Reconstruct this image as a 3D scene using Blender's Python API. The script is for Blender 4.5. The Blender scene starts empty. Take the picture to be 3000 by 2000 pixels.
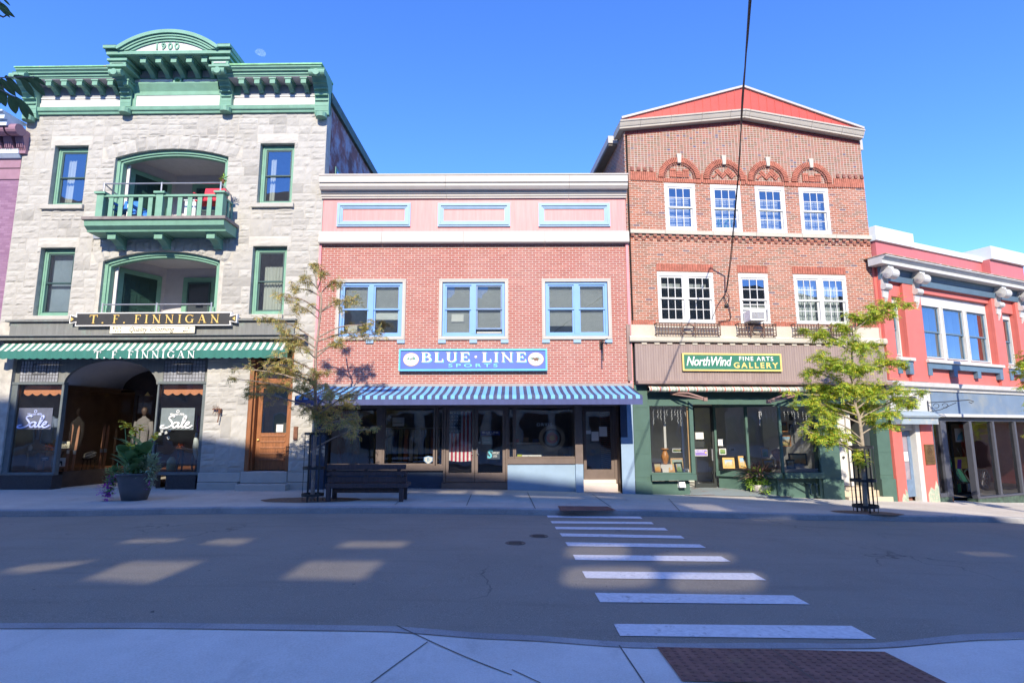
import bpy, math, random
from mathutils import Vector, Matrix, noise as mnoise
from mathutils.geometry import tessellate_polygon
random.seed(7)
R_ = math.radians
C = bpy.context.scene.collection
SC = bpy.context.scene
# ------------------------------------------------------------------ camera
FPX = 1700.0; PITCH = R_(8.75); CZ = 1.6; ROLL = .0025
Fw = Vector((0, math.cos(PITCH), math.sin(PITCH))); U0 = Vector((0, -math.sin(PITCH), math.cos(PITCH)))
Uv = (U0 + Vector((ROLL, 0, 0))).normalized(); Rv = Fw.cross(Uv).normalized()
cam = bpy.data.cameras.new('camera'); co = bpy.data.objects.new('camera', cam); C.objects.link(co)
cam.sensor_width = 36; cam.lens = 36 * FPX / 3000; cam.clip_end = 6000; cam.clip_start = .05
M3 = Matrix((Rv, Uv, -Fw)).transposed()
co.matrix_world = Matrix.Translation((0, 0, CZ)) @ M3.to_4x4()
SC.camera = co
# ------------------------------------------------------------------ light
SUN_EL = R_(33); SUN_AZ = R_(1.5)      # sun behind the camera, a touch from the left
w = bpy.data.worlds.new('World'); SC.world = w; w.use_nodes = True
nt = w.node_tree; bg = nt.nodes['Background']
sky = nt.nodes.new('ShaderNodeTexSky'); sky.sky_type = 'NISHITA'; sky.sun_disc = False
sky.sun_elevation = SUN_EL; sky.sun_rotation = R_(180) + SUN_AZ
sky.air_density = .75; sky.dust_density = .0; sky.ozone_density = 5.0; sky.altitude = 1800
hs = nt.nodes.new('ShaderNodeHueSaturation'); hs.inputs['Saturation'].default_value = 1.15; hs.inputs['Value'].default_value = .92; hs.inputs['Hue'].default_value = .511; nt.links.new(sky.outputs[0], hs.inputs['Color']); nt.links.new(hs.outputs[0], bg.inputs[0]); bg.inputs[1].default_value = .15
sl = bpy.data.lights.new('sun', 'SUN'); sl.energy = 2.0; sl.angle = R_(.5); sl.color = (1, .90, .74)
so = bpy.data.objects.new('sun', sl); C.objects.link(so)
SUND = Vector((math.sin(SUN_AZ) * math.cos(SUN_EL), math.cos(SUN_AZ) * math.cos(SUN_EL), -math.sin(SUN_EL)))
so.rotation_euler = SUND.to_track_quat('-Z', 'Y').to_euler(); so.location = (0, -20, 20)
SC.view_settings.view_transform = 'Standard'; SC.view_settings.look = 'None'
SC.view_settings.exposure = 1.92; SC.view_settings.gamma = 1
SC.cycles.max_bounces = 8; SC.cycles.transparent_max_bounces = 16
# ------------------------------------------------------------------ materials
MT = {}
def nodes(name):
    m = bpy.data.materials.new(name); m.use_nodes = True
    t = m.node_tree; b = t.nodes['Principled BSDF']; return m, t, b
def _n(t, typ, **k):
    n = t.nodes.new(typ)
    for a, v in k.items(): setattr(n, a, v)
    return n
def mixc(t, fac, a, b, mode='MIX'):
    n = _n(t, 'ShaderNodeMix', data_type='RGBA', blend_type=mode)
    for i, s in ((0, fac), (6, a), (7, b)):
        if hasattr(s, 'is_output'): t.links.new(s, n.inputs[i])
        elif i == 0: n.inputs[0].default_value = s
        else: n.inputs[i].default_value = (*s, 1) if len(s) == 3 else s
    return n.outputs[2]
def objco(t): return _n(t, 'ShaderNodeTexCoord').outputs['Object']
def noise(t, vec, scale, detail=3, rough=.55):
    n = _n(t, 'ShaderNodeTexNoise'); n.inputs['Scale'].default_value = scale
    n.inputs['Detail'].default_value = detail; n.inputs['Roughness'].default_value = rough
    t.links.new(vec, n.inputs['Vector']); return n.outputs['Fac']
def scaled(t, vec, s):
    m = _n(t, 'ShaderNodeMapping'); m.inputs['Scale'].default_value = s; t.links.new(vec, m.inputs['Vector']); return m.outputs[0]
def ramp(t, fac, stops, interp='LINEAR'):
    r = _n(t, 'ShaderNodeValToRGB'); cr = r.color_ramp; cr.interpolation = interp
    while len(cr.elements) < len(stops): cr.elements.new(.5)
    for e, (p, c) in zip(cr.elements, stops):
        e.position = p; e.color = (*c, 1) if len(c) == 3 else (c[0],) * 3 + (1,)
    t.links.new(fac, r.inputs[0]); return r.outputs[0]
def bump(t, b, h, strength=.3, dist=.01):
    n = _n(t, 'ShaderNodeBump'); n.inputs['Strength'].default_value = strength; n.inputs['Distance'].default_value = dist
    t.links.new(h, n.inputs['Height']); t.links.new(n.outputs[0], b.inputs['Normal'])
def mat(name, col, rough=.6, var=.12, scale=6, bmp=0., metal=0., streak=False, spec=.4, grime=None, gscale=2.5, gamt=(.55, .75)):
    if name in MT: return MT[name]
    m, t, b = nodes(name); v = objco(t)
    if streak: v = scaled(t, v, (6, 6, .6))
    f = noise(t, v, scale, 4)
    lo = tuple(c * (1 - var) for c in col); hi = tuple(min(1, c * (1 + var)) for c in col)
    c = mixc(t, ramp(t, f, [(.3, (0,)), (.7, (1,))]), lo, hi)
    if grime:
        g = noise(t, objco(t), gscale, 6, .7)
        c = mixc(t, ramp(t, g, [(gamt[0], (0,)), (gamt[1], (1,))]), c, grime)
    t.links.new(c, b.inputs['Base Color'])
    b.inputs['Roughness'].default_value = rough; b.inputs['Metallic'].default_value = metal
    b.inputs['Specular IOR Level'].default_value = spec
    if bmp: bump(t, b, noise(t, objco(t), scale * 6, 4), bmp, .01)
    MT[name] = m; return m
def brickmat(name, stops, mortar, bw, bh, ms=.011, off=.5, axis='xz', freq=2, bstr=.6, stain=None):
    if name in MT: return MT[name]
    m, t, b = nodes(name); s = _n(t, 'ShaderNodeSeparateXYZ'); t.links.new(objco(t), s.inputs[0])
    cb = _n(t, 'ShaderNodeCombineXYZ'); t.links.new(s.outputs['XYZ'.index(axis[0].upper())], cb.inputs[0]); t.links.new(s.outputs[2], cb.inputs[1])
    def bt(c1, c2, mo):
        n = _n(t, 'ShaderNodeTexBrick'); n.offset = off; n.offset_frequency = freq; n.squash = 1
        for k, v in (('Scale', 1), ('Brick Width', bw), ('Row Height', bh), ('Mortar Size', ms / 2), ('Mortar Smooth', .15), ('Bias', 0)):
            n.inputs[k].default_value = v
        n.inputs['Color1'].default_value = (*c1, 1); n.inputs['Color2'].default_value = (*c2, 1); n.inputs['Mortar'].default_value = (*mo, 1)
        t.links.new(cb.outputs[0], n.inputs['Vector']); return n
    n = bt((0, 0, 0), (1, 1, 1), (.5, .5, .5))
    col = ramp(t, n.outputs['Color'], stops)
    fine = noise(t, objco(t), 60, 3); col = mixc(t, .35, col, mixc(t, fine, tuple(.0 for _ in range(3)), (1, 1, 1)), 'OVERLAY')
    big = noise(t, objco(t), .9, 4)
    col = mixc(t, ramp(t, big, [(.4, (0,)), (.8, (.16,))]), col, tuple(c * .8 for c in mortar))
    if stain: col = mixc(t, ramp(t, noise(t, objco(t), 1.6, 3), [(.58, (0,)), (.8, (.6,))]), col, stain)
    col = mixc(t, n.outputs['Fac'], col, mortar)
    t.links.new(col, b.inputs['Base Color']); b.inputs['Roughness'].default_value = .85; b.inputs['Specular IOR Level'].default_value = .25
    inv = _n(t, 'ShaderNodeMath', operation='SUBTRACT'); inv.inputs[0].default_value = 1; t.links.new(n.outputs['Fac'], inv.inputs[1])
    bump(t, b, inv.outputs[0], bstr, .008)
    MT[name] = m; return m
def stonemat(name, a, bcol, stain=(.30, .27, .2)):
    m, t, b = nodes(name); g = _n(t, 'ShaderNodeNewGeometry')
    c = ramp(t, g.outputs['Random Per Island'], [(0, a), (.35, tuple((x + y) / 2 for x, y in zip(a, bcol))), (.8, bcol), (1, tuple(x * .8 for x in a))])
    f = noise(t, scaled(t, objco(t), (3, 3, 3.5)), 1.6, 6, .65)
    c = mixc(t, ramp(t, f, [(.4, (0,)), (.8, (.4,))]), c, tuple(x * .7 for x in a))
    f2 = noise(t, objco(t), .9, 5, .6)
    c = mixc(t, ramp(t, f2, [(.55, (0,)), (.8, (.35,))]), c, stain)
    t.links.new(c, b.inputs['Base Color']); b.inputs['Roughness'].default_value = .9; b.inputs['Specular IOR Level'].default_value = .2
    bump(t, b, noise(t, objco(t), 11, 6, .6), .4, .02)
    MT[name] = m; return m
def glassmat(name, tint=(.86, .9, .9), refl=1.0, base=.02, rough=0.0):
    m = bpy.data.materials.new(name); m.use_nodes = True; t = m.node_tree; t.nodes.clear()
    o = _n(t, 'ShaderNodeOutputMaterial'); mx = _n(t, 'ShaderNodeMixShader'); tr = _n(t, 'ShaderNodeBsdfTransparent'); gl = _n(t, 'ShaderNodeBsdfGlossy')
    tr.inputs[0].default_value = (*tint, 1); gl.inputs['Roughness'].default_value = rough
    wv = noise(t, objco(t), 1.3, 1); bn = _n(t, 'ShaderNodeBump'); bn.inputs['Strength'].default_value = .12; bn.inputs['Distance'].default_value = .05
    t.links.new(wv, bn.inputs['Height']); t.links.new(bn.outputs[0], gl.inputs['Normal'])
    fr = _n(t, 'ShaderNodeFresnel'); fr.inputs[0].default_value = 1.5
    ma = _n(t, 'ShaderNodeMath', operation='MULTIPLY_ADD'); ma.use_clamp = True
    t.links.new(fr.outputs[0], ma.inputs[0]); ma.inputs[1].default_value = refl; ma.inputs[2].default_value = base
    t.links.new(ma.outputs[0], mx.inputs[0]); t.links.new(tr.outputs[0], mx.inputs[1]); t.links.new(gl.outputs[0], mx.inputs[2]); t.links.new(mx.outputs[0], o.inputs[0])
    MT[name] = m; return m
def stripemat(name, stops, period, axis=0, rough=.8):
    m, t, b = nodes(name); s = _n(t, 'ShaderNodeSeparateXYZ'); t.links.new(objco(t), s.inputs[0])
    d = _n(t, 'ShaderNodeMath', operation='DIVIDE'); t.links.new(s.outputs[axis], d.inputs[0]); d.inputs[1].default_value = period
    fr = _n(t, 'ShaderNodeMath', operation='FRACT'); t.links.new(d.outputs[0], fr.inputs[0])
    c = ramp(t, fr.outputs[0], stops, 'CONSTANT')
    c = mixc(t, ramp(t, noise(t, objco(t), 3, 4), [(.4, (0,)), (.8, (.25,))]), c, (.25, .24, .22))
    t.links.new(c, b.inputs['Base Color']); b.inputs['Roughness'].default_value = rough; b.inputs['Specular IOR Level'].default_value = .15
    MT[name] = m; return m
# ------------------------------------------------------------------ mesh builder
class MB:
    def __init__(s): s.v = []; s.f = []
    def add(s, vs, fs):
        o = len(s.v); s.v += [tuple(p) for p in vs]; s.f += [tuple(i + o for i in f) for f in fs]; return s
    def box(s, x0, x1, y0, y1, z0, z1):
        if x0 > x1: x0, x1 = x1, x0
        if y0 > y1: y0, y1 = y1, y0
        if z0 > z1: z0, z1 = z1, z0
        return s.add([(x0, y0, z0), (x1, y0, z0), (x1, y1, z0), (x0, y1, z0), (x0, y0, z1), (x1, y0, z1), (x1, y1, z1), (x0, y1, z1)],
                     [(0, 3, 2, 1), (4, 5, 6, 7), (0, 1, 5, 4), (1, 2, 6, 5), (2, 3, 7, 6), (3, 0, 4, 7)])
    def quad(s, *p): return s.add(p, [tuple(range(len(p)))])
    def plate(s, poly, y0, y1, holes=(), back=True):     # polygon (x,z) extruded along y
        loops = [list(poly)] + [list(h) for h in holes]
        fl = [p for l in loops for p in l]; n = len(fl)
        tris = tessellate_polygon([[Vector((p[0], p[1], 0)) for p in l] for l in loops])
        vs = [(p[0], y0, p[1]) for p in fl] + [(p[0], y1, p[1]) for p in fl]; fs = []
        for t in tris:
            a, b, c = (fl[i] for i in t)
            ccw = (b[0] - a[0]) * (c[1] - a[1]) - (b[1] - a[1]) * (c[0] - a[0]) > 0
            t = tuple(t) if ccw else tuple(reversed(t))
            fs.append(t)
            if back: fs.append(tuple(i + n for i in reversed(t)))
        o = 0
        for k, l in enumerate(loops):
            area = sum(l[i][0] * l[(i + 1) % len(l)][1] - l[(i + 1) % len(l)][0] * l[i][1] for i in range(len(l)))
            for i in range(len(l)):
                a, b = o + i, o + (i + 1) % len(l)
                q = (a, a + n, b + n, b)
                if (area > 0) == (k > 0): q = q[::-1]
                fs.append(q)
            o += len(l)
        return s.add(vs, fs)
    def prof(s, pts, x0, x1, caps=True):                  # (y,z) profile swept along x
        n = len(pts); vs = [(x0, *p) for p in pts] + [(x1, *p) for p in pts]
        fs = [(i, (i + 1) % n, (i + 1) % n + n, i + n) for i in range(n)]
        if caps:
            for t in tessellate_polygon([[Vector((p[0], p[1], 0)) for p in pts]]):
                fs.append(tuple(t)); fs.append(tuple(i + n for i in reversed(t)))
        return s.add(vs, fs)
    def ring(s, x0, x1, z0, z1, wd, y0, y1, wt=None, wb=None):
        wt = wd if wt is None else wt; wb = wd if wb is None else wb
        s.box(x0, x1, y0, y1, z1 - wt, z1); s.box(x0, x1, y0, y1, z0, z0 + wb)
        s.box(x0, x0 + wd, y0, y1, z0 + wb, z1 - wt); s.box(x1 - wd, x1, y0, y1, z0 + wb, z1 - wt); return s
    def tube(s, pts, r, n=6, r2=None):
        pts = [Vector(p) for p in pts]; m = len(pts); vs = []; fs = []
        for i, p in enumerate(pts):
            d = (pts[min(i + 1, m - 1)] - pts[max(i - 1, 0)])
            if d.length < 1e-6: d = Vector((0, 0, 1))
            d.normalize(); a = d.cross(Vector((0, 0, 1)) if abs(d.z) < .9 else Vector((1, 0, 0))).normalized(); b = d.cross(a)
            rr = (r[i] if isinstance(r, (list, tuple)) else r if r2 is None else r + (r2 - r) * i / (m - 1))
            for k in range(n):
                t = 2 * math.pi * k / n; vs.append(p + a * math.cos(t) * rr + b * math.sin(t) * rr)
        for i in range(m - 1):
            for k in range(n):
                a = i * n + k; b = i * n + (k + 1) % n; fs.append((a, b, b + n, a + n))
        fs.append(tuple(range(n))[::-1]); fs.append(tuple(range((m - 1) * n, m * n))); return s.add(vs, fs)
    def lathe(s, prof, cx=0, cy=0, n=24, cap=True):       # (r,z)
        vs = [(cx + r * math.cos(2 * math.pi * k / n), cy + r * math.sin(2 * math.pi * k / n), z) for r, z in prof for k in range(n)]
        fs = [(i * n + k, i * n + (k + 1) % n, (i + 1) * n + (k + 1) % n, (i + 1) * n + k) for i in range(len(prof) - 1) for k in range(n)]
        if cap: fs.append(tuple(range(n))[::-1]); fs.append(tuple(range((len(prof) - 1) * n, len(prof) * n)))
        return s.add(vs, fs)
    def disc(s, cx, cz, rx, rz, y0, y1, n=28): return s.plate([(cx + rx * math.cos(2 * math.pi * k / n), cz + rz * math.sin(2 * math.pi * k / n)) for k in range(n)], y0, y1)
    def arc(s, cx, cz, r0, r1, a0, a1, y0, y1, n=16, e=1.0):
        p = [(cx + r1 * math.cos(a0 + (a1 - a0) * k / n), cz + e * r1 * math.sin(a0 + (a1 - a0) * k / n)) for k in range(n + 1)]
        q = [(cx + r0 * math.cos(a0 + (a1 - a0) * k / n), cz + e * r0 * math.sin(a0 + (a1 - a0) * k / n)) for k in range(n + 1)]
        for k in range(n): s.plate([p[k], p[k + 1], q[k + 1], q[k]], y0, y1)
        return s
    def build(s, name, m, parent=None, smooth=False, bevel=0, label=None, loc=None):
        me = bpy.data.meshes.new(name); me.from_pydata(s.v, [], s.f); me.update()
        if m is not None: me.materials.append(MT[m] if isinstance(m, str) else m)
        if smooth:
            for p in me.polygons: p.use_smooth = True
        o = bpy.data.objects.new(name, me); C.objects.link(o)
        if parent is not None: o.parent = parent
        if loc is not None: o.location = loc
        if bevel:
            b = o.modifiers.new('bevel', 'BEVEL'); b.width = bevel; b.segments = 1; b.limit_method = 'ANGLE'
        if label: o['label'] = label
        return o
def tag(o, label=None, cat=None, group=None, kind=None):
    for k, v in (('label', label), ('category', cat), ('group', group), ('kind', kind)):
        if v: o[k] = v
    return o
def thing(name, label, cat, loc=(0, 0, 0), rz=0, group=None):
    o = bpy.data.objects.new(name, None); C.objects.link(o); o.location = loc; o.rotation_euler = (0, 0, rz); o.empty_display_size = .2
    return tag(o, label, cat, group)
def copy_tree(o, parent=None):
    c = o.copy(); C.objects.link(c); c.parent = parent
    for ch in list(o.children): copy_tree(ch, c)
    return c
# ------------------------------------------------------------------ measuring: photograph pixels -> points on real planes
CR = {'O': (0, 0, 1), 'F': (0, 0, .784), 'A': (0, 0, 3.136), 'A2': (500, 0, 3.136), 'A3': (0, 400, 3.136), 'A4': (500, 400, 3.136), 'A5': (0, 880, 2.6133), 'A6': (500, 880, 2.6133), 'B1': (900, 480, 2.352), 'B2': (1150, 1080, 3.136), 'B3': (1700, 200, 2.6133), 'B4': (1800, 740, 2.767), 'B5': (1800, 1100, 2.767), 'B6': (2500, 640, 3.408), 'B7': (2500, 1060, 3.408), 'G1': (0, 1400, 1.568), 'G2': (1500, 1400, 1.568), 'Z3': (0, 0, 3.92), 'Z5': (1150, 1000, 4.704), 'Z6': (200, 900, 4.704), 'Z7': (1950, 1010, 5.88)}
def ray(c, x, y):
    o = CR[c]; a = (o[0] + x / o[2] - 1500) / FPX; b = -(o[1] + y / o[2] - 1000) / FPX
    return Rv * a + Uv * b + Fw
def at_depth(c, x, y, Y):
    d = ray(c, x, y); t = Y / d.y; return Vector((d.x * t, Y, CZ + d.z * t))
class Fac:
    def __init__(s, ox, oy, yaw): s.o = (ox, oy); s.c = math.cos(yaw); s.s = math.sin(yaw); s.yaw = yaw
    def at(s, c, x, y, v=0):
        d = ray(c, x, y); n = (-s.s, s.c)
        t = (v + s.o[0] * n[0] + s.o[1] * n[1]) / (d[0] * n[0] + d[1] * n[1])
        X = d[0] * t - s.o[0]; Y = d[1] * t - s.o[1]
        return (X * s.c + Y * s.s, CZ + d[2] * t)
    def rect(s, c, xl, yt, xr, yb, v=0):       # edges read at their middles
        u0 = s.at(c, xl, (yt + yb) / 2, v)[0]; u1 = s.at(c, xr, (yt + yb) / 2, v)[0]
        return u0, u1, s.at(c, (xl + xr) / 2, yb, v)[1], s.at(c, (xl + xr) / 2, yt, v)[1]
    def rc(s, c, x0, y0, x1, y1, v=0):         # top-left and bottom-right corners
        a = s.at(c, x0, y0, v); b = s.at(c, x1, y1, v); return a[0], b[0], b[1], a[1]
    def w(s, u, v, z=0): return Vector((s.o[0] + u * s.c - v * s.s, s.o[1] + u * s.s + v * s.c, z))
    def empty(s, name, label, cat, u=0, v=0, z=0): return thing(name, label, cat, s.w(u, v, z), s.yaw)
S = Fac(-5.70, 16.7, -.0133)
B = Fac(-5.69, 16.7, 0)
R = Fac(3.45, 16.69, .084)
D = Fac(R.w(7.80, 0).x, R.w(7.80, 0).y, math.atan(.467))
GP = [(-60, 0), (-3, 0), (0, -.045), (3.3, -.14), (7, -.27), (10.8, -.42), (13, -.56), (20, -1.0), (60, -3.4)]
def G(x):
    for (a, b), (c, d) in zip(GP, GP[1:]):
        if x <= c:
            t = (x - a) / (c - a); return b + (d - b) * t
    return GP[-1][1]
def lerp_tab(tab, x):
    if x <= tab[0][0]: return tab[0][1]
    for (a, b), (c, d) in zip(tab, tab[1:]):
        if x <= c:
            t = (x - a) / (c - a); t = t * t * (3 - 2 * t); return b + (d - b) * t
    return tab[-1][1]
# ------------------------------------------------------------------ lettering
def txt(s, u0, u1, z0, z1, y, m, parent, shear=0, ext=.004, off=0, name='lettering', space=1.0):
    cu = bpy.data.curves.new('t', 'FONT'); cu.body = s; cu.extrude = .5; cu.offset = off; cu.shear = shear; cu.space_character = space; cu.resolution_u = 3
    o = bpy.data.objects.new('t', cu); C.objects.link(o); bpy.context.view_layer.update()
    me = bpy.data.meshes.new_from_object(o.evaluated_get(bpy.context.evaluated_depsgraph_get())); bpy.data.objects.remove(o); bpy.data.curves.remove(cu)
    xs = [v.co.x for v in me.vertices]; ys = [v.co.y for v in me.vertices]; zz = [v.co.z for v in me.vertices]
    a, b, c, d = min(xs), max(xs), min(ys), max(ys); e, f = min(zz), max(zz)
    for v in me.vertices:
        x, yy, z = v.co
        v.co = (u0 + (x - a) / (b - a) * (u1 - u0), y - ext * (z - e) / max(1e-6, f - e), z0 + (yy - c) / (d - c) * (z1 - z0))
    me.materials.clear(); me.materials.append(MT[m] if isinstance(m, str) else m); me.name = name
    ob = bpy.data.objects.new(name, me); C.objects.link(ob); ob.parent = parent; return ob
GL = {'T': (.84, [('v', .42, .14), ('h', .0, .84, .96, .07), ('b', .0, .05, .74, .96), ('b', .79, .84, .74, .96)]),
      'F': (.66, [('v', .18, .14), ('h', .1, .64, .965, .06), ('h', .2, .46, .52, .05), ('b', .59, .64, .78, .97), ('b', .43, .47, .42, .62)]),
      'I': (.36, [('v', .18, .14)]),
      'N': (.92, [('w', .16, .06), ('w', .76, .06), ('d', .08, 1, .76, 0, .15)]),
      'G': (.88, [('a', .44, .5, .44, .5, 50, 318, .11), ('b', .68, .8, .03, .42), ('h', .6, .9, .42, .05), ('b', .74, .79, .72, .96)]),
      'A': (.9, [('d', .42, 1, .12, 0, .05), ('d', .42, 1, .76, 0, .15), ('h', .22, .64, .34, .05), ('h', .0, .26, .02, .045), ('h', .6, .92, .02, .045)]),
      'B': (.82, [('v', .2, .17), ('a', .42, .75, .30, .25, -90, 90, .12), ('a', .44, .27, .37, .27, -90, 90, .13), ('h', .2, .45, .97, .06), ('h', .2, .45, .51, .05), ('h', .2, .45, .03, .06)]),
      'L': (.72, [('v', .2, .17), ('h', .1, .7, .035, .07), ('b', .64, .71, .03, .3)]),
      'U': (.9, [('q', .2, .17, .3), ('q', .74, .09, .3), ('a', .47, .33, .35, .33, 180, 360, .11)]),
      'E': (.78, [('v', .2, .17), ('h', .1, .72, .965, .07), ('h', .2, .52, .51, .06), ('h', .1, .76, .035, .07), ('b', .66, .73, .74, .97), ('b', .7, .77, .03, .28), ('b', .48, .54, .4, .62)]),
      '.': (.22, [('b', .06, .22, 0, .14)]), ' ': (.12, []), '*': (.6, [('o', .3, .5, .12)])}
def serif(s, u0, u1, z0, z1, y, m, parent, gap=.35, ext=.01, name='lettering', kx=1.0):
    mb = MB(); tot = sum(GL[c][0] * kx for c in s) + gap * (len(s) - 1); sx = (u1 - u0) / tot; H = z1 - z0; x = 0; e = 0
    X = lambda a: u0 + (x + a * kx) * sx
    Z = lambda b: z0 + b * H
    for c in s:
        wd, st = GL[c]
        for k in st:
            e += .0004; ya, yb = y, y - ext - e; 
            if e > .005: e = 0
            def bx(a, b, c2, d): mb.box(X(a), X(b), ya, yb, Z(c2), Z(d))
            if k[0] == 'b': bx(k[1], k[2], k[3], k[4])
            elif k[0] == 'h': bx(k[1], k[2], k[3] - k[4] / 2, k[3] + k[4] / 2)
            elif k[0] in 'vwq':
                a, t = k[1], k[2]; lo = k[3] if k[0] == 'q' else 0
                bx(a - t / 2, a + t / 2, lo, 1); e += .0004; yb = y - ext - e
                if k[0] != 'q': bx(a - t / 2 - .09, a + t / 2 + .09, 0, .045)
                bx(a - t / 2 - .09, a + t / 2 + .09, .955, 1)
            elif k[0] == 'd':
                a, b, c2, d, t = k[1:]; mb.plate([(X(a - t / 2), Z(b)), (X(c2 - t / 2), Z(d)), (X(c2 + t / 2), Z(d)), (X(a + t / 2), Z(b))], ya, yb)
            elif k[0] == 'o': mb.disc(X(k[1]), Z(k[2]), k[3] * H, k[3] * H, ya, yb, 12)
            elif k[0] == 'a':
                cx, cz, rx, rz, a0, a1, t = k[1:]; n = 12; P = []
                for i in range(n + 1):
                    an = R_(a0 + (a1 - a0) * i / n); th = .045 + (t - .045) * abs(math.cos(an)) + .03
                    P.append(((X(cx + rx * math.cos(an)), Z(cz + rz * math.sin(an))), (X(cx + (rx - th) * math.cos(an)), Z(cz + (rz - th * .8) * math.sin(an)))))
                for i in range(n): mb.plate([P[i][0], P[i + 1][0], P[i + 1][1], P[i][1]], ya, yb)
        x += wd * kx + gap
    return mb.build(name, m, parent)
def script_sale(u0, u1, z0, z1, y, m, parent):
    W = u1 - u0; H = z1 - z0
    st = [[(.42, .93), (.38, 1.0), (.30, .97), (.25, .85), (.30, .65), (.36, .45), (.34, .25), (.22, .08), (.08, .02), (.0, .1), (.03, .22), (.12, .26)],
          [(.56, .42), (.5, .5), (.42, .42), (.38, .25), (.4, .1), (.46, .08), (.53, .25), (.58, .48), (.54, .2), (.57, .08), (.63, .16)],
          [(.63, .16), (.72, .5), (.79, .85), (.77, 1.0), (.72, .92), (.69, .6), (.66, .25), (.69, .08), (.76, .14)],
          [(.78, .25), (.86, .32), (.9, .45), (.86, .52), (.8, .42), (.77, .2), (.82, .06), (.9, .08), (1.0, .24)]]
    mb = MB()
    for k, l in enumerate(st):
        pts = []
        for i in range(len(l) - 1):
            p0 = l[max(i - 1, 0)]; p1 = l[i]; p2 = l[i + 1]; p3 = l[min(i + 2, len(l) - 1)]
            for j in range(4):
                t = j / 4
                pts.append(tuple(.5 * (2 * p1[a] + (p2[a] - p0[a]) * t + (2 * p0[a] - 5 * p1[a] + 4 * p2[a] - p3[a]) * t * t + (3 * p1[a] - p0[a] - 3 * p2[a] + p3[a]) * t ** 3) for a in (0, 1)))
        pts.append(l[-1])
        mb.tube([(u0 + p[0] * W, y - .002 * k, z0 + p[1] * H) for p in pts], .0165 * W / .6, 6)
    return mb.build('lettering', m, parent)
# ------------------------------------------------------------------ setting
RD = -.13
NC = [(-60, 5.25), (1.2, 5.25), (2.6, 5.35), (4.8, 5.6), (8, 6.2), (20, 9), (60, 14)]       # near kerb, street side
FC = [(-60, 9), (-10, 12.45), (-6, 12.8), (0, 12.88), (3.9, 13.25), (6.3, 13.4), (8.9, 13.85), (12.8, 14.6), (20, 17.4), (60, 36)]
def near(x): return lerp_tab(NC, x)
def far(x): return lerp_tab(FC, x)
def dip(x): return lerp_tab([(-1.15, 0), (.0, .055), (1.0, .09), (3.0, .09), (4.2, .03), (5, 0)], x)
def nz(x, y):                                                             # near pavement height, with the kerb ramp
    t = max(0, min(1, (y - (near(x) - 1.5)) / 1.4)); return G(x) - dip(x) * t
def crown(x, y):
    a, b = near(x), far(x); t = (y - a) / (b - a); return .05 * 4 * t * (1 - t) if 0 < t < 1 else 0
def rz(x, y): return G(x) + RD + crown(x, y)
def on_road(c, x, y):
    Z = -.15
    for _ in range(12):
        d = ray(c, x, y); t = (Z - CZ) / d.z; p = d * t; Z = rz(p.x, p.y)
    return p.x, p.y
def on_near(c, x, y):
    Z = -.05
    for _ in range(12):
        d = ray(c, x, y); t = (Z - CZ) / d.z; p = d * t; Z = nz(p.x, p.y)
    return p.x, p.y
def on_walk(c, x, y):
    Z = -.05
    for _ in range(12):
        d = ray(c, x, y); t = (Z - CZ) / d.z; p = d * t; Z = G(p.x)
    return p.x, p.y
def xs_list():
    x = -60; L = []
    while x <= 60: L.append(x); x += .25 if -16 < x < 20 else 2
    return L
def sheet(name, m, y0f, y1f, zf, ny, kind='structure', thick=0):
    X = xs_list(); vs = []; fs = []
    for x in X:
        a, b = y0f(x), y1f(x)
        for j in range(ny + 1):
            y = a + (b - a) * j / ny; vs.append((x, y, zf(x, y)))
    n = ny + 1
    for i in range(len(X) - 1):
        for j in range(ny): fs.append((i * n + j, (i + 1) * n + j, (i + 1) * n + j + 1, i * n + j + 1))
    return tag(MB().add(vs, fs).build(name, m, smooth=True), kind=kind)
# asphalt
m, t, b = nodes('asphalt'); v = objco(t)
f = noise(t, v, 90, 3, .7); c = ramp(t, f, [(.33, (.17, .153, .122)), (.6, (.30, .272, .222)), (.74, (.52, .48, .41))])
f2 = noise(t, v, .7, 5, .6); c = mixc(t, ramp(t, f2, [(.35, (0,)), (.7, (.5,))]), c, (.32, .292, .242))
f3 = noise(t, scaled(t, v, (.35, 3, 1)), 1.3, 4); c = mixc(t, ramp(t, f3, [(.55, (0,)), (.75, (.35,))]), c, (.17, .155, .125))
f4 = noise(t, v, 7, 2, .5); c = mixc(t, ramp(t, f4, [(.76, (0,)), (.79, (.7,))]), c, (.03, .03, .032))
vc = _n(t, 'ShaderNodeTexVoronoi', feature='DISTANCE_TO_EDGE'); vc.inputs['Scale'].default_value = .33; vd = _n(t, 'ShaderNodeVectorMath', operation='ADD'); nv_ = _n(t, 'ShaderNodeTexNoise'); nv_.inputs['Scale'].default_value = 1.5; nv_.inputs['Detail'].default_value = 6; t.links.new(v, nv_.inputs['Vector']); t.links.new(nv_.outputs['Color'], vd.inputs[0]); t.links.new(v, vd.inputs[1]); t.links.new(vd.outputs[0], vc.inputs['Vector']); f5 = noise(t, v, .25, 2)
mk = _n(t, 'ShaderNodeMath', operation='MULTIPLY'); t.links.new(ramp(t, vc.outputs['Distance'], [(0, (.7,)), (.006, (0,))]), mk.inputs[0]); t.links.new(ramp(t, f5, [(.5, (0,)), (.6, (1,))]), mk.inputs[1]); c = mixc(t, mk.outputs[0], c, (.05, .048, .045))
t.links.new(c, b.inputs['Base Color']); b.inputs['Roughness'].default_value = .85; b.inputs['Specular IOR Level'].default_value = .3
bump(t, b, noise(t, v, 120, 2), .5, .006); MT['asphalt'] = m
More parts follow.
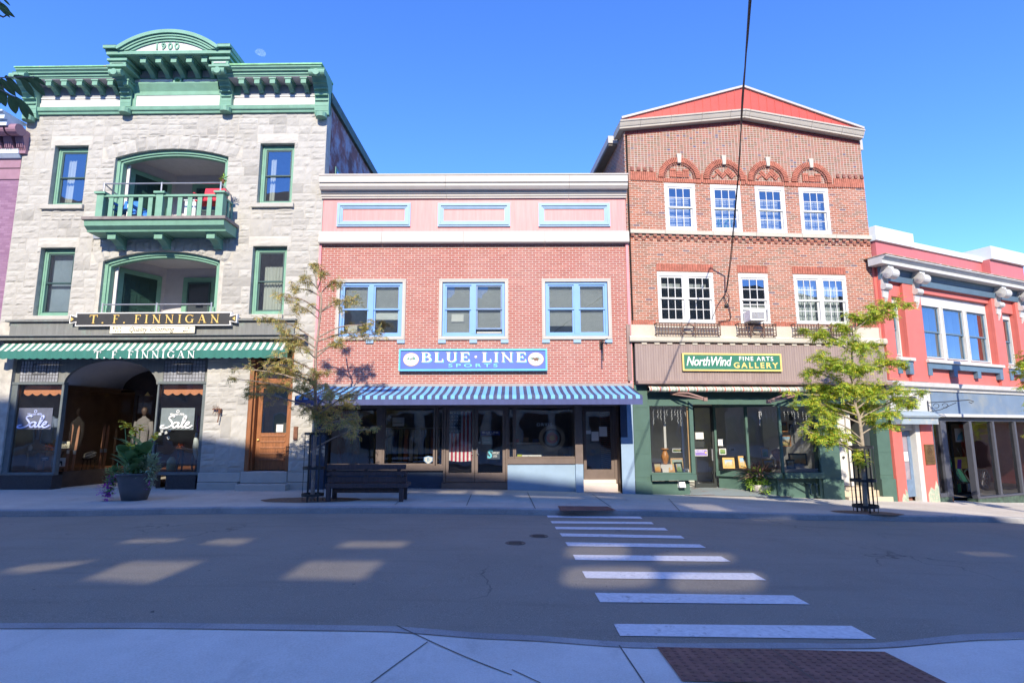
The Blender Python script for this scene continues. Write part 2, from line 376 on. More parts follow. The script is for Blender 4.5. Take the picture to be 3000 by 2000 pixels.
# concrete
def concrete(name, a, bb, jx=0, jy=0):
    m, t, b = nodes(name); v = objco(t)
    c = ramp(t, noise(t, v, 1.1, 6, .65), [(.3, a), (.7, bb)])
    c = mixc(t, .25, c, ramp(t, noise(t, v, 70, 3, .7), [(.3, (.1,)), (.7, (.9,))]), 'OVERLAY')
    c = mixc(t, ramp(t, noise(t, scaled(t, v, (1, .35, 1)), 2.3, 5, .7), [(.56, (0,)), (.72, (.45,))]), c, tuple(x * .68 for x in a))
    t.links.new(c, b.inputs['Base Color']); b.inputs['Roughness'].default_value = .88; b.inputs['Specular IOR Level'].default_value = .2
    bump(t, b, noise(t, v, 60, 4), .25, .004); MT[name] = m
concrete('concrete', (.46, .42, .36), (.58, .54, .47)); concrete('kerb_stone', (.27, .27, .27), (.42, .41, .40)); concrete('near_concrete', (.60, .575, .52), (.74, .715, .66))
mat('joint', (.12, .115, .1), .95); mat('paint_line', (.72, .72, .72), .7, .12, 20, grime=(.36, .35, .34), gscale=9, gamt=(.58, .70))
mat('mulch', (.20, .13, .085), .95, .5, 30, .8); mat('tactile', (.20, .095, .075), .75, .25, 9, .1, grime=(.28, .17, .10), gscale=3.5)
sheet('road', 'asphalt', lambda x: near(x) - .02, lambda x: far(x) + .02, rz, 16)
sheet('near_pavement', 'near_concrete', lambda x: -14, lambda x: near(x) - .165, nz, 24)
sheet('far_pavement', 'concrete', lambda x: far(x) + .165, lambda x: far(x) + 34 if x > 8 else 40, lambda x, y: G(x) - .004, 14)
def kerb(name, yf, s):
    X = xs_list(); vs = []; fs = []; n = 5
    for x in X:
        y = yf(x); zt = nz(x, y - .1) if s < 0 else G(x); w_ = .007 * mnoise.noise((x * 1.7, s * 9, 0)); zb = rz(x, y) - .05
        for (dy, z) in ((.0 + w_, zb), (.0 + w_, zt - .018), (.02, zt + .001), (.16, zt + .002), (.163, zt - .06)):
            vs.append((x, y + s * dy, z))
    for i in range(len(X) - 1):
        for j in range(n - 1):
            q = (i * n + j, (i + 1) * n + j, (i + 1) * n + j + 1, i * n + j + 1); fs.append(q if s > 0 else q[::-1])
    return tag(MB().add(vs, fs).build(name, 'kerb_stone'), kind='structure')
kerb('near_kerb', near, -1); kerb('far_kerb', far, 1)
# expansion joints cut into the slabs (thin dark strips) and kerb joints
def strip(mb, pts, wd, zf, dz=.004, n=14):
    for (ax, ay), (bx, by) in zip(pts, pts[1:]):
        L = math.hypot(bx - ax, by - ay); nx, ny = -(by - ay) / L * wd / 2, (bx - ax) / L * wd / 2
        for i in range(n):
            a, b2 = i / n, (i + 1) / n
            p = [(ax + (bx - ax) * a, ay + (by - ay) * a), (ax + (bx - ax) * b2, ay + (by - ay) * b2)]
            q = [(p[0][0] - nx, p[0][1] - ny), (p[1][0] - nx, p[1][1] - ny), (p[1][0] + nx, p[1][1] + ny), (p[0][0] + nx, p[0][1] + ny)]
            mb.quad(*[(x, y, zf(x, y) + dz) for x, y in q])
gz = lambda x, y: G(x)
j1 = MB()
for a, b2, wd in ((('G1', 1822, 677), ('G1', 2352, 905), .012), (('G2', 492, 768), ('G2', 608, 941), .012), (('G1', 1965, 752), ('G1', 1705, 941), .01),):
    strip(j1, [on_near(*a), on_near(*b2)], wd, nz)
strip(j1, [on_near('G2', 0, 880), on_near('G2', 130, 941)], .01, nz)
strip(j1, [(x, near(x) - .17) for x in (-14, -6, -1.1, 0, 1.2, 2.6, 4.8, 8)], .014, nz)
tag(j1.build('pavement_joint', 'joint'), kind='structure')
j2 = MB()
for a, b2 in ((('B2', 725, 1150), ('B2', 680, 1255)), (('B2', 1240, 1135), ('B2', 1312, 1285)), (('B2', 1835, 1150), ('B2', 2010, 1270)), (('B2', 150, 1140), ('B2', 20, 1250)), (('G2', 720, 95), ('G2', 770, 150))):
    strip(j2, [on_walk(*a), on_walk(*b2)], .018, gz)
strip(j2, [(-5.6, 15.2), (3.3, 15.1), (9, 15.5)], .012, gz, n=40)
tag(j2.build('pavement_joint', 'joint'), kind='structure')
# crosswalk
cw = MB()
def roadquad(mb, pts, nu=14, dz=.006):
    P = [on_road('G2', *p) for p in pts]
    for i in range(nu):
        a, b2 = i / nu, (i + 1) / nu
        L = lambda p, q, k: (p[0] + (q[0] - p[0]) * k, p[1] + (q[1] - p[1]) * k)
        q = [L(P[3], P[2], a), L(P[3], P[2], b2), L(P[0], P[1], b2), L(P[0], P[1], a)]
        mb.quad(*[(x, y, rz(x, y) + dz) for x, y in q])
for s_ in ([(160, 172), (588, 177), (600, 187), (165, 181)], [(177, 198), (640, 202), (652, 212), (184, 208)], [(196, 224), (700, 229), (717, 241), (203, 235)],
          [(218, 254), (775, 265), (793, 278), (230, 268)], [(244, 295), (862, 305), (892, 321), (257, 313)], [(280, 353), (960, 360), (1006, 385), (292, 377)],
          [(322, 429), (1108, 437), (1168, 470), (340, 461)], [(380, 528), (1292, 540), (1368, 581), (405, 571)], [(467, 671), (1560, 680), (1675, 741), (497, 726)]):
    roadquad(cw, s_)
tag(cw.build('crosswalk', 'paint_line'), kind='structure')
# tactile paving
def tactile(corners, fn, zf, label, nx, ny, r):
    P = [fn(*c) for c in corners]; mb = MB()
    L = lambda p, q, k: (p[0] + (q[0] - p[0]) * k, p[1] + (q[1] - p[1]) * k)
    bil = lambda a, b2: L(L(P[0], P[1], a), L(P[3], P[2], a), b2)
    n = 10
    for i in range(n):
        for j in range(4):
            q = [bil(i / n, (j + 1) / 4), bil((i + 1) / n, (j + 1) / 4), bil((i + 1) / n, j / 4), bil(i / n, j / 4)]
            mb.quad(*[(x, y, zf(x, y) + .008) for x, y in q])
    for i in range(nx):
        for j in range(ny):
            x, y = bil((i + .5) / nx, (j + .5) / ny); z = zf(x, y) + .008
            mb.lathe([(r, z - .001), (r * .9, z + .003), (r * .6, z + .006)], x, y, 8)
    o = mb.build('tactile_paving', 'tactile'); tag(o, label, 'tactile paving', 'rusty tactile plates at the crosswalk ends')
    sm = MB(); strip(sm, [bil(.5, 0), bil(.5, 1)], .008, zf, .0135, 4); sm.build('seam', 'joint', o); return o
tactile([('G2', 665, 778), ('G2', 1712, 800), ('G2', 2035, 962), ('G2', 782, 935)], on_near, nz, 'rusty red tactile plate with domes at the near end of the crosswalk', 24, 11, .02)
tactile([('G2', 210, 129), ('G2', 440, 131), ('G2', 480, 149), ('G2', 222, 151)], on_walk, gz, 'small rusty tactile plate let into the far pavement below the blue awning', 22, 9, .02)
# valve covers in the road
mat('cast_iron', (.07, .065, .065), .6, .3, 12, .2)
for k, (x, y, lb) in enumerate(((122, 266, 'small round iron cover in the asphalt, nearer the crosswalk stripes'), (15, 298, 'small round iron cover in the asphalt, farther left and nearer the camera'))):
    px, py = on_road('G2', x, y); mb = MB(); mb.lathe([(.16, -.01), (.16, .006), (.15, .008), (.14, .004), (0.01, .004)], 0, 0, 24)
    for i in range(-2, 3): mb.box(-.1, .1, i * .04 - .008, i * .04 + .008, .003, .0075)
    tag(mb.build('valve_cover', 'cast_iron', loc=(px, py, rz(px, py))), lb, 'manhole cover', 'iron covers in the road')
# mulch pits
def pit(x, y, rx, ry):
    mb = MB(); n = 26; vs = [(x, y, G(x) + .03)]; fs = []
    for k in range(n):
        a = 2 * math.pi * k / n; q = 1 + .1 * mnoise.noise((k * .6, x, 0)); vs.append((x + rx * q * math.cos(a), y + ry * q * math.sin(a), G(x + rx * math.cos(a)) + .003))
    for k in range(n): fs.append((0, 1 + k, 1 + (k + 1) % n))
    tag(mb.add(vs, fs).build('soil_pit', 'mulch', smooth=True), kind='structure')
TL = on_walk('A6', 1085, 1530); TR = on_walk('B5', 2035, 1112)
pit(TL[0] - .1, TL[1] + .15, 1.15, .55); pit(TR[0] + .1, TR[1] + .05, .85, .35)
# ------------------------------------------------------------------ row of buildings behind the camera (shades the street, mirrored in the windows; openings added to let sun patches through)
mat('opp_brick', (.50, .33, .24), .85, .2, 3); mat('opp_stone', (.68, .56, .42), .85, .15, 3); mat('opp_cream', (.17, .15, .12), .85, .15, 3)
m = bpy.data.materials.new('light_patch_filter'); m.use_nodes = True; t = m.node_tree; t.nodes.clear(); o_ = _n(t, 'ShaderNodeOutputMaterial'); tr_ = _n(t, 'ShaderNodeBsdfTransparent'); tr_.inputs[0].default_value = (.42, .41, .40, 1); t.links.new(tr_.outputs[0], o_.inputs[0]); MT['light_patch_filter'] = m
YB = -12.0
def shadow_pt(x, y, z):           # where the sun ray through a lit spot crosses the plane of the opposite fronts
    k = (YB - y) / SUND.y; return x + SUND.x * k, z + SUND.z * k
patch = []  # added openings opposite; their sun patches stand in for light reflected off windows
def lit(c, pts, fn=on_road, zf=rz):
    P = [fn(c, *p) for p in pts]; patch.append([shadow_pt(x, y, zf(x, y)) for x, y in P])
def ell(c, x0, x1, y0, y1, fn=on_road, zf=rz, n=16, sq=4.5):
    P = []
    for k in range(n):
        a = 2 * math.pi * k / n; cx, sx = math.cos(a), math.sin(a)
        P.append(((x0 + x1) / 2 + (x1 - x0) / 2 * abs(cx) ** (2 / sq) * (1 if cx > 0 else -1), (y0 + y1) / 2 + (y1 - y0) / 2 * abs(sx) ** (2 / sq) * (1 if sx > 0 else -1)))
    lit(c, P, fn, zf)
lit('G1', [(1620, 272), (1895, 272), (1850, 318), (1550, 318)]); lit('G1', [(1455, 355), (1785, 355), (1665, 466), (1300, 458)])
lit('G1', [(650, 262), (885, 262), (830, 292), (560, 298)]); lit('G1', [(1060, 260), (1200, 262), (1110, 308), (920, 300)])
lit('G1', [(650, 356), (990, 356), (700, 480), (400, 462)]); lit('G1', [(200, 372), (560, 350), (300, 410), (110, 436), (20, 425)])
ell('G2', 222, 650, 378, 500); ell('G2', 700, 1150, 400, 522); ell('G2', 240, 530, 290, 368); ell('G2', 640, 1010, 322, 392)
lit('G2', [(1030, 180), (1250, 181), (1350, 194), (1110, 194)]); lit('G2', [(2000, 322), (2180, 326), (2310, 354), (2080, 352)])
gw = dict(fn=on_walk, zf=gz)
for q in ([(130, 1112), (290, 1114), (262, 1132), (130, 1132)], [(325, 1117), (382, 1117), (350, 1136), (315, 1136)], [(450, 1106), (702, 1106), (660, 1146), (405, 1140)], [(760, 1106), (1003, 1112), (985, 1158), (732, 1148)], [(1140, 1148), (1728, 1166), (1728, 1188), (1140, 1172)], [(1828, 1152), (2090, 1168), (2106, 1186), (1848, 1174)]):
    lit('B2', q, **gw)
lit('G2', [(740, 108), (900, 112), (1030, 152), (860, 146)], **gw)
RL = [(-30, 21.3), (-15.2, 21.3), (-14.6, 20.4), (-9.8, 20.2), (-9.3, 20.1), (-7.4, 19.75), (-5.2, 19.4), (-2.2, 19.25), (0, 19.0), (3.2, 18.62), (7, 17.9), (10, 17.05), (14, 16.0), (20, 14.7), (30, 13.3), (45, 12.3), (90, 11.9)]
for i, (x0, x1, mm, lb) in enumerate(((-70, -13, 'opp_brick', 'long dark brick commercial block across the street, left of the camera'), (-13, 13, 'opp_stone', 'broad tan commercial block across the street, straight behind the camera'), (13, 90, 'opp_cream', 'low cream commercial block across the street, right of the camera'))):
    bb = thing('commercial_block', lb, 'building', ((x0 + x1) / 2, YB, 0)); ox = (x0 + x1) / 2; mb = MB()
    top = [(x, h) for x, h in RL if x0 < x < x1]; e0 = lerp_tab(RL, x0); e1 = lerp_tab(RL, x1)
    poly = [(x0 - ox, -3), (x1 - ox, -3), (x1 - ox, e1)] + [(x - ox, h) for x, h in reversed(top)] + [(x0 - ox, e0)]
    holes = [[(px - ox, pz) for px, pz in p] for p in patch if x0 < p[0][0] < x1]
    win = []
    for r_ in range(2):
        for k in range(int((x1 - x0) / 2.6)):
            a = x0 + .9 + k * 2.6; z0 = .4 if r_ == 0 else 4.2
            win.append((a - ox, a - ox + (1.9 if r_ == 0 else 1.1), z0, z0 + (2.5 if r_ == 0 else 1.9)))
    mb.plate(poly, -.35, 0, holes); mb.build('wall', mm, bb)
    if holes:
        g = MB()
        for h in holes: g.add([(p[0], -.2, p[1]) for p in h], [tuple(range(len(h)))])
        g.build('pane', 'light_patch_filter', bb)  # filters over the added openings, dimming the sun patches on the street
    g = MB(); f_ = MB()
    for a, b2, c2, d in win: g.box(a, b2, .005, .02, c2, d); f_.ring(a - .08, b2 + .08, c2 - .08, d + .08, .09, .004, .07)
    MT.setdefault('opp_glass', mat('opp_glass', (.03, .035, .04), .08, 0)); mat('opp_trim', (.4, .4, .38), .7)
    g.build('window', 'opp_glass', bb); f_.build('trim', 'opp_trim', bb)
# ------------------------------------------------------------------ building materials
stonemat('ashlar', (.385, .37, .335), (.46, .445, .405)); stonemat('smooth_stone', (.44, .42, .375), (.51, .49, .44))
mat('mortar', (.44, .415, .36), .95, .2, 5); mat('green_paint', (.165, .33, .24), .65, .1, 4, grime=(.26, .42, .31), gscale=5, gamt=(.6, .8))
mat('green_top', (.20, .44, .22), .7, .25, 5, grime=(.45, .38, .2), gscale=2, gamt=(.6, .75)); mat('white_paint', (.60, .58, .55), .6, .05, 3, grime=(.55, .53, .5), gscale=3, gamt=(.62, .85))
mat('frieze_shade_grey', (.30, .31, .33), .8, .1, 3); mat('dark_sash', (.035, .075, .075), .5, .1); mat('slate_fascia', (.17, .175, .165), .7, .15, 3, streak=True, grime=(.20, .27, .24), gscale=3, gamt=(.55, .75))
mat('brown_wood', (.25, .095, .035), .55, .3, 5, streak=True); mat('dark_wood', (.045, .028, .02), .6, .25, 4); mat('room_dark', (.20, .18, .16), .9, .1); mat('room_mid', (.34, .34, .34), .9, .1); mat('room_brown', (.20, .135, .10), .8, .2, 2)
mat('curtain', (.62, .64, .58), .9, .06, 2, streak=True); mat('blind', (.62, .64, .64), .6, .05); mat('black_granite', (.035, .037, .042), .35, .5, 40)
mat('steel_pipe', (.45, .45, .46), .4, .1, metal=.7); mat('iron', (.035, .03, .028), .6, .2, grime=(.10, .05, .03)); mat('white_plastic', (.78, .78, .77), .45, .03); mat('loggia_white', (.46, .44, .45), .8, .05)
mat('gold', (.75, .50, .16), .35, .1); mat('cream', (.86, .80, .60), .5, .03); mat('sign_black', (.035, .035, .035), .5, .1); mat('sign_white', (.86, .84, .80), .5, .02); mat('ink', (.05, .045, .04), .6, 0)
glassmat('glass', refl=1.5, base=.04); glassmat('upper_glass', (.8, .85, .86), 2.2, .2); glassmat('shop_glass', (.86, .88, .88), 1.6, .06)
mat('red_side', (.23, .09, .085), .85, .4, 1.4, grime=(.34, .32, .38), gscale=1.7, gamt=(.45, .6)); mat('roof_felt', (.05, .05, .05), .9)
# ------------------------------------------------------------------ shared makers
def sash_window(par, u0, u1, z0, z1, y, fm, sm, fw=.09, cols=1, rows=1, gm='upper_glass', units=1, depth=.1, sf=.05, mull=.12, head=None, msh=.02, raised=0):
    """frame (part) > sash, pane sub-parts; y = outer face of the frame"""
    f = MB(); f.ring(u0, u1, z0, z1, fw, y, y + depth, wt=head or fw); W = (u1 - u0 - 2 * fw - mull * (units - 1)) / units
    for k in range(1, units):
        a = u0 + fw + k * W + (k - 1) * mull; f.box(a, a + mull, y - .004, y + depth, z0 + fw, z1 - (head or fw))
    fo = f.build('window', fm, par, bevel=.006)
    s = MB(); g = MB(); zt = z1 - (head or fw); zb = z0 + fw; zm = (zt + zb) / 2
    for k in range(units):
        a = u0 + fw + k * (W + mull); b = a + W
        for (c, d, yy) in ((zm - sf / 2, zt, y + .02), (zb + raised * (zm - zb), zm + sf / 2, y + .055)):
            s.ring(a, b, c, d, sf, yy, yy + .035)
            for i in range(1, cols): x = a + sf + (b - a - 2 * sf) * i / cols; s.box(x - msh / 2, x + msh / 2, yy + .003, yy + .028, c + sf, d - sf)
            for i in range(1, rows): z = c + sf + (d - c - 2 * sf) * i / rows; s.box(a + sf, b - sf, yy + .005, yy + .03, z - msh / 2, z + msh / 2)
            g.quad((a + sf, yy + .016, c + sf), (b - sf, yy + .016, c + sf), (b - sf, yy + .016, d - sf), (a + sf, yy + .016, d - sf))
    s.build('sash', sm, fo); g.build('pane', gm, fo); return fo
def drape(par, u0, u1, z0, z1, y, m='curtain', n=10, amp=.03, name='curtain'):
    mb = MB(); N = n * 6; vs = []; fs = []
    for i in range(N + 1):
        x = u0 + (u1 - u0) * i / N; a = math.sin(i / 6 * 2 * math.pi) * amp + .4 * amp * math.sin(i * 1.3)
        vs += [(x, y + a * .5, z1), (x + .01 * math.sin(i), y + a, z0)]
        if i < N: fs.append((2 * i, 2 * i + 1, 2 * i + 3, 2 * i + 2))
    return mb.add(vs, fs).build(name, m, par, smooth=True)
def blinds(par, u0, u1, z0, z1, y, sp=.03, gap=.4):
    mb = MB(); z = z1
    mb.box(u0, u1, y - .02, y + .02, z1 - .02, z1 + .02)
    while z > z0: mb.quad((u0, y - .012, z - sp * .8), (u1, y - .012, z - sp * .8), (u1, y + .012, z), (u0, y + .012, z)); z -= sp
    return mb.build('blind', 'blind', par)
def console(mb, u0, u1, z0, z1, p, y=0):
    """scroll bracket between z0 and z1, projecting p at the top"""
    H = z1 - z0; pr = []
    for k in range(15):
        t = k / 14; d = p * (.18 + .82 * (t ** 2.2)) + .06 * p * math.sin(t * 9)
        pr.append((y - d, z0 + H * t))
    mb.prof(pr + [(y, z1), (y, z0)], u0, u1)
    for k in range(1, 7): mb.box(u0 + .02, u1 - .02, y - p * (.19 + .82 * ((k / 8) ** 2.2)) - .03, y - .02, z0 + H * k / 8 - .03, z0 + H * k / 8)
    mb.prof([(y - p * 1.02 + .09 * math.sin(a), z1 - .16 + .10 * math.cos(a)) for a in [2 * math.pi * i / 12 for i in range(12)]], u0 - .02, u1 + .02)
def modillion(mb, u0, u1, z0, z1, p, y=0):
    """end block under the crown and an s-shaped stem back to the wall"""
    h = z1 - z0
    mb.box(u0 - .03, u1 + .03, y - p + .06, y, z1 - .04, z1); mb.box(u0, u1, y - p + .08, y - p + .2, z1 - .18, z1 - .041)
    pr = [(y - p + .16, z1 - .052), (y, z1 - .052), (y, z0), (y - .12, z0)] + [(y - .12 - (p - .28) * t, z0 + (h * .72 - .05) * (t ** .6)) for t in (.2, .4, .6, .8, 1)]
    mb.prof(pr, u0 + .015, u1 - .015)
def ashlar(par, u0, u1, z0, z1, holes, hmin=.42, hmax=.66, seed=3, m='ashlar', y=0, name='stone_facing', rough=.022, wmin=.3, wmax=.95):
    rnd = random.Random(seed); mb = MB(); z = z0; ue = sorted({u0, u1} | {min(max(e, u0), u1) for h in holes for e in h[:2]})
    while z < z1 - .02:
        h = rnd.uniform(hmin, hmax); zt = min(z + h, z1)
        if z1 - zt < .12: zt = z1
        segs = []
        for a, b in zip(ue, ue[1:]):
            if b - a < .004: continue
            fr = [(z, zt)]
            for (ha, hb, hc, hd) in holes:
                if ha < (a + b) / 2 < hb:
                    nf = []
                    for c, d in fr:
                        if hd <= c or hc >= d: nf.append((c, d)); continue
                        if hc > c: nf.append((c, hc))
                        if hd < d: nf.append((hd, d))
                    fr = nf
            for c, d in fr:
                if d - c < .035: continue
                for s_ in segs:
                    if abs(s_[1] - a) < 1e-4 and abs(s_[2] - c) < 1e-4 and abs(s_[3] - d) < 1e-4: s_[1] = b; break
                else: segs.append([a, b, c, d])
        for a, b, c, d in segs:
            x = a
            while x < b - .01:
                x2 = x + rnd.uniform(wmin, wmax)
                if b - x2 < .2: x2 = b
                k = 1 if d - c < .2 else 2 if d - c < .34 or rnd.random() < .55 else 3
                if d - c > .34 and rnd.random() < .12 and x2 - x < .8: k = 1
                cut = [c] + [c + (d - c) * (j + rnd.uniform(-.16, .16)) / k for j in range(1, k)] + [d]
                for cc, dd in zip(cut, cut[1:]):
                    m_ = 2 if x2 - x > rnd.uniform(.42, .9) else 1; xm = x + (x2 - x) * rnd.uniform(.35, .65)
                    for xa_, xb_ in (((x, xm), (xm, x2)) if m_ == 2 else ((x, x2),)): stone(mb, xa_, xb_, cc, dd, y, rnd, rough)
                x = x2
        z = zt
    return mb.build(name, m, par)
def stone(mb, x0, x1, z0, z1, y, rnd, rough=.045, jt=.006):
    x0 += jt; x1 -= jt; z0 += jt; z1 -= jt
    if x1 - x0 < .02 or z1 - z0 < .02: return
    nx = max(3, min(7, int((x1 - x0) / .11) + 2)); nz = max(3, min(4, int((z1 - z0) / .08) + 2)); base = rnd.uniform(.004, .012); sd = rnd.uniform(0, 99)
    vs = []; fs = []; tilt = rnd.uniform(-.2, .2) * rough; tx = rnd.uniform(-.5, .5) * rough
    for j in range(nz + 1):
        for i in range(nx + 1):
            x = x0 + (x1 - x0) * i / nx; z = z0 + (z1 - z0) * j / nz; e = i in (0, nx) or j in (0, nz)
            n = mnoise.noise((x * 6 + sd, z * 6.5, sd)) + .45 * mnoise.noise((x * 15, z * 16 + sd, sd))
            d = .004 if e else base + rough * (.35 + n) + tilt * (j / nz - .5) + tx * (i / nx - .5)
            if not e: x += rnd.uniform(-.25, .25) * (x1 - x0) / nx; z += rnd.uniform(-.25, .25) * (z1 - z0) / nz
            vs.append((x, y - max(d, .003), z))
    w = nx + 1
    for j in range(nz):
        for i in range(nx): fs.append((j * w + i, j * w + i + 1, (j + 1) * w + i + 1, (j + 1) * w + i))
    k = len(vs); ring_ = [i for i in range(w)] + [j * w + nx for j in range(1, nz + 1)] + [nz * w + i for i in range(nx - 1, -1, -1)] + [j * w for j in range(nz - 1, 0, -1)]
    for r in ring_: vs.append((vs[r][0], y + .02, vs[r][2]))
    for a in range(len(ring_)):
        b = (a + 1) % len(ring_); fs.append((ring_[a], k + a, k + b, ring_[b]))
    mb.add(vs, fs)
def arch_top(u0, u1, zs, rise, n=14):
    a = (u1 - u0) / 2; r = (a * a + rise * rise) / (2 * rise); cz = zs + rise - r; th = math.asin(a / r); cx = (u0 + u1) / 2
    return [(cx + r * math.sin(-th + 2 * th * k / n), cz + r * math.cos(-th + 2 * th * k / n)) for k in range(n + 1)], (cx, cz, r, th)
# ------------------------------------------------------------------ stone building
sb = S.empty('stone_building', 'three storey grey rusticated stone building with green bracketed cornice', 'building')
UL = S.rect('A3', 474, 83, 785, 632); UR = S.rect('A4', 808, 62, 1125, 615)
LL = S.rect('O', 108, 725, 210, 925); LR = S.rect('O', 735, 720.5, 836, 920)
def arch_meas(c, xl, xr, ys, ya, zb): u0 = S.at(c, xl, ys)[0]; u1 = S.at(c, xr, ys)[0]; zs = S.at(c, (xl + xr) / 2, ys)[1]; return u0, u1, zs, S.at(c, (xl + xr) / 2, ya)[1] - zs, zb
AU = arch_meas('A3', 1063, 2100, 190, 113, 8.0); AL = arch_meas('A3', 948, 2022, 1142, 1052, S.at('O', 480, 930)[1])
AU = (*AU[:4], S.at('A3', 1450, 735)[1])
UL0 = -9.40; ZT = 10.35
ZT = S.at('A', 1300, 1055)[1]
print('stone', UL, UR, LL, LR, AU, AL, ZT)
ZF = S.at('A5', 700, 165)[1]          # top of shopfront fascia
def arch_poly(A): p, _ = arch_top(*A[:4]); return [(A[0], A[4])] + p + [(A[1], A[4])]
holes = [[(h[0], h[2]), (h[1], h[2]), (h[1], h[3]), (h[0], h[3])] for h in (UL, UR, LL, LR)] + [arch_poly(AU), arch_poly(AL)]
SF0, SF1 = S.at('A5', 35, 1000)[0], S.at('A5', 1552, 1000)[0]      # shop opening
DR0, DR1 = S.at('A6', 585, 900)[0], S.at('A6', 920, 900)[0]       # door opening
ZDB = S.at('A6', 720, 1306)[1]
SFT = S.at('A5', 700, 300)[1]
ground = [(UL0, -.3), (SF0, -.3), (SF0, SFT), (SF1, SFT), (SF1, -.3), (DR0, -.3), (DR0, SFT), (DR1, SFT), (DR1, -.3), (0, -.3)]
mb = MB(); mb.plate(ground + [(0, ZT + .6), (UL0, ZT + .6)], 0, .38, holes); mb.build('wall', 'mortar', sb)
st_holes = [tuple(h) for h in (UL, UR, LL, LR)] + [(UL0 - 1, SF1, -1, ZF), (DR0, DR1, -1, ZF), (S.at('A5', 0, 200)[0], S.at('A6', 960, 200)[0], S.at('A5', 700, 300)[1], ZF)]
lint = {'UL': S.rc('A', 478, 1250, 852, 1318), 'UR': S.rc('A2', 800, 1230, 1172, 1312), 'LL': S.rc('A3', 355, 930, 725, 1005), 'LR': S.rc('A4', 722, 915, 1105, 998)}
sills = [S.rc('A3', 388, 634, 772, 672), S.rc('A4', 748, 620, 1135, 656), S.rc('A5', 208, 122, 545, 150), S.rc('A6', 552, 110, 862, 142)]
for k in ('UL', 'UR', 'LL', 'LR'):
    q = list(lint[k]); q[2] = {'UL': UL, 'UR': UR, 'LL': LL, 'LR': LR}[k][3] + .006; lint[k] = tuple(q)
st_holes += [lint[k] for k in lint] + sills
vo = {}
for nm, A in (('U', AU), ('L', AL)):
    u0, u1, zs, rise, zb = A; _, (cx, cz, r, th) = arch_top(u0, u1, zs, rise); V = .42 if nm == 'U' else .36; vo[nm] = V
    n = 16; ro = r + V; th2 = th + .05
    for k in range(n):
        a = cx - ro * math.sin(th2) + 2 * ro * math.sin(th2) * k / n; b2 = cx - ro * math.sin(th2) + 2 * ro * math.sin(th2) * (k + 1) / n; xm = (a + b2) / 2 - cx
        st_holes.append((a, b2, zs - .05 if abs(xm) > (u1 - u0) / 2 else zb, cz + math.sqrt(ro * ro - xm * xm)))
    st_holes.append((u0, u1, zb, zs + .01))
BP = S.at('A3', 880, 800)[0], S.at('A3', 2110, 800)[0], S.at('A3', 1500, 938)[1], S.at('A3', 1500, 800)[1]
st_holes.append(BP)
ashlar(sb, UL0, 0, .22, ZT - .02, st_holes, seed=5)
rn = random.Random(4)
for nm, A in (('U', AU), ('L', AL)):
    vb = MB()
    u0, u1, zs, rise, zb = A; _, (cx, cz, r, th) = arch_top(u0, u1, zs, rise); V = vo[nm]; n = 13 if nm == 'U' else 17; th2 = th + .04
    cuts = [-th2 + 2 * th2 * (k + rn.uniform(-.15, .15) * (0 < k < n)) / n for k in range(n + 1)]
    for a, b2 in zip(cuts, cuts[1:]):
        pts = lambda rr, t: (cx + rr * math.sin(t), cz + rr * math.cos(t)); g_ = .004; d = rn.uniform(.02, .05); N = 3; vs = []; fs = []
        for i in range(N + 1):
            for j in range(N + 2):
                t = a + g_ / r + (b2 - a - 2 * g_ / r) * i / N; rr = r + .004 + (V - .01) * j / (N + 1); e = i in (0, N) or j in (0, N + 1)
                x, z = pts(rr, t); vs.append((x, -(.005 if e else d + .03 * mnoise.noise((x * 7, z * 7, nm == 'U'))), z))
        w_ = N + 2
        for i in range(N):
            for j in range(w_ - 1): fs.append((i * w_ + j, i * w_ + j + 1, (i + 1) * w_ + j + 1, (i + 1) * w_ + j))
        vb.add(vs, fs)
    vb.build('voussoirs', 'ashlar', sb)
for q in lint.values(): mb = MB(); stone(mb, q[0], q[1], q[2], q[3], 0, rn, .02); mb.build('lintel', 'smooth_stone', sb)
for q in sills: mb = MB(); mb.box(q[0], q[1], -.10, .05, q[2], q[3]); mb.build('sill', 'smooth_stone', sb, bevel=.012)
for i, h in enumerate((UL, UR, LL, LR)):
    wo = sash_window(sb, h[0] + .01, h[1] - .01, h[2] + .005, h[3] - .02, .16, 'green_paint', 'dark_sash', fw=.12, sf=.045, depth=.12)
    f = MB(); f.ring(h[0] + .05, h[1] - .05, h[2] + .03, h[3] - .05, .03, .145, .159); f.build('molding', 'green_paint', wo)
    if i == 0: drape(wo, h[0] + .17, h[0] + .42, h[2] + .2, h[3] - .3, .4, n=3); drape(wo, h[1] - .25, h[1] - .14, h[2] + .2, h[3] - .3, .4, n=2)
    if i == 1: drape(wo, h[0] + .2, h[0] + .36, h[2] + .2, h[3] - .35, .4, n=2)
    if i == 2: MB().box(h[0] + .14, h[1] - .14, .36, .37, h[2] + .1, h[3] - .15).build('shade', mat('sky_tone_cloth', (.34, .42, .50), .9, .15, 2), wo)  # cloth added; its grey-blue also stands in for sky reflected in the panes
    if i == 3: drape(wo, h[0] + .25, h[1] - .14, h[2] + .1, h[3] - .55, .35, n=7)
# hollow body: rooms behind, side walls, roof
mb = MB(); YR = 16
mb.box(UL0, UL0 + .3, .38, YR, -.3, ZT + 1.2)
mb.build('side_wall', 'mortar', sb)
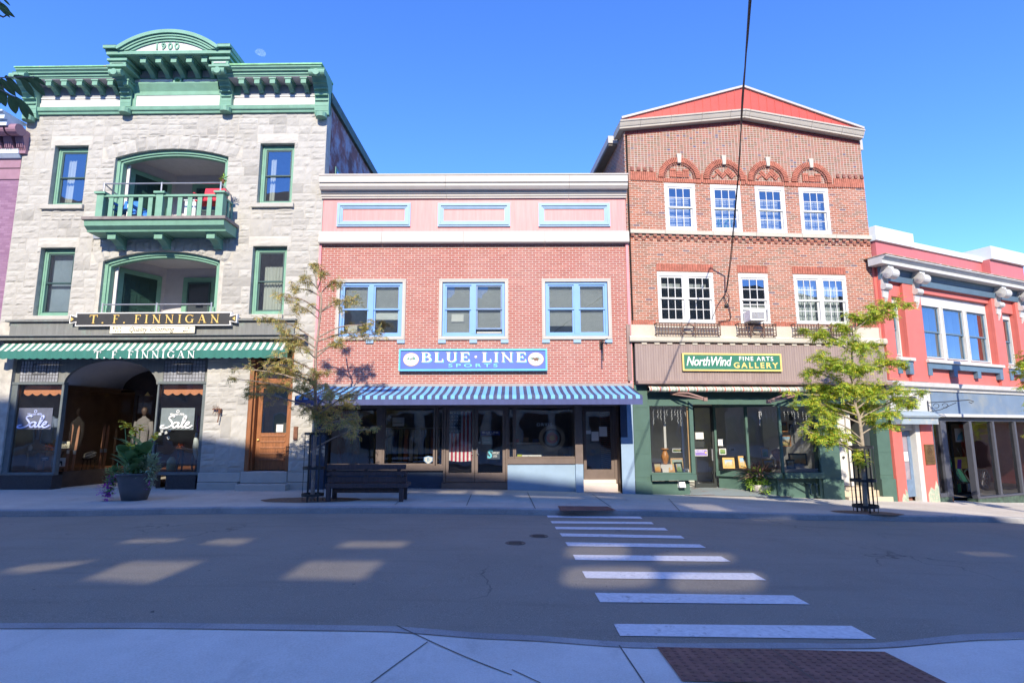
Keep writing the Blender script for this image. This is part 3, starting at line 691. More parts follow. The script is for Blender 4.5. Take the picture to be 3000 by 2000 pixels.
# right side wall, roof line falling to the rear
def side_pt(c, x, y):      # point on plane u=0 of the stone building
    d = ray(c, x, y); a = math.sin(S.yaw); n = (S.c, S.s); t = (S.o[0] * n[0] + S.o[1] * n[1]) / (d.x * n[0] + d.y * n[1]); p = d * t
    return (p.x - S.o[0]) * -S.s + (p.y - S.o[1]) * S.c, CZ + p.z
p0 = side_pt('A2', 1455, 940); p1 = side_pt('A4', 1872, 392); print('side', p0, p1)
sl_ = (p1[1] - p0[1]) / (p1[0] - p0[0]); zr = lambda y: p0[1] + sl_ * (y - p0[0]); YE = 17
mb = MB(); mb.quad((-.002, .38, -.3), (-.002, YE, -.3), (-.002, YE, zr(YE)), (-.002, .38, zr(.38))); mb.quad((-.3, .38, -.3), (-.3, YE, -.3), (-.3, YE, zr(YE)), (-.3, .38, zr(.38)))
mb.build('side_wall', 'red_side', sb, label='peeling purple and red painted brick side wall')
mb = MB(); n_ = 12
for k in range(n_):
    a = .1 + (YE - .1) * k / n_; b2 = .1 + (YE - .1) * (k + 1) / n_
    vs = [(-.3, a, zr(a)), (.10, a, zr(a)), (.10, a, zr(a) + .32), (-.3, a, zr(a) + .4), (-.3, b2, zr(b2)), (.10, b2, zr(b2)), (.10, b2, zr(b2) + .32), (-.3, b2, zr(b2) + .4)]
    mb.add(vs, [(0, 1, 5, 4), (1, 2, 6, 5), (2, 3, 7, 6), (3, 0, 4, 7), (0, 3, 2, 1), (4, 5, 6, 7)])
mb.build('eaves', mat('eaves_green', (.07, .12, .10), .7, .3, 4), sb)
mb = MB(); mb.quad((UL0, .3, ZT + 1.2), (0, .3, zr(.3) + .3), (0, YE, zr(YE) + .3), (UL0, YE, zr(YE) + .3)); mb.build('roof', 'roof_felt', sb)
q0 = side_pt('A4', 1512, 250); q1 = side_pt('A4', 1600, 350)
mb = MB(); mb.box(.0, .03, q0[0], q1[0] + .9, q0[1] - 2.2, q0[1] - .1); wo = mb.build('window', 'green_paint', sb); mb = MB(); mb.box(.02, .034, q0[0] + .12, q1[0] + .8, q0[1] - 2.1, q0[1] - .2); mb.build('pane', 'upper_glass', wo)
# interior rooms of the two upper floors
mb = MB()
for (a, b2) in ((UL0 + .3, AU[0] - .15), (AU[1] + .15, -.31)):
    for (c, d) in ((ZF, 6.0 + .2), (6.2, ZT)):
        mb.quad((a, 3, c), (b2, 3, c), (b2, 3, d), (a, 3, d)); mb.quad((a, .39, c + .01), (b2, .39, c + .01), (b2, 3, c + .01), (a, 3, c + .01)); mb.quad((a, .39, d), (b2, .39, d), (b2, 3, d), (a, 3, d))
        mb.quad((a, .39, c), (a, 3, c), (a, 3, d), (a, .39, d)); mb.quad((b2, .39, c), (b2, 3, c), (b2, 3, d), (b2, .39, d))
mb.build('room', 'room_mid', sb)
# loggias
mat('dark_green_door', (.018, .05, .04), .45, .15)
for nm, A in (('U', AU), ('L', AL)):
    u0, u1, zs, rise, zb = A; P, (cx, cz, r, th) = arch_top(u0, u1, zs, rise); dpt = 1.9; zc = zs + rise
    lo = MB(); a, b2 = u0 - .1, u1 + .1; zb2 = zb - .05; ia, ib = u0 + .75, u1 - .45
    lo.quad((a, .38, zb2), (b2, .38, zb2), (ib, dpt, zb2), (ia, dpt, zb2)); lo.quad((a, .38, zc), (b2, .38, zc), (ib, dpt, zc), (ia, dpt, zc))
    lo.quad((a, .38, zb2), (ia, dpt, zb2), (ia, dpt, zc), (a, .38, zc)); lo.quad((b2, .38, zb2), (ib, dpt, zb2), (ib, dpt, zc), (b2, .38, zc)); lo.quad((ia, dpt, zb2), (ib, dpt, zb2), (ib, dpt, zc), (ia, dpt, zc))
    lg = lo.build('loggia', 'loggia_white', sb)
    fr = MB()
    for rr0, rr1, y0, y1 in ((r - .10, r - .003, .10, .30), (r - .16, r - .104, .14, .30)):
        n = 18
        for k in range(n):
            t0 = -th + 2 * th * k / n; t1 = -th + 2 * th * (k + 1) / n
            fr.plate([(cx + rr1 * math.sin(t0), cz + rr1 * math.cos(t0)), (cx + rr1 * math.sin(t1), cz + rr1 * math.cos(t1)), (cx + rr0 * math.sin(t1), cz + rr0 * math.cos(t1)), (cx + rr0 * math.sin(t0), cz + rr0 * math.cos(t0))], y0, y1)
    fr.box(u0 + .003, u0 + .10, .10, .30, zb, zs - .03); fr.box(u1 - .10, u1 - .003, .10, .30, zb, zs - .03); fr.box(u0 + .1, u0 + .16, .14, .3, zb, zs - .05); fr.box(u1 - .16, u1 - .1, .14, .3, zb, zs - .05)
    fr.build('arch_frame', 'green_paint', sb)
    # back wall window with frame, canted side doors
    wc = (ia + ib) / 2; hz = zc - .32
    d_ = MB(); d_.ring(wc - .55, wc + .55, zb2 + .05, hz, .17, dpt - .05, dpt - .004); w_ = d_.build('back_window', 'green_paint', sb)
    d_ = MB(); d_.ring(wc - .38, wc + .38, zb2 + .25, hz - .17, .05, dpt - .08, dpt - .051); d_.box(wc - .33, wc + .33, dpt - .078, dpt - .05, (zb2 + hz) / 2 - .03, (zb2 + hz) / 2 + .03); d_.build('sash', 'dark_sash', w_)
    d_ = MB(); d_.quad((wc - .36, dpt - .06, zb2 + .25), (wc + .36, dpt - .06, zb2 + .25), (wc + .36, dpt - .06, hz - .2), (wc - .36, dpt - .06, hz - .2)); d_.build('pane', MT.get('dark_glass') or mat('dark_glass', (.05, .06, .07), .08, 0), w_)
    d_ = MB(); d_.ring(ib - .62, ib - .06, zb2 + .05, hz, .12, dpt - .05, dpt - .006); w_ = d_.build('back_window', 'green_paint', sb); d_ = MB(); d_.box(ib - .5, ib - .18, dpt - .04, dpt - .02, zb2 + .2, hz - .12); d_.build('pane', 'dark_glass', w_)
    # canted door on the left side wall
    ang = math.atan2(dpt - .38, ia - a); Ld = math.hypot(dpt - .38, ia - a); dd = MB(); dd.ring(.3, Ld - .15, zb2 + .01, hz, .14, -.05, -.004); do = dd.build('side_door', 'green_paint', sb, loc=(a, .38, 0)); do.rotation_euler = (0, 0, ang)
    dd = MB(); dd.box(.44, Ld - .29, -.035, -.006, zb2 + .02, hz - .14)
    for i in range(2):
        for j in range(3): dd.ring(.5 + i * .42, .86 + i * .42, zb2 + .2 + j * (hz - zb2 - .4) / 3, zb2 + .12 + (j + 1) * (hz - zb2 - .4) / 3, .05, -.045, -.034)
    dd.build('door_leaf', 'dark_green_door', do)
    MB().box(u0 + .17, u0 + .26, .32, .36, zb, zs).build('jamb_trim', 'white_paint', sb)
# balcony
zfl = S.at('A3', 1500, 725)[1]; BV = -.85
bu0, bu1 = S.at('A3', 742, 745, BV)[0], S.at('A3', 2068, 740, BV)[0]
zt_, zb_ = S.at('A3', 1400, 728, BV)[1], S.at('A3', 1400, 757, BV)[1]; zr_ = S.at('A3', 1400, 540, BV + .1)[1]
bal = MB(); bal.box(bu0, bu1, BV, .0, zb_, zt_); bo = bal.build('balcony', mat('deck_grey', (.22, .19, .18), .8, .2), sb, bevel=.01)
z2 = zb_ - .30
fa = MB(); fa.prof([(BV + .05, zb_ - .001), (0, zb_ - .001), (0, z2), (BV + .22, z2), (BV + .2, z2 + .05), (BV + .08, z2 + .14)], bu0 + .06, bu1 - .06); fa.build('fascia', 'green_paint', bo)
for k in range(3):
    uc = (bu0 + .72, (bu0 + bu1) / 2, bu1 - .55)[k]; m_ = MB(); modillion(m_, uc - .12, uc + .12, z2 - .36, z2 - .002, .62); m_.build('bracket', 'green_paint', bo)
m_ = MB(); m_.box(BP[0], BP[1], -.05, .0, BP[2], BP[3] - .1); m_.build('back_board', mat('blue_grey_board', (.25, .28, .33), .8, .1), bo)
rx0, rx1 = bu0 + .38, bu1 - .02 - .2
yf = BV + .14
hr = MB(); hr.box(rx0, rx1, yf - .03, yf + .07, zr_ - .03, zr_ + .03)
for xx in (rx0, rx1 - .08): hr.box(xx, xx + .08, yf + .071, -.02, zr_ - .03, zr_ + .03)
hr.build('rail', 'green_paint', bo)
for xx in (rx0 - .05, (rx0 + rx1) / 2 - .1, rx1 - .13):
    m_ = MB(); m_.box(xx, xx + .2, yf - .05, yf + .14, zt_, zr_ + .05); m_.box(xx - .06, xx + .26, yf - .1, yf + .19, zr_ + .051, zr_ + .11); m_.build('post', 'green_paint', bo)
n = 11
for k in range(n):
    if k == n // 2: continue
    xx = rx0 + .28 + (rx1 - rx0 - .56 - .13) * k / (n - 1); MB().box(xx, xx + .13, yf, yf + .03, zt_, zr_ - .03).build('baluster', 'green_paint', bo)
for xx in (rx0, rx1 - .05):
    for k in range(3): yy = yf + .22 + k * .2; MB().box(xx, xx + .04, yy, yy + .1, zt_, zr_ - .03).build('baluster', 'green_paint', bo)
pz = S.at('A3', 1400, 432, yf)[1]; pm = MB(); pm.tube([(rx0 + .1, -.01, zr_ + .1), (rx0 + .1, -.1, pz - .12), (rx0 + .1, yf, pz), (rx1 - .05, yf, pz), (rx1 - .05, -.1, pz - .12), (rx1 - .05, -.01, zr_)], .022)
for xx in (rx0 + .1, (rx0 + rx1) / 2, rx1 - .05): pm.tube([(xx, yf, zr_ + .1), (xx, yf, pz + .03)], .024)
pm.build('pipe_rail', 'steel_pipe', bo)
# pipe rail in the lower loggia
pl = S.at('A5', 1200, 30, -.05)[1]; pa, pb2 = S.at('A5', 785, 40, -.05)[0], S.at('A5', 1620, 25, -.05)[0]
m_ = MB(); m_.tube([(pa, -.05, pl), (pb2, -.05, pl)], .02)
for xx in (pa, (pa + pb2) / 2, pb2): m_.tube([(xx, -.05, pl - .35), (xx, -.05, pl + .05)], .022)
m_.build('pipe_rail', 'steel_pipe', sb)
# ---------------- roof cornice
cn = MB()
zA = ZT; zm1 = S.at('A', 700, 1022, -.1)[1]
uL, uR = S.at('A', 325, 1060, -.1)[0], S.at('A2', 1350, 1040, -.1)[0]
cn.prof([(0, zA), (-.07, zA), (-.09, zA + .08), (-.13, zA + .1), (-.15, zA + .2), (-.12, zm1), (0, zm1)], UL0, 0)
CP = .62; zt1 = S.at('A', 600, 718, -CP + .1)[1]; ztop = S.at('A', 600, 628, -CP)[1]
uq = lambda c, x, y, v: S.at(c, x, y, v)[0]
cl = uq('A', 1028, 700, -CP); cr = uq('A', 2075, 700, -CP)       # raised centre starts / ends
crown_u0 = uq('A', 150, 640, -CP); crown_u1 = uq('A2', 1388, 610, -CP)
H0 = zt1
cn.box(UL0, 0, -.03, .35, zm1, ztop - .05)                            # frieze board
co_ = cn.build('cornice', 'green_paint', sb)
def crown(mb, a, b2, z, zt, p):
    h = zt - z; mb.prof([(0, z), (-p + .12, z), (-p + .12, z + .12 * h), (-p + .08, z + .2 * h), (-p + .08, z + .45 * h), (-p + .02, z + .5 * h), (-p + .02, z + .62 * h), (-p - .04, z + .8 * h), (-p - .04, zt), (0, zt)], a, b2)
m_ = MB(); crown(m_, crown_u0, cl + .2, zt1, ztop, CP); crown(m_, cr - .1, crown_u1, zt1, ztop, CP); m_.build('crown', 'green_paint', co_, bevel=.008)
m_ = MB(); m_.box(crown_u0 - .03, cl + .1, -CP - .07, .4, ztop + .001, ztop + .04); m_.box(cr, crown_u1 + .03, -CP - .07, .4, ztop + .001, ztop + .05); m_.build('capping', 'green_top', co_)
m_ = MB(); m_.box(crown_u0 + .1, cl + .1, -CP + .14, -.04, zt1 - .02, zt1 - .003); m_.box(cr, crown_u1 - .1, -CP + .14, -.04, zt1 - .02, zt1 - .003); m_.build('soffit', 'loggia_white', co_)
zbk = zm1 + (zt1 - zm1) * .45
def panel(c, x0, y0, x1, y1, v=-.05):
    a, b2, c2, d = S.rc(c, x0, y0, x1, y1, v); p = MB(); p.ring(a, b2, c2, d, .04, -.07, -.031); p.build('panel_frame', 'white_paint', co_)
    p = MB(); e = .09; p.add([(a + .04, -.035, c2 + .04), (b2 - .04, -.035, c2 + .04), (b2 - .04, -.035, d - .04), (a + .04, -.035, d - .04), (a + .04 + e * 2, -.075, c2 + e), (b2 - .04 - e * 2, -.075, c2 + e), (b2 - .04 - e * 2, -.075, d - e), (a + .04 + e * 2, -.075, d - e)], [(4, 5, 6, 7), (0, 1, 5, 4), (1, 2, 6, 5), (2, 3, 7, 6), (3, 0, 4, 7)]); p.build('panel', 'white_paint', co_)
panel('A', 350, 905, 1122, 1015); panel('A2', 565, 885, 1335, 1000)
m_ = MB(); m_.box(uL + .1, cl - .1, -.05, -.031, zm1 + .42, zt1 - .03); m_.box(cr + .2, uR, -.05, -.031, zm1 + .42, zt1 - .03); m_.build('frieze_shade_board', 'frieze_shade_grey', co_)  # grey board paints the cornice's shade onto the frieze between brackets
for k in range(6): uc = uq('A', 400 + k * 143, 780, -CP); m_ = MB(); modillion(m_, uc - .08, uc + .08, zt1 - .30, zt1 - .021, CP - .08); m_.build('bracket', 'green_paint', co_)
for k in range(5): uc = uq('A2', 622 + k * 144, 770, -CP); m_ = MB(); modillion(m_, uc - .08, uc + .08, zt1 - .30, zt1 - .021, CP - .08); m_.build('bracket', 'green_paint', co_)
def big_console(c, xt, xb, yb, yt, v, hw=.22):
    uc = (uq(c, xt, yt, -v * .95) + uq(c, xb, yb, -v * .2)) / 2; z0 = S.at(c, xb, yb, -.15)[1]; z1 = S.at(c, xt, yt, -v)[1]
    m_ = MB(); console(m_, uc - hw, uc + hw, z0, z1, v); m_.disc(uc, z1 - .2, .1, .1, -v * 1.02 - .12, -v * 1.02, 12); m_.lathe([(0.16, z0 - .12), (.17, z0 + .02)], uc, -.15, 12); m_.build('console', 'green_paint', co_); return uc, z0, z1
c1 = big_console('A', 180, 275, 1080, 660, CP + .04); c4 = big_console('A2', 1345, 1395, 1050, 625, CP + .04)
c2_ = big_console('A', 1080, 1155, 1010, 625, CP + .06, .17); c3 = big_console('A', 2020, 2080, 1000, 610, CP + .06, .17)
# raised centre
PV = .84
ru0, ru1 = uq('A', 975, 490, -PV), uq('A', 2115, 490, -PV); rzb = S.at('A', 1500, 497, -PV)[1]; rzt = S.at('A', 1500, 465, -PV)[1]
pu0, pu1 = uq('A', 928, 420, -PV - .1), uq('A', 2132, 400, -PV - .1); pzs = S.at('A', 1500, 408, -PV - .1)[1]; pza = S.at('A', 1500, 268, -PV - .1)[1]
print('centre', ru0, ru1, rzb, rzt, pu0, pu1, pzs, pza, 'crown', crown_u0, crown_u1, zt1, ztop, zm1)
m_ = MB(); m_.box(cl - .1, cr + .1, -.05, .5, ztop - .06, rzb); m_.box(ru0, ru1, -PV, .9, rzb, rzt)
m_.prof([(-PV + .02, rzt), (.9, rzt), (.9, pzs), (-PV - .1, pzs), (-PV - .1, pzs - .1), (-PV + .02, rzt + .06)], pu0 + .06, ru0 + .35); m_.prof([(-PV + .02, rzt), (.9, rzt), (.9, pzs), (-PV - .1, pzs), (-PV - .1, pzs - .1), (-PV + .02, rzt + .06)], ru1 - .35, pu1 - .06)
pd = m_.build('pediment', 'green_paint', co_, bevel=.008)
a_, b_ = pu0 + .42, pu1 - .42
m_ = MB(); top, (cx, cz, r, th) = arch_top(a_, b_, pzs - .08, pza - pzs + .06, 20); m_.plate([(a_, rzt)] + top + [(b_, rzt)], -PV + .05, .9)
m_.build('tympanum', 'white_paint', co_)
m_ = MB(); 
for (r0, r1, y0) in ((r - .09, r + .02, -PV - .1), (r - .16, r - .091, -PV - .05), (r - .23, r - .161, -PV - .02), (r - .26, r - .231, -PV + .02), (r - .30, r - .261, -PV + .01)):
    n = 24
    for k in range(n):
        t0 = -th + 2 * th * k / n; t1 = -th + 2 * th * (k + 1) / n; Q = [(cx + r1 * math.sin(t0), cz + r1 * math.cos(t0)), (cx + r1 * math.sin(t1), cz + r1 * math.cos(t1)), (cx + r0 * math.sin(t1), cz + r0 * math.cos(t1)), (cx + r0 * math.sin(t0), cz + r0 * math.cos(t0))]
        Q = [(x, max(z, rzt + .001)) for x, z in Q]
        if len({(round(x, 3), round(z, 3)) for x, z in Q}) == 4 and abs((Q[0][0] - Q[2][0]) * (Q[1][1] - Q[3][1]) - (Q[1][0] - Q[3][0]) * (Q[0][1] - Q[2][1])) > 1e-4: m_.plate(Q, y0, -PV + .055 if r1 < r else .9)
m_.build('arch_molding', 'green_paint', co_)
n1 = S.rc('A', 1465, 408, 1670, 460, -PV + .16)
txt('1900', n1[0], n1[1], rzt + .05, rzt + .27, -PV + .049, 'green_paint', pd, off=.02, ext=.03, name='date', space=1.25)
for (x0, x1) in ((1015, 1150), (1950, 2095)):
    a, b2, c2, d = S.rc('A', x0, 500, x1, 620, -PV + .1); m_ = MB(); m_.box(a, b2, -PV + .1, 0, c2 + .02, rzb - .002); m_.box(a - .06, b2 + .06, -PV + .05, 0, c2 + .0, c2 + .07); m_.box(a - .06, b2 + .06, -PV + .05, 0, rzb - .16, rzb - .08); m_.build('pier', 'green_paint', co_, bevel=.006)
    m_ = MB(); m_.box(a + .07, b2 - .07, -PV + .08, -PV + .1, c2 + .14, rzb - .22); m_.build('pier_panel', 'white_paint', co_)
for k in range(5): uc = uq('A', 1283 + k * 142, 572, -PV); m_ = MB(); modillion(m_, uc - .085, uc + .085, rzb - .36, rzb - .003, PV - .1, -.05); m_.build('bracket', 'green_paint', co_)
m_ = MB(); q = S.rc('A', 1240, 600, 1980, 700, -.05); m_.box(q[0], q[1], -.07, -.051, q[2] - .05, rzb - .05); m_.build('frieze_shade_board', 'frieze_shade_grey', co_)  # same painted shade under the raised centre
for (x0, x1) in ((1245, 1585), (1690, 1995)):
    q = S.rc('A', x0, 735, x1, 772, -.1); m_ = MB(); m_.box(q[0], q[1], -.12, -.05, q[2], q[3]); m_.build('strip_panel', 'white_paint', co_)
q = S.rc('A', 1235, 778, 2005, 800, -.15); m_ = MB(); m_.prof([(0, q[2] - .1), (-.1, q[2] - .1), (-.2, q[3]), (-.2, q[3] + .04), (0, q[3] + .04)], q[0], q[1]); q2 = S.at('A', 1635, 750, -.14); m_.arc(q2[0], q2[1], .08, .14, 0, 2 * math.pi, -.17, -.05, 16); m_.build('molding', 'green_paint', co_)
q = S.rc('A', 1215, 832, 2060, 1020, -.1); m_ = MB(); m_.box(q[0], q[1], -.1, -.03, zm1, q[3]); q = S.rc('A', 1240, 865, 2030, 995, -.12); m_.ring(q[0], q[1], q[2], q[3], .06, -.13, -.1); m_.build('centre_board', 'green_paint', co_)
q = S.rc('A', 1257, 882, 2015, 978, -.11); m_ = MB(); m_.box(q[0], q[1], -.115, -.1, q[2], q[3]); m_.build('centre_panel', 'white_paint', co_)
# ---------------- shopfront
sf = MB(); u_r = S.at('A6', 1022, 275, -.35)[0]; zc_t = S.at('A5', 700, 265, -.35)[1]; zc_b = S.at('A5', 700, 298, -.35)[1]
fr0 = S.at('A5', 95, 200)[0]; fr1 = S.at('A6', 955, 200)[0]; zft = S.at('A5', 300, 165, -.1)[1]
sf.box(fr0, fr1, -.08, 0, zc_t - .05, zft); sf.box(fr0 - .1, fr1 + .05, -.16, 0, zft + .001, zft + .06)
sf.prof([(0, zc_b), (-.3, zc_b), (-.3, zc_b + .1), (-.36, zc_b + .13), (-.38, zc_t - .02), (-.08, zc_t + .06), (0, zc_t + .06)], UL0 - .15, u_r)
fo = sf.build('fascia', 'slate_fascia', sb, bevel=.006)
# header wall between fascia and shop
za = S.at('A5', 700, 640)[1]; zg0 = S.at('A5', 300, 460)[1]
SFZ = .12
# transom zones + arch
def su(x, y, v=SFZ): return S.at('A5', x, y, v)[0]
def sz(x, y, v=SFZ): return S.at('A5', x, y, v)[1]
e0, e1 = su(487, 640), su(1197, 640); gl0, gl1 = su(120, 900), su(462, 900); gr0, gr1 = su(1208, 900), su(1545, 900)
apx = sz(850, 458); eh = apx - za; ec = (e0 + e1) / 2; ea = (e1 - e0) / 2
ell_ = [(ec + ea * math.cos(math.pi - math.pi * k / 24), za + eh * math.sin(math.pi * k / 24)) for k in range(25)]
mb = MB(); mb.plate([(SF0, za)] + [(e0 - .001, za)] + ell_ + [(e1 + .001, za), (SF1, za), (SF1, SFT + .05), (SF0, SFT + .05)], SFZ, SFZ + .1); mb.build('shop_header', 'slate_fascia', sb)
tg = MB(); tf = MB()
for a, b2 in ((gl0 - .02, e0 - .18), (e1 + .2, gr1)):
    zt = zg0; tg.box(a, b2, SFZ - .012, SFZ - .003, za + .08, zt); n = 13
    for k in range(n + 1): x = a + (b2 - a) * k / n; tf.box(x - .006, x + .006, SFZ - .02, SFZ - .0125, za + .08, zt)
    for k in range(7): z = za + .08 + (zt - za - .08) * k / 6; tf.box(a, b2, SFZ - .0195, SFZ - .013, z - .006, z + .006)
    tf.ring((a + b2) / 2 - .22, (a + b2) / 2 + .22, za + .3, za + .62, .025, SFZ - .03, SFZ - .0205)
tg.build('prism_glass', mat('prism_glass', (.27, .28, .31), .25, .25, 2.5), sb); tf.build('lead_bars', mat('lead', (.08, .08, .085), .6, .1), sb)
fr = MB(); zsb = sz(250, 1308)
for a, b2 in ((SF0, gl0), (su(463, 900) - .02, su(476, 900)), (su(1195, 900), gr0), (gr1, SF1)): fr.box(a, b2, SFZ - .06, SFZ + .1, zsb - .02, za)
for a, b2 in ((SF0, su(476, 900)), (su(1195, 900), SF1)): fr.box(a, b2, SFZ - .08, SFZ + .1, za - .0, za + .07); fr.box(a, b2, SFZ - .08, SFZ + .1, zsb - .1, zsb - .021)
fr.build('shop_frame', mat('slate_trim', (.12, .14, .14), .5, .15), sb, bevel=.005)
st = MB(); st.box(SF0 - .1, su(402, 1380, .05), .02, .4, -.2, zsb - .101); st.box(su(1272, 1380, .05), su(1500, 1380, .05), .02, .4, -.2, zsb - .101); st.build('stall_riser', 'black_granite', sb)
g = MB(); g.quad((gl0, SFZ, zsb), (gl1 - .02, SFZ, zsb), (gl1 - .02, SFZ, za), (gl0, SFZ, za)); g.quad((gr0, SFZ, zsb), (gr1, SFZ, zsb), (gr1, SFZ, za), (gr0, SFZ, za))
dp = 2.6; xa, xb = gl1 + .03, su(1010, 900, dp); g.quad((xa, SFZ + .12, zsb), (xb, dp, zsb), (xb, dp, za), (xa, SFZ + .12, za)); xc, xd = su(1195, 900), su(1195, 900) - .05
xc = gr0 - .05; xd2 = su(1190, 800, dp); g.quad((xc, SFZ + .12, zsb), (xd2, dp, zsb), (xd2, dp, za), (xc, SFZ + .12, za)); g.build('shop_pane', 'shop_glass', sb)
ki = MB()
def slant(mb, p, q, z0, z1, t=.12): mb.add([(p[0], p[1], z0), (q[0], q[1], z0), (q[0] - t, q[1], z0), (p[0] - t, p[1], z0), (p[0], p[1], z1), (q[0], q[1], z1), (q[0] - t, q[1], z1), (p[0] - t, p[1], z1)], [(0, 1, 5, 4), (4, 5, 6, 7), (2, 3, 7, 6), (3, 0, 4, 7), (1, 2, 6, 5)])
slant(ki, (xa, .4), (xb, dp), -.2, zsb - .02); slant(ki, (xc + .12, .4), (xd2 + .12, dp), -.2, zsb - .02); ki.build('bulkhead', 'dark_wood', sb)
# vault and entrance door
va = MB(); n = 24; vs = []; fs = []
for k in range(n + 1):
    x, z = ell_[k]; vs += [(x, SFZ + .1, z), (ec + (x - ec) * .97, dp, z)]
    if k < n: fs.append((2 * k, 2 * k + 1, 2 * k + 3, 2 * k + 2))
va.add(vs, fs); va.build('vault', mat('plaster', (.42, .40, .40), .85, .04), sb, smooth=True)
bk = MB(); bk.plate([(ec - .97 * ea, za - .0)] + [(ec + (x - ec) * .97, z) for x, z in ell_] + [(ec + .97 * ea, za)], dp, dp + .05); bk.box(ec - ea, ec + ea, dp + .005, dp + .05, za - .06, za - .002)
bk.build('fanlight', 'dark_wood', sb)
dr = MB(); dr.ring(xb + .02, xd2 - .02, .0, za - .06, .1, dp, dp + .08); do = dr.build('shop_door', 'dark_wood', sb); MB().quad((xb + .1, dp + .04, .1), (xd2 - .1, dp + .04, .1), (xd2 - .1, dp + .04, za - .1), (xb + .1, dp + .04, za - .1)).build('pane', 'shop_glass', do)
# interior
it = MB(); zi = za + .2; it.quad((SF0, 6, -.1), (SF1 + .5, 6, -.1), (SF1 + .5, 6, zi), (SF0, 6, zi)); it.quad((SF0 + .01, .4, -.1), (SF0 + .01, 6, -.1), (SF0 + .01, 6, zi), (SF0 + .01, .4, zi)); it.quad((SF1 + .01, .4, -.1), (SF1 + .5, 6, -.1), (SF1 + .5, 6, zi), (SF1 + .01, .4, zi))
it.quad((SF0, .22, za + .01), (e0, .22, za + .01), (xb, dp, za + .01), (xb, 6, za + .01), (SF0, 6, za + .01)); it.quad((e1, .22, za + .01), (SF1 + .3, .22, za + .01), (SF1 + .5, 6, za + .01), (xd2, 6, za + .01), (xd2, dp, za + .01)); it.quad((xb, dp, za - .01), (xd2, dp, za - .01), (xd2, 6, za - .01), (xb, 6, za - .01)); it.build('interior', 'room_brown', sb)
fl = MB(); fl.quad((SF0, .4, zsb - .04), (xa, .4, zsb - .04), (xb, dp, zsb - .04), (xb, 3.4, zsb - .04), (SF0, 3.4, zsb - .04)); fl.quad((xc, .4, zsb - .04), (SF1, .4, zsb - .04), (SF1, 3.4, zsb - .04), (xd2, 3.4, zsb - .04)); fl.build('display_floor', 'brown_wood', sb)
MB().box(SF0, SF1, .4, 6, -.05, .012).build('entry_floor', 'concrete', sb)
# scalloped orange valances inside the windows
def valance(par, a, b2, zt, zb, y, m, sc=.13, amp=.035, n=60, name='valance', wave=0.0):
    mb = MB(); vs = []; fs = []
    for i in range(n + 1):
        x = a + (b2 - a) * i / n; ph = abs(math.sin((x - a) / sc * math.pi / 1)) * amp; yy = y + wave * math.sin(x * 5)
        vs += [(x, yy, zt), (x, yy - .002 + wave * math.sin(x * 9), zb - ph)]
        if i < n: fs.append((2 * i, 2 * i + 1, 2 * i + 3, 2 * i + 2))
    return mb.add(vs, fs).build(name, m, par)
mat('orange_cloth', (.62, .26, .13), .9, .08)
zo = sz(1380, 712); valance(sb, gl0 + .02, gl1 - .04, za - .02, zo + .03, SFZ + .15, 'orange_cloth', .26, .07, name='inner_valance'); valance(sb, gr0 + .02, gr1 - .02, za - .02, zo + .03, SFZ + .15, 'orange_cloth', .26, .07, name='inner_valance')
# side door
zdt = S.at('A6', 780, 640, .3)[1]; d0, d1 = S.at('A6', 648, 900, .3)[0], S.at('A6', 898, 900, .3)[0]
m_ = MB(); m_.box(DR0 + .001, DR0 + .12, .0, .38, ZDB, SFT); m_.box(DR1 - .1, DR1 - .001, .0, .38, ZDB, SFT); m_.box(DR0 + .12, DR0 + .16, .1, .35, ZDB, SFT); m_.box(DR0 + .16, DR1 - .1, .22, .38, zdt, zdt + .16); m_.box(DR0 + .16, DR1 - .1, .2, .38, SFT - .3, SFT)
dfr = m_.build('door_frame', 'brown_wood', sb, bevel=.006)
gz0 = S.at('A6', 780, 1012, .3)[1]; gz1 = S.at('A6', 780, 672, .3)[1]
a, b2 = DR0 + .165, DR1 - .105; m_ = MB(); m_.ring(a, b2, ZDB + .02, zdt - .005, .13, .29, .34, wb=gz0 - ZDB - .02, wt=zdt - gz1)
for k in range(5): z = ZDB + .28 + k * .17; m_.prof([(.29, z), (.265, z + .01), (.275, z + .05), (.29, z + .06)], a + .14, b2 - .14)
leaf = m_.build('door', 'brown_wood', sb, bevel=.004); MB().quad((a + .13, .31, gz0), (b2 - .13, .31, gz0), (b2 - .13, .31, gz1), (a + .13, .31, gz1)).build('pane', 'upper_glass', leaf)
m_ = MB(); m_.lathe([(.0, 0), (.03, .01), (.035, .03), (.02, .05)], 0, 0, 12); k_ = m_.build('handle', 'gold', leaf, smooth=True, loc=(a + .07, .29, gz0 - .2)); k_.rotation_euler = (R_(90), 0, 0)
MB().quad((DR0 + .16, .3, zdt + .16), (DR1 - .1, .3, zdt + .16), (DR1 - .1, .3, SFT - .3), (DR0 + .16, .3, SFT - .3)).build('transom_pane', 'upper_glass', sb)
m_ = MB(); m_.box(DR0 - .2, DR1 + .4, 1.8, 1.85, 0, SFT); m_.box(DR0 - .2, DR0 - .15, .39, 1.8, 0, SFT); m_.box(DR1 + .1, DR1 + .15, .39, 1.8, 0, SFT); m_.box(DR0 - .2, DR1 + .1, .39, 1.8, SFT, SFT + .02); m_.build('hallway', 'room_dark', sb)
MB().box(d1 - .32, d1 - .12, .285, .29, gz0 + .02, gz0 + .24).build('notice', 'white_paint', leaf)
s1 = S.rc('A6', 535, 1310, 887, 1372, -.1); s2 = S.rc('A6', 495, 1380, 880, 1433, -.38)
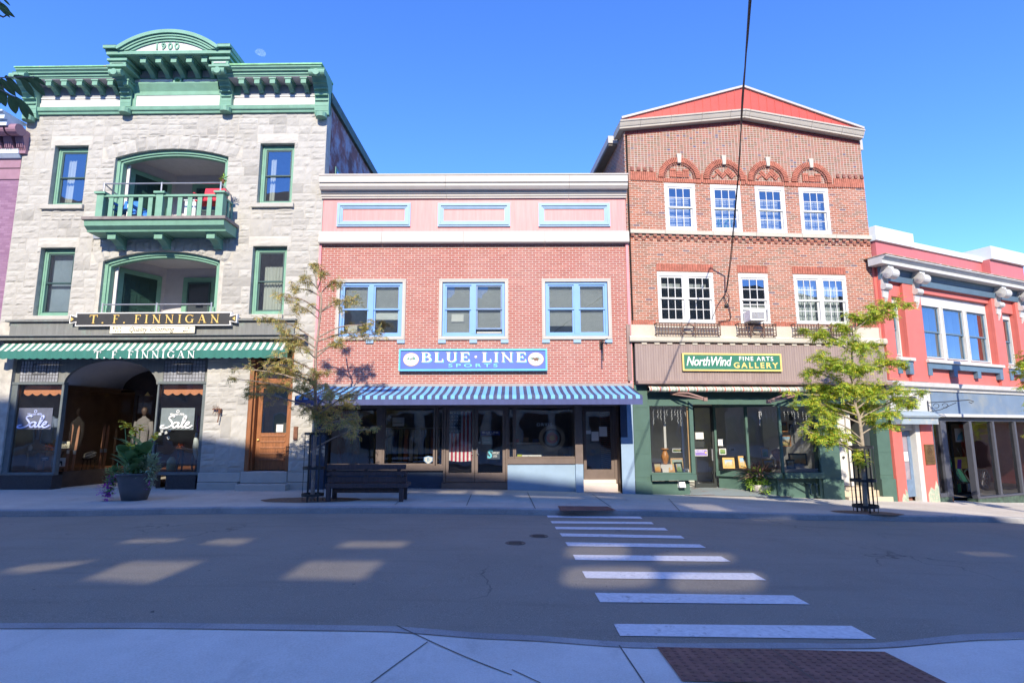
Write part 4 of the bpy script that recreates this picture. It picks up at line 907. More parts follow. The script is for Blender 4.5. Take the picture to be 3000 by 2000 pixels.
m_ = MB(); m_.box(s1[0], s1[1], -.1, .38, .17, ZDB - .005); m_.build('step', 'smooth_stone', sb, bevel=.015); m_ = MB(); m_.box(s2[0], s2[1], -.4, .0, -.05, .165); m_.build('step', 'smooth_stone', sb, bevel=.015)
m_ = MB(); a, b2 = SF1, s1[0] - .01; m_.box(a, b2, -.09, .0, .2, ZDB - .03); m_.box(a + .02, b2 - .05, -.14, 0, -.1, .195); m_.box(s1[1] + .01, -.02, -.09, .0, .2, ZDB - .03); m_.box(s1[1] + .01, -.02, -.14, 0, -.1, .195); m_.build('base_course', 'smooth_stone', sb, bevel=.015)
m_ = MB(); q = S.rc('A6', 945, 965, 970, 1065, -.03); m_.box(q[0], q[1], -.06, .0, q[2], q[3]); m_.build('iron_plate', mat('rust', (.16, .07, .04), .8, .3, 12), sb)
# green awning
AP = .42; aw0, aw1 = S.at('A5', 40, 330, -.12)[0], S.at('A6', 925, 320, -.12)[0]; azt = S.at('A5', 700, 316, -.12)[1]; azf = S.at('A5', 700, 383, -AP)[1]; azb = S.at('A5', 700, 447, -AP)[1]
stripemat('green_stripe', [(0, (.05, .19, .15)), (.52, (.80, .78, .72)), (.56, (.35, .08, .08)), (.59, (.80, .78, .72)), (.90, (.35, .08, .08)), (.93, (.80, .78, .72)), (.97, (.05, .19, .15))], .198)
mat('green_cloth', (.035, .16, .13), .85, .08, 1.5, streak=True)
m_ = MB(); n = 60; vs = []; fs = []
for i in range(n + 1):
    x = aw0 + (aw1 - aw0) * i / n
    for j in range(5): t_ = j / 4; vs.append((x, -.12 - (AP - .12) * t_, azt + (azf - azt) * t_ - .02 * math.sin(math.pi * t_) + .006 * math.sin(x * 3)))
for i in range(n):
    for j in range(4): fs.append((i * 5 + j, i * 5 + j + 1, (i + 1) * 5 + j + 1, (i + 1) * 5 + j))
aw = m_.add(vs, fs).build('awning', 'green_stripe', sb, smooth=True)
valance(aw, aw0 - .06, aw1 + .02, azf, azb + .03, -AP, 'green_cloth', .22, .03, 300, wave=.008)
m_ = MB(); m_.tube([(aw0, -.13, azt + .02), (aw1, -.13, azt + .02)], .05, 8); m_.build('roller', 'iron', aw)
m_ = MB()
for xx in (aw0 + .6, ec - .2, aw1 - .9): m_.box(xx, xx + .12, -.17, -.1, azt + .02, azt + .09)
m_.build('awning_clamp', 'steel_pipe', aw)
q = S.rc('A5', 725, 388, 1492, 440, -AP); serif('T. F. FINNIGAN', q[0], q[1], q[2], q[3], -AP - .012, 'sign_white', aw, gap=.33, ext=.004)
# iron boot hook on the wall
hk = MB(); q = S.at('A5', 1668, 830, -.05); X0, Z0 = q
hk.box(X0 - .14, X0 + .12, -.1, -.05, Z0 - .02, Z0 + .01); hk.box(X0 + .06, X0 + .12, -.14, -.04, Z0 - .12, Z0 - .021); hk.tube([(X0 + .08, -.1, Z0 - .12), (X0 + .07, -.11, Z0 - .25), (X0 + .05, -.12, Z0 - .38)], .014)
for dx in (-.08, 0, .05): hk.tube([(X0 + dx, -.1, Z0), (X0 + dx - .03, -.13, Z0 + .06), (X0 + dx + .01, -.15, Z0 + .08), (X0 + dx + .03, -.12, Z0 + .02), (X0 + dx - .02, -.12, Z0 - .15)], .007)
hk.v = [(x - X0, y + .05, z - Z0) for x, y, z in hk.v]; o = hk.build('iron_bracket', 'rust', None, loc=S.w(X0, -.05, Z0)); o.rotation_euler = (0, 0, S.yaw); tag(o, 'small rusty iron fixture on the stone pier between shop and brown door', 'bracket')
# signs
def sign_empty(F, name, label, u, z, v): return thing(name, label, 'sign', F.w(u, v, z), F.yaw)
V0 = -.2; q = S.rc('Z6', 108, 72, 2245, 240, V0 - .05); mid = (S.at('Z6', 95, 250, V0 - .05)[0], S.at('Z6', 2240, 250, V0 - .05)[0])
uc = (q[0] + q[1]) / 2; zc = (q[2] + q[3]) / 2; h = (S.at('Z6', 1200, 66, V0 - .05)[1] - S.at('Z6', 1200, 250, V0 - .05)[1]) / 2; hw = (S.at('Z6', 2245, 160, V0 - .05)[0] - S.at('Z6', 98, 160, V0 - .05)[0]) / 2; hx = (S.at('Z6', 2318, 160, V0 - .05)[0] - S.at('Z6', 8, 165, V0 - .05)[0]) / 2
uc = (S.at('Z6', 2318, 160, V0 - .05)[0] + S.at('Z6', 8, 165, V0 - .05)[0]) / 2; zc = (S.at('Z6', 1200, 66, V0 - .05)[1] + S.at('Z6', 1200, 250, V0 - .05)[1]) / 2
sg = sign_empty(S, 'shop_sign', 'long black sign with gold serif letters and pale border over the green awning', uc, zc, V0)
def outline(e): return [(-hx - e, -h * .62 - e), (-hw + .02 - e, -h * .42 - e), (-hw + .0 - e, -h - e), (hw + e, -h - e), (hw - .02 + e, -h * .42 - e), (hx + e, -h * .62 - e), (hx + e, h * .72 + e), (hw - .02 + e, h * .42 + e), (hw + e, h + e), (-hw - e, h + e), (-hw + .02 - e, h * .42 + e), (-hx - e, h * .72 + e)]
MB().plate(outline(0), -.02, .1).build('border', 'sign_white', sg); MB().plate(outline(-.028), -.03, -.0205).build('board', 'sign_black', sg)
serif('T. F. FINNIGAN', S.at('Z6', 308, 160, V0)[0] - uc, S.at('Z6', 2092, 160, V0)[0] - uc, -h * .64, h * .62, -.0305, 'gold', sg, gap=.42, ext=.012)
for s_ in (-1, 1): MB().plate([(s_ * (hx - .05), h * .33), (s_ * (hx - .05), -h * .3), (s_ * (hx - .13), 0)], -.036, -.031).build('arrow', 'gold', sg)
a, b2, c2, d = S.rc('Z6', 575, 262, 1735, 355, V0); sg2 = sign_empty(S, 'shop_sign', 'small cream sign with script lettering hung under the long black sign', (a + b2) / 2, (c2 + d) / 2, V0); W, H = (b2 - a) / 2, (d - c2) / 2
MB().box(-W, W, 0, .05, -H, H).build('board', 'cream', sg2, bevel=.01)
T = lambda s, x0, x1, y0, y1, m, sh=0, off=0, **k: txt(s, S.at('Z6', x0, y1, V0)[0] - (a + b2) / 2, S.at('Z6', x1, y1, V0)[0] - (a + b2) / 2, S.at('Z6', x0, y1, V0)[1] - (c2 + d) / 2, S.at('Z6', x0, y0, V0)[1] - (c2 + d) / 2, -.0005, m, sg2, sh, off=off, **k)
T('EST', 615, 738, 273, 300, 'ink', off=.01, space=1.2); T('1923', 615, 725, 316, 342, 'ink', off=.01, space=1.2); T('79', 1605, 1672, 273, 300, 'ink', off=.01, space=1.2); T('MAIN ST', 1578, 1702, 314, 342, 'ink', off=.01); T('Quality', 840, 1090, 272, 358, 'ink', .3); T('Clothing', 1125, 1460, 272, 354, 'ink', .3)
# ------------------------------------------------------------------ low brick shop with pink frieze
brickmat('pink_brick', [(0, (.31, .095, .075)), (.45, (.37, .12, .095)), (.8, (.33, .105, .08)), (1, (.41, .155, .12))], (.55, .50, .45), .2, .068, .0125, stain=(.30, .11, .08))
m, t, b = nodes('pink_metal'); v = objco(t); c = mixc(t, ramp(t, noise(t, scaled(t, v, (5, 5, .35)), 2.2, 5, .65), [(.3, (0,)), (.75, (1,))]), (.57, .19, .19), (.62, .27, .26)); t.links.new(c, b.inputs['Base Color']); b.inputs['Roughness'].default_value = .5; MT['pink_metal'] = m
mat('off_white', (.46, .425, .385), .55, .04, 3, grime=(.5, .48, .45), gscale=2, gamt=(.6, .9)); mat('pale_blue', (.24, .38, .54), .5, .06, 4); mat('bright_blue', (.17, .34, .66), .45, .05, 4); mat('pink_trim', (.68, .26, .28), .6, .08)
mat('bronze_frame', (.15, .115, .10), .4, .1, 5); mat('blue_wall', (.26, .36, .47), .7, .06, 3, grime=(.18, .24, .3), gscale=4, gamt=(.65, .85)); mat('navy_wall', (.03, .05, .09), .6, .1)
mat('paper', (.72, .72, .70), .8, .03); mat('screen_grey', (.10, .12, .14), .8, .05)
W9 = 9.13; ZB = 9.16
bb = B.empty('brick_shop', 'two storey red brick shop with pink metal frieze and blue framed windows', 'building')
bt = B.at
ze = lambda x, y, v=0: bt('B1', x, y, v)[1]
zb1, zb0 = ze(1100, 462, -.12), ze(1100, 545, -.12)            # white band
zf1 = ze(1100, 238, -.04); zw0 = B.at('B2', 1000, 130)[1]
wins = [B.rc('B1', 190, 796, 692, 1214), B.rc('B1', 892, 794, 1405, 1212), B.rc('B1', 1602, 792, 2114, 1208)]
print('blue', wins, zb1, zb0, zf1, zw0)
wins = [(w_[0] if 0 else (w_[0] + w_[1]) / 2 - 1.02, (w_[0] + w_[1]) / 2 + 1.02, wins[1][2], wins[1][3]) for w_ in wins]
mb = MB(); mb.plate([(0, zw0 - .25), (W9, zw0 - .25), (W9, zb0 + .1), (0, zb0 + .1)], 0, .3, [[(a + .05, c + .05), (b2 - .05, c + .05), (b2 - .05, d - .05), (a + .05, d - .05)] for a, b2, c, d in wins]); mb.build('wall', 'pink_brick', bb)
mb = MB(); mb.box(0, W9, -.0, .3, zb0 + .1, ZB - .3); mb.build('frieze', 'pink_metal', bb)
mb = MB(); J = [B.at('B1', x, 500, -.15)[0] for x in (513, 1075, 1638)]; ed = [-.05] + J + [W9 + .05]
for a, b2 in zip(ed, ed[1:]): mb.prof([(0, zb0), (-.15, zb0), (-.17, zb0 + .03), (-.14, zb1 - .05), (-.1, zb1), (0, zb1)], a + .004, b2 - .004)
mb.build('band', 'off_white', bb)
mb = MB(); J = [B.at('B1', x, 150, -.25)[0] for x in (955, 1805)]; ed = [-.05] + J + [W9 + .03]
q = [(0, zf1), (-.06, zf1), (-.06, zf1 + .05), (-.09, zf1 + .06), (-.09, zf1 + .11), (-.13, zf1 + .13), (-.14, ze(1100, 185, -.14)), (-.24, ze(1100, 178, -.2)), (-.30, ze(1100, 150, -.3)), (-.30, ze(1100, 128, -.3)), (-.34, ze(1100, 124, -.34)), (-.34, ZB - .02), (0, ZB - .02)]
for a, b2 in zip(ed, ed[1:]): mb.prof(q, a + .003, b2 - .003)
mb.build('cornice', 'off_white', bb); MB().box(-.06, W9 + .04, -.36, .4, ZB - .019, ZB + .02).build('coping', 'off_white', bb)
MB().quad((0, .3, ZB - .35), (W9, .3, ZB - .35), (W9, 18, ZB - .8), (0, 18, ZB - .8)).build('roof', 'roof_felt', bb)
for x0, x1 in ((208, 710), (901, 1399), (1592, 2090)):
    a, b2, c, d = B.rc('B1', x0, 270, x1, 431, -.04); e = .045; mb = MB()
    for k, (i, pr) in enumerate(((0, .05), (.045, .075), (.09, .045), (.13, .03))): mb.ring(a + i, b2 - i, c + i, d - i, .05, -.0 - pr, -.001 - .0002 * k)
    mb.build('panel_frame', 'pale_blue', bb)
mb = MB(); mb.box(-.04, .03, -.06, 0, zw0 - .2, zb0); mb.box(W9 - .05, W9 + .03, -.06, 0, zw0 - .2, zb0); mb.build('edge_trim', 'pink_trim', bb)
mat('blind_bright', (.70, .73, .72), .6, .05)
for i, (a, b2, c, d) in enumerate(wins):
    f = MB(); f.ring(a, b2, c, d, .10, -.05, .06); f.ring(a + .02, b2 - .02, c + .02, d - .02, .02, -.06, -.051); wo = f.build('window_surround', 'off_white', bb, bevel=.005)
    for k in range(3): u = a + .0 + k * (b2 - a - .22) / 2; q = MB(); q.box(u, u + .22, -.045, 0, c - .095, c - .002); q.build('sill_block', 'pale_blue', wo)
    x0, x1, y0, y1 = a + .11, b2 - .11, c + .11, d - .11; xm = (x0 + x1) / 2; sm = MB(); gl = MB(); zm = (y0 + y1) / 2 + .02
    sm.ring(x0, x1, y0, y1, .07, .0, .09); sm.box(xm - .07, xm + .07, -.004, .09, y0 + .07, y1 - .07)
    sc = MB()
    for s_, (e, g_) in enumerate(((x0 + .07, xm - .07), (xm + .07, x1 - .07))):
        opened = (i == 1 and s_ == 1); dst = sc if opened else sm
        dst.ring(e, g_, zm - .03, y1 - .07, .045, .03, .06); dst.ring(e, g_, y0 + .07 + (.14 if opened else 0), zm + .03, .05, .061, .09)
        gl.quad((e + .04, .045, zm), (g_ - .04, .045, zm), (g_ - .04, .045, y1 - .1), (e + .04, .045, y1 - .1)); gl.quad((e + .04, .075, y0 + .1 + (.14 if opened else 0)), (g_ - .04, .075, y0 + .1 + (.14 if opened else 0)), (g_ - .04, .075, zm), (e + .04, .075, zm))
        zl = {(0, 0): zm + .03, (0, 1): zm - .3, (2, 0): y0 + .35}.get((i, s_), y0 + .1); bl = blinds(wo, e + .02, g_ - .02, zl, y1 - .1, .14, .032)
        if (i, s_) == (0, 1): MB().box(e + .02, g_ - .02, .13, .15, zm - .3, zm - .1).build('blind_stack', 'blind_bright', wo)
    sm.build('sash', 'bright_blue', wo); 
    if sc.v: sc.build('screen_sash', mat('shade_blue', (.14, .22, .36), .5), wo)
    gl.build('pane', 'upper_glass', wo)
    if i == 1: u = bt('B1', 992, 1032)[0]; u2 = bt('B1', 1076, 1032)[0]; MB().box(u, u2, .1, .104, bt('B1', 1000, 1083)[1], bt('B1', 1000, 1031)[1]).build('notice', 'paper', wo)
    if i == 0: u = bt('B1', 272, 1110)[0]; u2 = bt('B1', 338, 1110)[0]; MB().box(u, u2, .12, .16, y0 + .09, y0 + .36).build('paper_stack', 'paper', wo)
mb = MB(); mb.quad((.1, 2.6, 3.2), (W9 - .1, 2.6, 3.2), (W9 - .1, 2.6, 6.4), (.1, 2.6, 6.4)); mb.quad((.1, .31, 3.6), (W9 - .1, .31, 3.6), (W9 - .1, 2.6, 3.6), (.1, 2.6, 3.6)); mb.quad((.1, .31, 6.3), (W9 - .1, .31, 6.3), (W9 - .1, 2.6, 6.3), (.1, 2.6, 6.3)); mb.quad((.1, .31, 3.6), (.1, 2.6, 3.6), (.1, 2.6, 6.3), (.1, .31, 6.3)); mb.quad((W9 - .1, .31, 3.6), (W9 - .1, 2.6, 3.6), (W9 - .1, 2.6, 6.3), (W9 - .1, .31, 6.3)); mb.build('room', 'room_mid', bb)
mb = MB(); mb.box(-.02, W9 + .02, -.07, .02, zw0 - .24, zw0 - .02); mb.build('flashing', mat('grey_trim', (.30, .27, .26), .6, .1, 5), bb)
# blue sign
a, b2, c, d = B.rc('Z5', 92, 105, 2133, 402, -.12); uc = (a + b2) / 2; zc = (c + d) / 2; W, H = (b2 - a) / 2, (d - c) / 2
sg = sign_empty(B, 'shop_sign', 'wide blue sign with cream lettering and two oval pictures on the brick front', uc, zc, -.12)
mat('sign_blue', (.085, .14, .44), .45, .06, 1.5); mat('sky_trim', (.12, .55, .80), .45); mat('cream_letter', (.88, .74, .46), .5, .03); mat('aqua_letter', (.20, .70, .82), .5, .03)
MB().box(-W, W, .0, .1, -H, H).build('board', 'sign_blue', sg); MB().ring(-W, W, -H, H, .045, -.03, -.0005).build('border', 'sky_trim', sg)
zz = lambda x, y: (B.at('Z5', x, y, -.12)[0] - uc, B.at('Z5', x, y, -.12)[1] - zc)
for word, x0, x1 in (('BLUE', 392, 1062), ('LINE', 1228, 1838)):
    p = zz(x0, 283); q = zz(x1, 150); serif(word, p[0] + .022, q[0] + .022, p[1] - .02, q[1] - .02, -.0008, 'aqua_letter', sg, gap=.2, ext=.003); serif(word, p[0], q[0], p[1], q[1], -.006, 'cream_letter', sg, gap=.2, ext=.012)
p = zz(1148, 212); MB().disc(p[0], p[1], .035, .035, -.012, -.001, 14).build('lettering', 'cream_letter', sg)
p = zz(770, 352); q = zz(1447, 306); txt('SPORTS', p[0], q[0], p[1], q[1], -.001, 'aqua_letter', sg, space=1.5, ext=.006)
mat('orange_rim', (.75, .38, .12), .5); mat('pale_snow', (.72, .76, .74), .7, .1, 6); mat('fir_green', (.10, .26, .18), .8, .2); mat('moose_brown', (.18, .10, .07), .8); mat('mount_grey', (.38, .42, .44), .8, .2, 8)
for k, (cx_, cy_) in enumerate(((256, 249), (1975, 244))):
    p = zz(cx_, cy_); w_ = .21; h_ = .18; MB().disc(p[0], p[1], w_ + .014, h_ + .014, -.008, -.001).build('picture_rim', 'orange_rim', sg); pic = MB().disc(p[0], p[1], w_, h_, -.012, -.0085).build('picture', 'pale_snow', sg)
    m_ = MB(); rn = random.Random(k)
    m_.plate([(p[0] - w_ * .8, p[1]), (p[0] - .4 * w_, p[1] + .3 * h_), (p[0], p[1] + .18 * h_), (p[0] + .3 * w_, p[1] + .6 * h_), (p[0] + .8 * w_, p[1] + .1 * h_), (p[0] + .8 * w_, p[1])], -.0135, -.0125); m_.build('hills', 'mount_grey', pic)
    m_ = MB()
    for j in range(9): x = p[0] + w_ * rn.uniform(-.75, .7); z = p[1] + rn.uniform(-.12, .05) * h_; s_ = rn.uniform(.25, .55) * h_; m_.plate([(x - .018, z), (x + .018, z), (x, z + s_)], -.0155 - j * .0003, -.014)
    m_.build('firs', 'fir_green', pic)
    m_ = MB()
    if k: 
        m_.disc(p[0] + .01, p[1] + .0, .075, .04, -.021, -.0186, 16); m_.disc(p[0] - .07, p[1] + .02, .035, .02, -.0225, -.0187, 12)
        for dx in (-.045, -.02, .04, .06): m_.box(p[0] + dx, p[0] + dx + .012, -.0216, -.0188, p[1] - .085, p[1] - .015)
        m_.build('moose', 'moose_brown', pic)
    else: m_.box(p[0] + .02, p[0] + .035, -.021, -.0186, p[1] - .07, p[1] + .01); m_.disc(p[0] + .028, p[1] + .022, .011, .011, -.0215, -.0187, 8); m_.build('angler', mat('red_coat', (.45, .08, .10), .8), pic)
# sign bracket
p = B.at('B1', 2024, 1225, 0); m_ = MB(); m_.box(-.05, .05, -.02, 0, -.12, .12); m_.box(-.02, .02, -.4, -.02, .02, .07); m_.tube([(0, -.3, .02), (0, -.3, -.28), (0, -.3, -.5)], .018); m_.tube([(0, -.02, .1), (.16, -.2, .16)], .014)
o = m_.build('sign_bracket', 'iron', None, loc=B.w(p[0], 0, p[1] - .1)); tag(o, 'black iron bracket on brick below the right blue window', 'bracket')
# awning
BP_ = 1.62; a0 = B.at('A6', 1100, 662, -.08)[0]; a1 = B.at('B2', 2190, 155, -.08)[0]; zt = B.at('B2', 1000, 160, -.08)[1]; zf = B.at('B2', 1000, 245, -BP_)[1]; f0 = B.at('A6', 963, 740, -BP_)[0]; f1 = B.at('B2', 2287, 250, -BP_)[0]; zv = B.at('B2', 1000, 330, -BP_)[1]
print('awning', a0, a1, f0, f1, zt, zf, zv)
a0 = f0 = (a0 + f0) / 2; a1 = f1 = (a1 + f1) / 2
stripemat('blue_stripe', [(0, (.05, .06, .14)), (.48, (.15, .38, .66))], .2); mat('slate_cloth', (.07, .085, .20), .85, .08, 1.5, streak=True); mat('alu', (.4, .45, .5), .4, .05)
m_ = MB(); vs = []; fs = []; n = 50
for i in range(n + 1):
    x = a0 + (a1 - a0) * i / n
    for j in range(7): t_ = j / 6; vs.append((x, -.08 - (BP_ - .08) * t_, zt + (zf - zt) * t_ - .03 * math.sin(math.pi * t_)))
    vs.append((x, -BP_ - .02, zf - .09))
for i in range(n):
    for j in range(7): fs.append((i * 8 + j, i * 8 + j + 1, (i + 1) * 8 + j + 1, (i + 1) * 8 + j))
aw = m_.add(vs, fs).build('awning', 'blue_stripe', bb, smooth=True)
valance(aw, a0, a1, zf - .091, zv, -BP_ - .015, 'slate_cloth', 1.4, .0, 60, wave=.004)
m_ = MB()
for x in (a0 + .4, (a0 + a1) / 2, a1 - .4): m_.tube([(x, -.05, zt - .5), (x, -.8, zt - .35), (x, -BP_ + .05, zf - .1)], .025)
m_.tube([(a0, -BP_ + .02, zf - .07), (a1, -BP_ + .02, zf - .07)], .03, 8); m_.build('awning_arm', 'alu', aw)
m_ = MB(); m_.quad((a0, -.08, zt), (a0, -BP_, zf - .02), (a0, -BP_ - .01, zv), (a0, -BP_ + .25, zv + .1), (a0, -.08, zt - .25)); m_.quad((a1, -.08, zt), (a1, -BP_, zf - .02), (a1, -BP_ - .01, zv), (a1, -BP_ + .25, zv + .1), (a1, -.08, zt - .25)); m_.build('wing', 'slate_cloth', aw)
# shopfront (v .25)
SV = .25
def X(x, y=900, v=SV): return B.at('B2', x, y, v)[0]
def Z(y, x=1000, v=SV): return B.at('B2', x, y, v)[1]
zg = G(0); m_ = MB(); m_.box(0, W9, .05, .3, Z(345), zw0 - .24); m_.build('header', 'bronze_frame', bb)
zt2 = Z(345)
fr = MB(); gl = MB(); sl2 = MB()
xL = B.at('A6', 1195, 1000, SV)[0]; xM = X(390, 700)
def win(x0, x1, z0, z1, w_=.06): fr.ring(x0, x1, z0, z1, w_, SV - .05, SV + .06); gl.quad((x0 + w_ - .01, SV, z0 + w_ - .01), (x1 - w_ + .01, SV, z0 + w_ - .01), (x1 - w_ + .01, SV, z1 - w_ + .01), (x0 + w_ - .01, SV, z1 - w_ + .01))
xa = B.at('A6', 1590, 1100, SV)[0]; xw = B.at('A6', 1625, 1100, SV)[0]
zsl = Z(888, 300)
win(xL, xa, zsl, zt2); fr.box(xa, xw, SV - .06, SV + .06, zsl, zt2); win(xw, X(395, 620), zsl, zt2); win(X(402, 620), X(468, 620), zsl, zt2, .04)
fr.box(xL, X(468, 900), SV - .08, SV + .08, zsl - .14, zsl - .001)
fr.box(X(1040, 600), X(1060, 600), SV - .07, SV + .06, G(1), zt2)
zs2 = Z(820, 1400); win(X(1062, 600), X(1118, 600), zs2, zt2, .04); win(X(1119, 600), X(1690, 600), zs2, zt2, .05); fr.box(X(1057, 840), X(1682, 840), SV - .14, SV + .1, Z(872, 1400), zs2 - .001)
fr.build('shop_frame', 'bronze_frame', bb, bevel=.004); gl.build('shop_pane', 'shop_glass', bb)
m_ = MB(); m_.box(xL, X(462, 1000), SV - .0, SV + .08, -.3, zsl - .141); m_.build('stall_riser', 'navy_wall', bb); MB().box(X(1057, 950), X(1682, 950), SV - .1, SV + .1, -.4, Z(872, 1400) - .001).build('stall_riser', 'blue_wall', bb)
m_ = MB(); x0 = X(1682, 900, .0); x1 = X(1752, 900, .0); m_.box(x0, x1, -.02, .9, -.4, Z(875, 1700, 0)); m_.build('pilaster', 'blue_wall', bb); MB().box(x0, x1, -.02, .9, Z(875, 1700, 0) + .001, Z(340, 1700, 0)).build('pilaster', 'bronze_frame', bb)
# double doors
zd0, zd1 = Z(1050, 700), Z(380, 700) + .08; dx = [X(490, 700), X(757, 700), X(1040, 700)]
for k in range(2):
    m_ = MB(); m_.ring(dx[k] + .005, dx[k + 1] - .005, zd0 + .03, zd1, .085, SV - .03, SV + .03, wb=.26); do = m_.build('shop_door', 'bronze_frame', bb, bevel=.004); MB().quad((dx[k] + .08, SV, zd0 + .28), (dx[k + 1] - .08, SV, zd0 + .28), (dx[k + 1] - .08, SV, zd1 - .08), (dx[k] + .08, SV, zd1 - .08)).build('pane', 'shop_glass', do)
    s_ = 1 if k == 0 else -1; hx_ = dx[1] - s_ * .07; m_ = MB(); zh = Z(760, 750); m_.tube([(hx_, SV - .03, zh + .12), (hx_, SV - .09, zh + .1), (hx_, SV - .09, zh), (hx_ - s_ * .0, SV - .09, zh - .06), (hx_ - s_ * .05, SV - .05, zh - .08)], .012); m_.build('handle', 'steel_pipe', do)
MB().box(dx[0] - .1, dx[2] + .1, SV - .06, SV + .08, -.3, zd0 + .02).build('threshold', 'bronze_frame', bb)
m_ = MB(); m_.box(X(470, 700), dx[0] - .002, SV - .06, SV + .06, zd0, zt2); m_.box(dx[0], dx[2], SV - .05, SV + .05, zd1 + .003, zt2 - .001); m_.build('door_frame', 'bronze_frame', bb)
# right side doorway recess
rv = .75; x0 = X(1752, 900, 0); x1 = X(2105, 900, 0); m_ = MB(); m_.box(X(1745, 700, rv), X(1775, 700, rv) , rv - .05, rv + .05, G(2.5), Z(345, 1900, rv)); q0, q1 = X(1752, 700, rv), X(2032, 700, rv); zq0, zq1 = Z(1012, 1900, rv), Z(365, 1900, rv)
m_ = MB(); m_.ring(q0, q1, zq0, zq1, .09, rv - .03, rv + .03, wb=.28); do = m_.build('side_door', 'bronze_frame', bb, bevel=.004); MB().quad((q0 + .08, rv, zq0 + .27), (q1 - .08, rv, zq0 + .27), (q1 - .08, rv, zq1 - .08), (q0 + .08, rv, zq1 - .08)).build('pane', 'shop_glass', do)
for xx, yy, xx2, yy2 in ((1776, 565, 1822, 598), (1827, 576, 1895, 662), (1898, 530, 1972, 620)): a, b2, c, d = B.rc('B2', xx, yy, xx2, yy2, rv - .01); MB().box(a, b2, rv - .01, rv - .006, c, d).build('notice', 'paper', do)
m_ = MB(); m_.box(q0 - .1, q1 + .2, rv + .031, rv + .1, zq1 + .01, zw0); m_.box(q1 + .002, q1 + .1, rv - .05, rv + .05, -.3, zt2); m_.build('door_surround', 'bronze_frame', bb)
m_ = MB(); m_.box(x1, x1 + .03, .0, rv + .05, -.4, zt2 + .1); m_.build('reveal', 'bronze_frame', bb)
m_ = MB(); m_.box(X(1755, 1080, .35), q1 + .02, .35, rv + .1, -.4, Z(1052, 1900, .5)); m_.box(X(1755, 1030, .6), q1 + .02, rv - .16, rv + .12, -.4, zq0 - .004); m_.build('door_step', mat('pink_step', (.62, .53, .48), .8, .06), bb, bevel=.01)
zn = B.at('B2', 2130, 628)[1]; m_ = MB(); m_.box(x1, W9, -.03, .25, -.45, zn); m_.build('pier', 'blue_wall', bb); m_ = MB(); m_.box(x1, x1 + .19, -.028, .25, zn + .001, zt2 + .15); m_.build('pier', 'navy_wall', bb, label='dark navy upper part of the right pier'); MB().box(x1 + .191, W9, -.03, .25, zn + .001, zt2 + .15).build('pier', 'blue_wall', bb)
u0_ = B.at('A6', 1105, 1000, 0)[0]; m_ = MB(); m_.box(.0, B.at('A6', 1190, 1000, 0)[0], -.03, .25, -.2, zt2 + .1); m_.build('pier', 'navy_wall', bb)
# interior
it = MB(); it.quad((.02, 5, -.3), (x0 + .1, 5, -.3), (x0 + .1, 5, 3.2), (.02, 5, 3.2)); it.quad((.02, .3, -.3), (.02, 5, -.3), (.02, 5, 3.2), (.02, .3, 3.2)); it.quad((x0 + .09, .95, -.3), (x0 + .09, 5, -.3), (x0 + .09, 5, 3.2), (x0 + .09, .95, 3.2)); it.quad((0, .3, 3), (W9, .3, 3), (W9, 5, 3), (0, 5, 3)); it.quad((0, .33, -.05), (x0, .33, -.05), (x0, 5, -.05), (0, 5, -.05))
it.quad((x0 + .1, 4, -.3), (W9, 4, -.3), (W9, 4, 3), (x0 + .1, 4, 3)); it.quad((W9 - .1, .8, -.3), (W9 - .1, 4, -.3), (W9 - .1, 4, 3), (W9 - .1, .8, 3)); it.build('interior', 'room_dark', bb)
sh = MB(); sh.box(xL, X(462), .35, 1.1, zsl - .25, zsl - .2); sh.box(X(1070), X(1680), .35, 1.1, zs2 - .1, zs2 - .04); sh.build('display_shelf', 'room_mid', bb)
# ------------------------------------------------------------------ three storey brick gallery building
RS = [(0, (.18, .08, .08)), (.02, (.13, .09, .11)), (.05, (.32, .115, .07)), (.35, (.37, .135, .08)), (.6, (.28, .105, .065)), (.8, (.22, .115, .075)), (.92, (.40, .16, .10))]
brickmat('red_brick', RS, (.56, .51, .44), .2, .069, .0125); RS2 = [(0, (.10, .08, .13)), (.05, (.32, .125, .08)), (.35, (.26, .13, .08)), (.6, (.33, .12, .085)), (.85, (.20, .11, .065))]
brickmat('header_brick', RS2, (.54, .49, .42), .104, .0675, .0115, off=.0); brickmat('side_brick', RS, (.5, .46, .42), .2, .069, .0125, axis='yz')
mat('orange_brick', (.40, .14, .09), .85, .25, 9, .3); mat('limestone', (.50, .45, .37), .8, .07, 2, grime=(.55, .47, .36), gscale=1.5, gamt=(.55, .85)); mat('red_metal', (.46, .075, .05), .45, .08, 2); mat('white_wood', (.60, .60, .58), .5, .02)
m, t, b = nodes('corrugated'); v = objco(t); s_ = _n(t, 'ShaderNodeSeparateXYZ'); t.links.new(v, s_.inputs[0]); mm = _n(t, 'ShaderNodeMath', operation='MULTIPLY'); mm.inputs[1].default_value = 2 * math.pi / .075; t.links.new(s_.outputs[0], mm.inputs[0]); sn = _n(t, 'ShaderNodeMath', operation='SINE'); t.links.new(mm.outputs[0], sn.inputs[0])
c = mixc(t, ramp(t, noise(t, scaled(t, v, (4, 4, .5)), 2, 4), [(.3, (0,)), (.8, (1,))]), (.25, .185, .165), (.32, .245, .215)); t.links.new(c, b.inputs['Base Color']); b.inputs['Roughness'].default_value = .6; bump(t, b, sn.outputs[0], .8, .006); MT['corrugated'] = m
mat('storefront_green', (.065, .125, .10), .6, .1, 3, grime=(.11, .17, .14), gscale=4, gamt=(.65, .85)); mat('brown_flash', (.24, .17, .15), .6, .15, 4, grime=(.4, .3, .2), gscale=5, gamt=(.6, .8)); mat('shade_black', (.01, .011, .012), .9)
W8 = 7.70
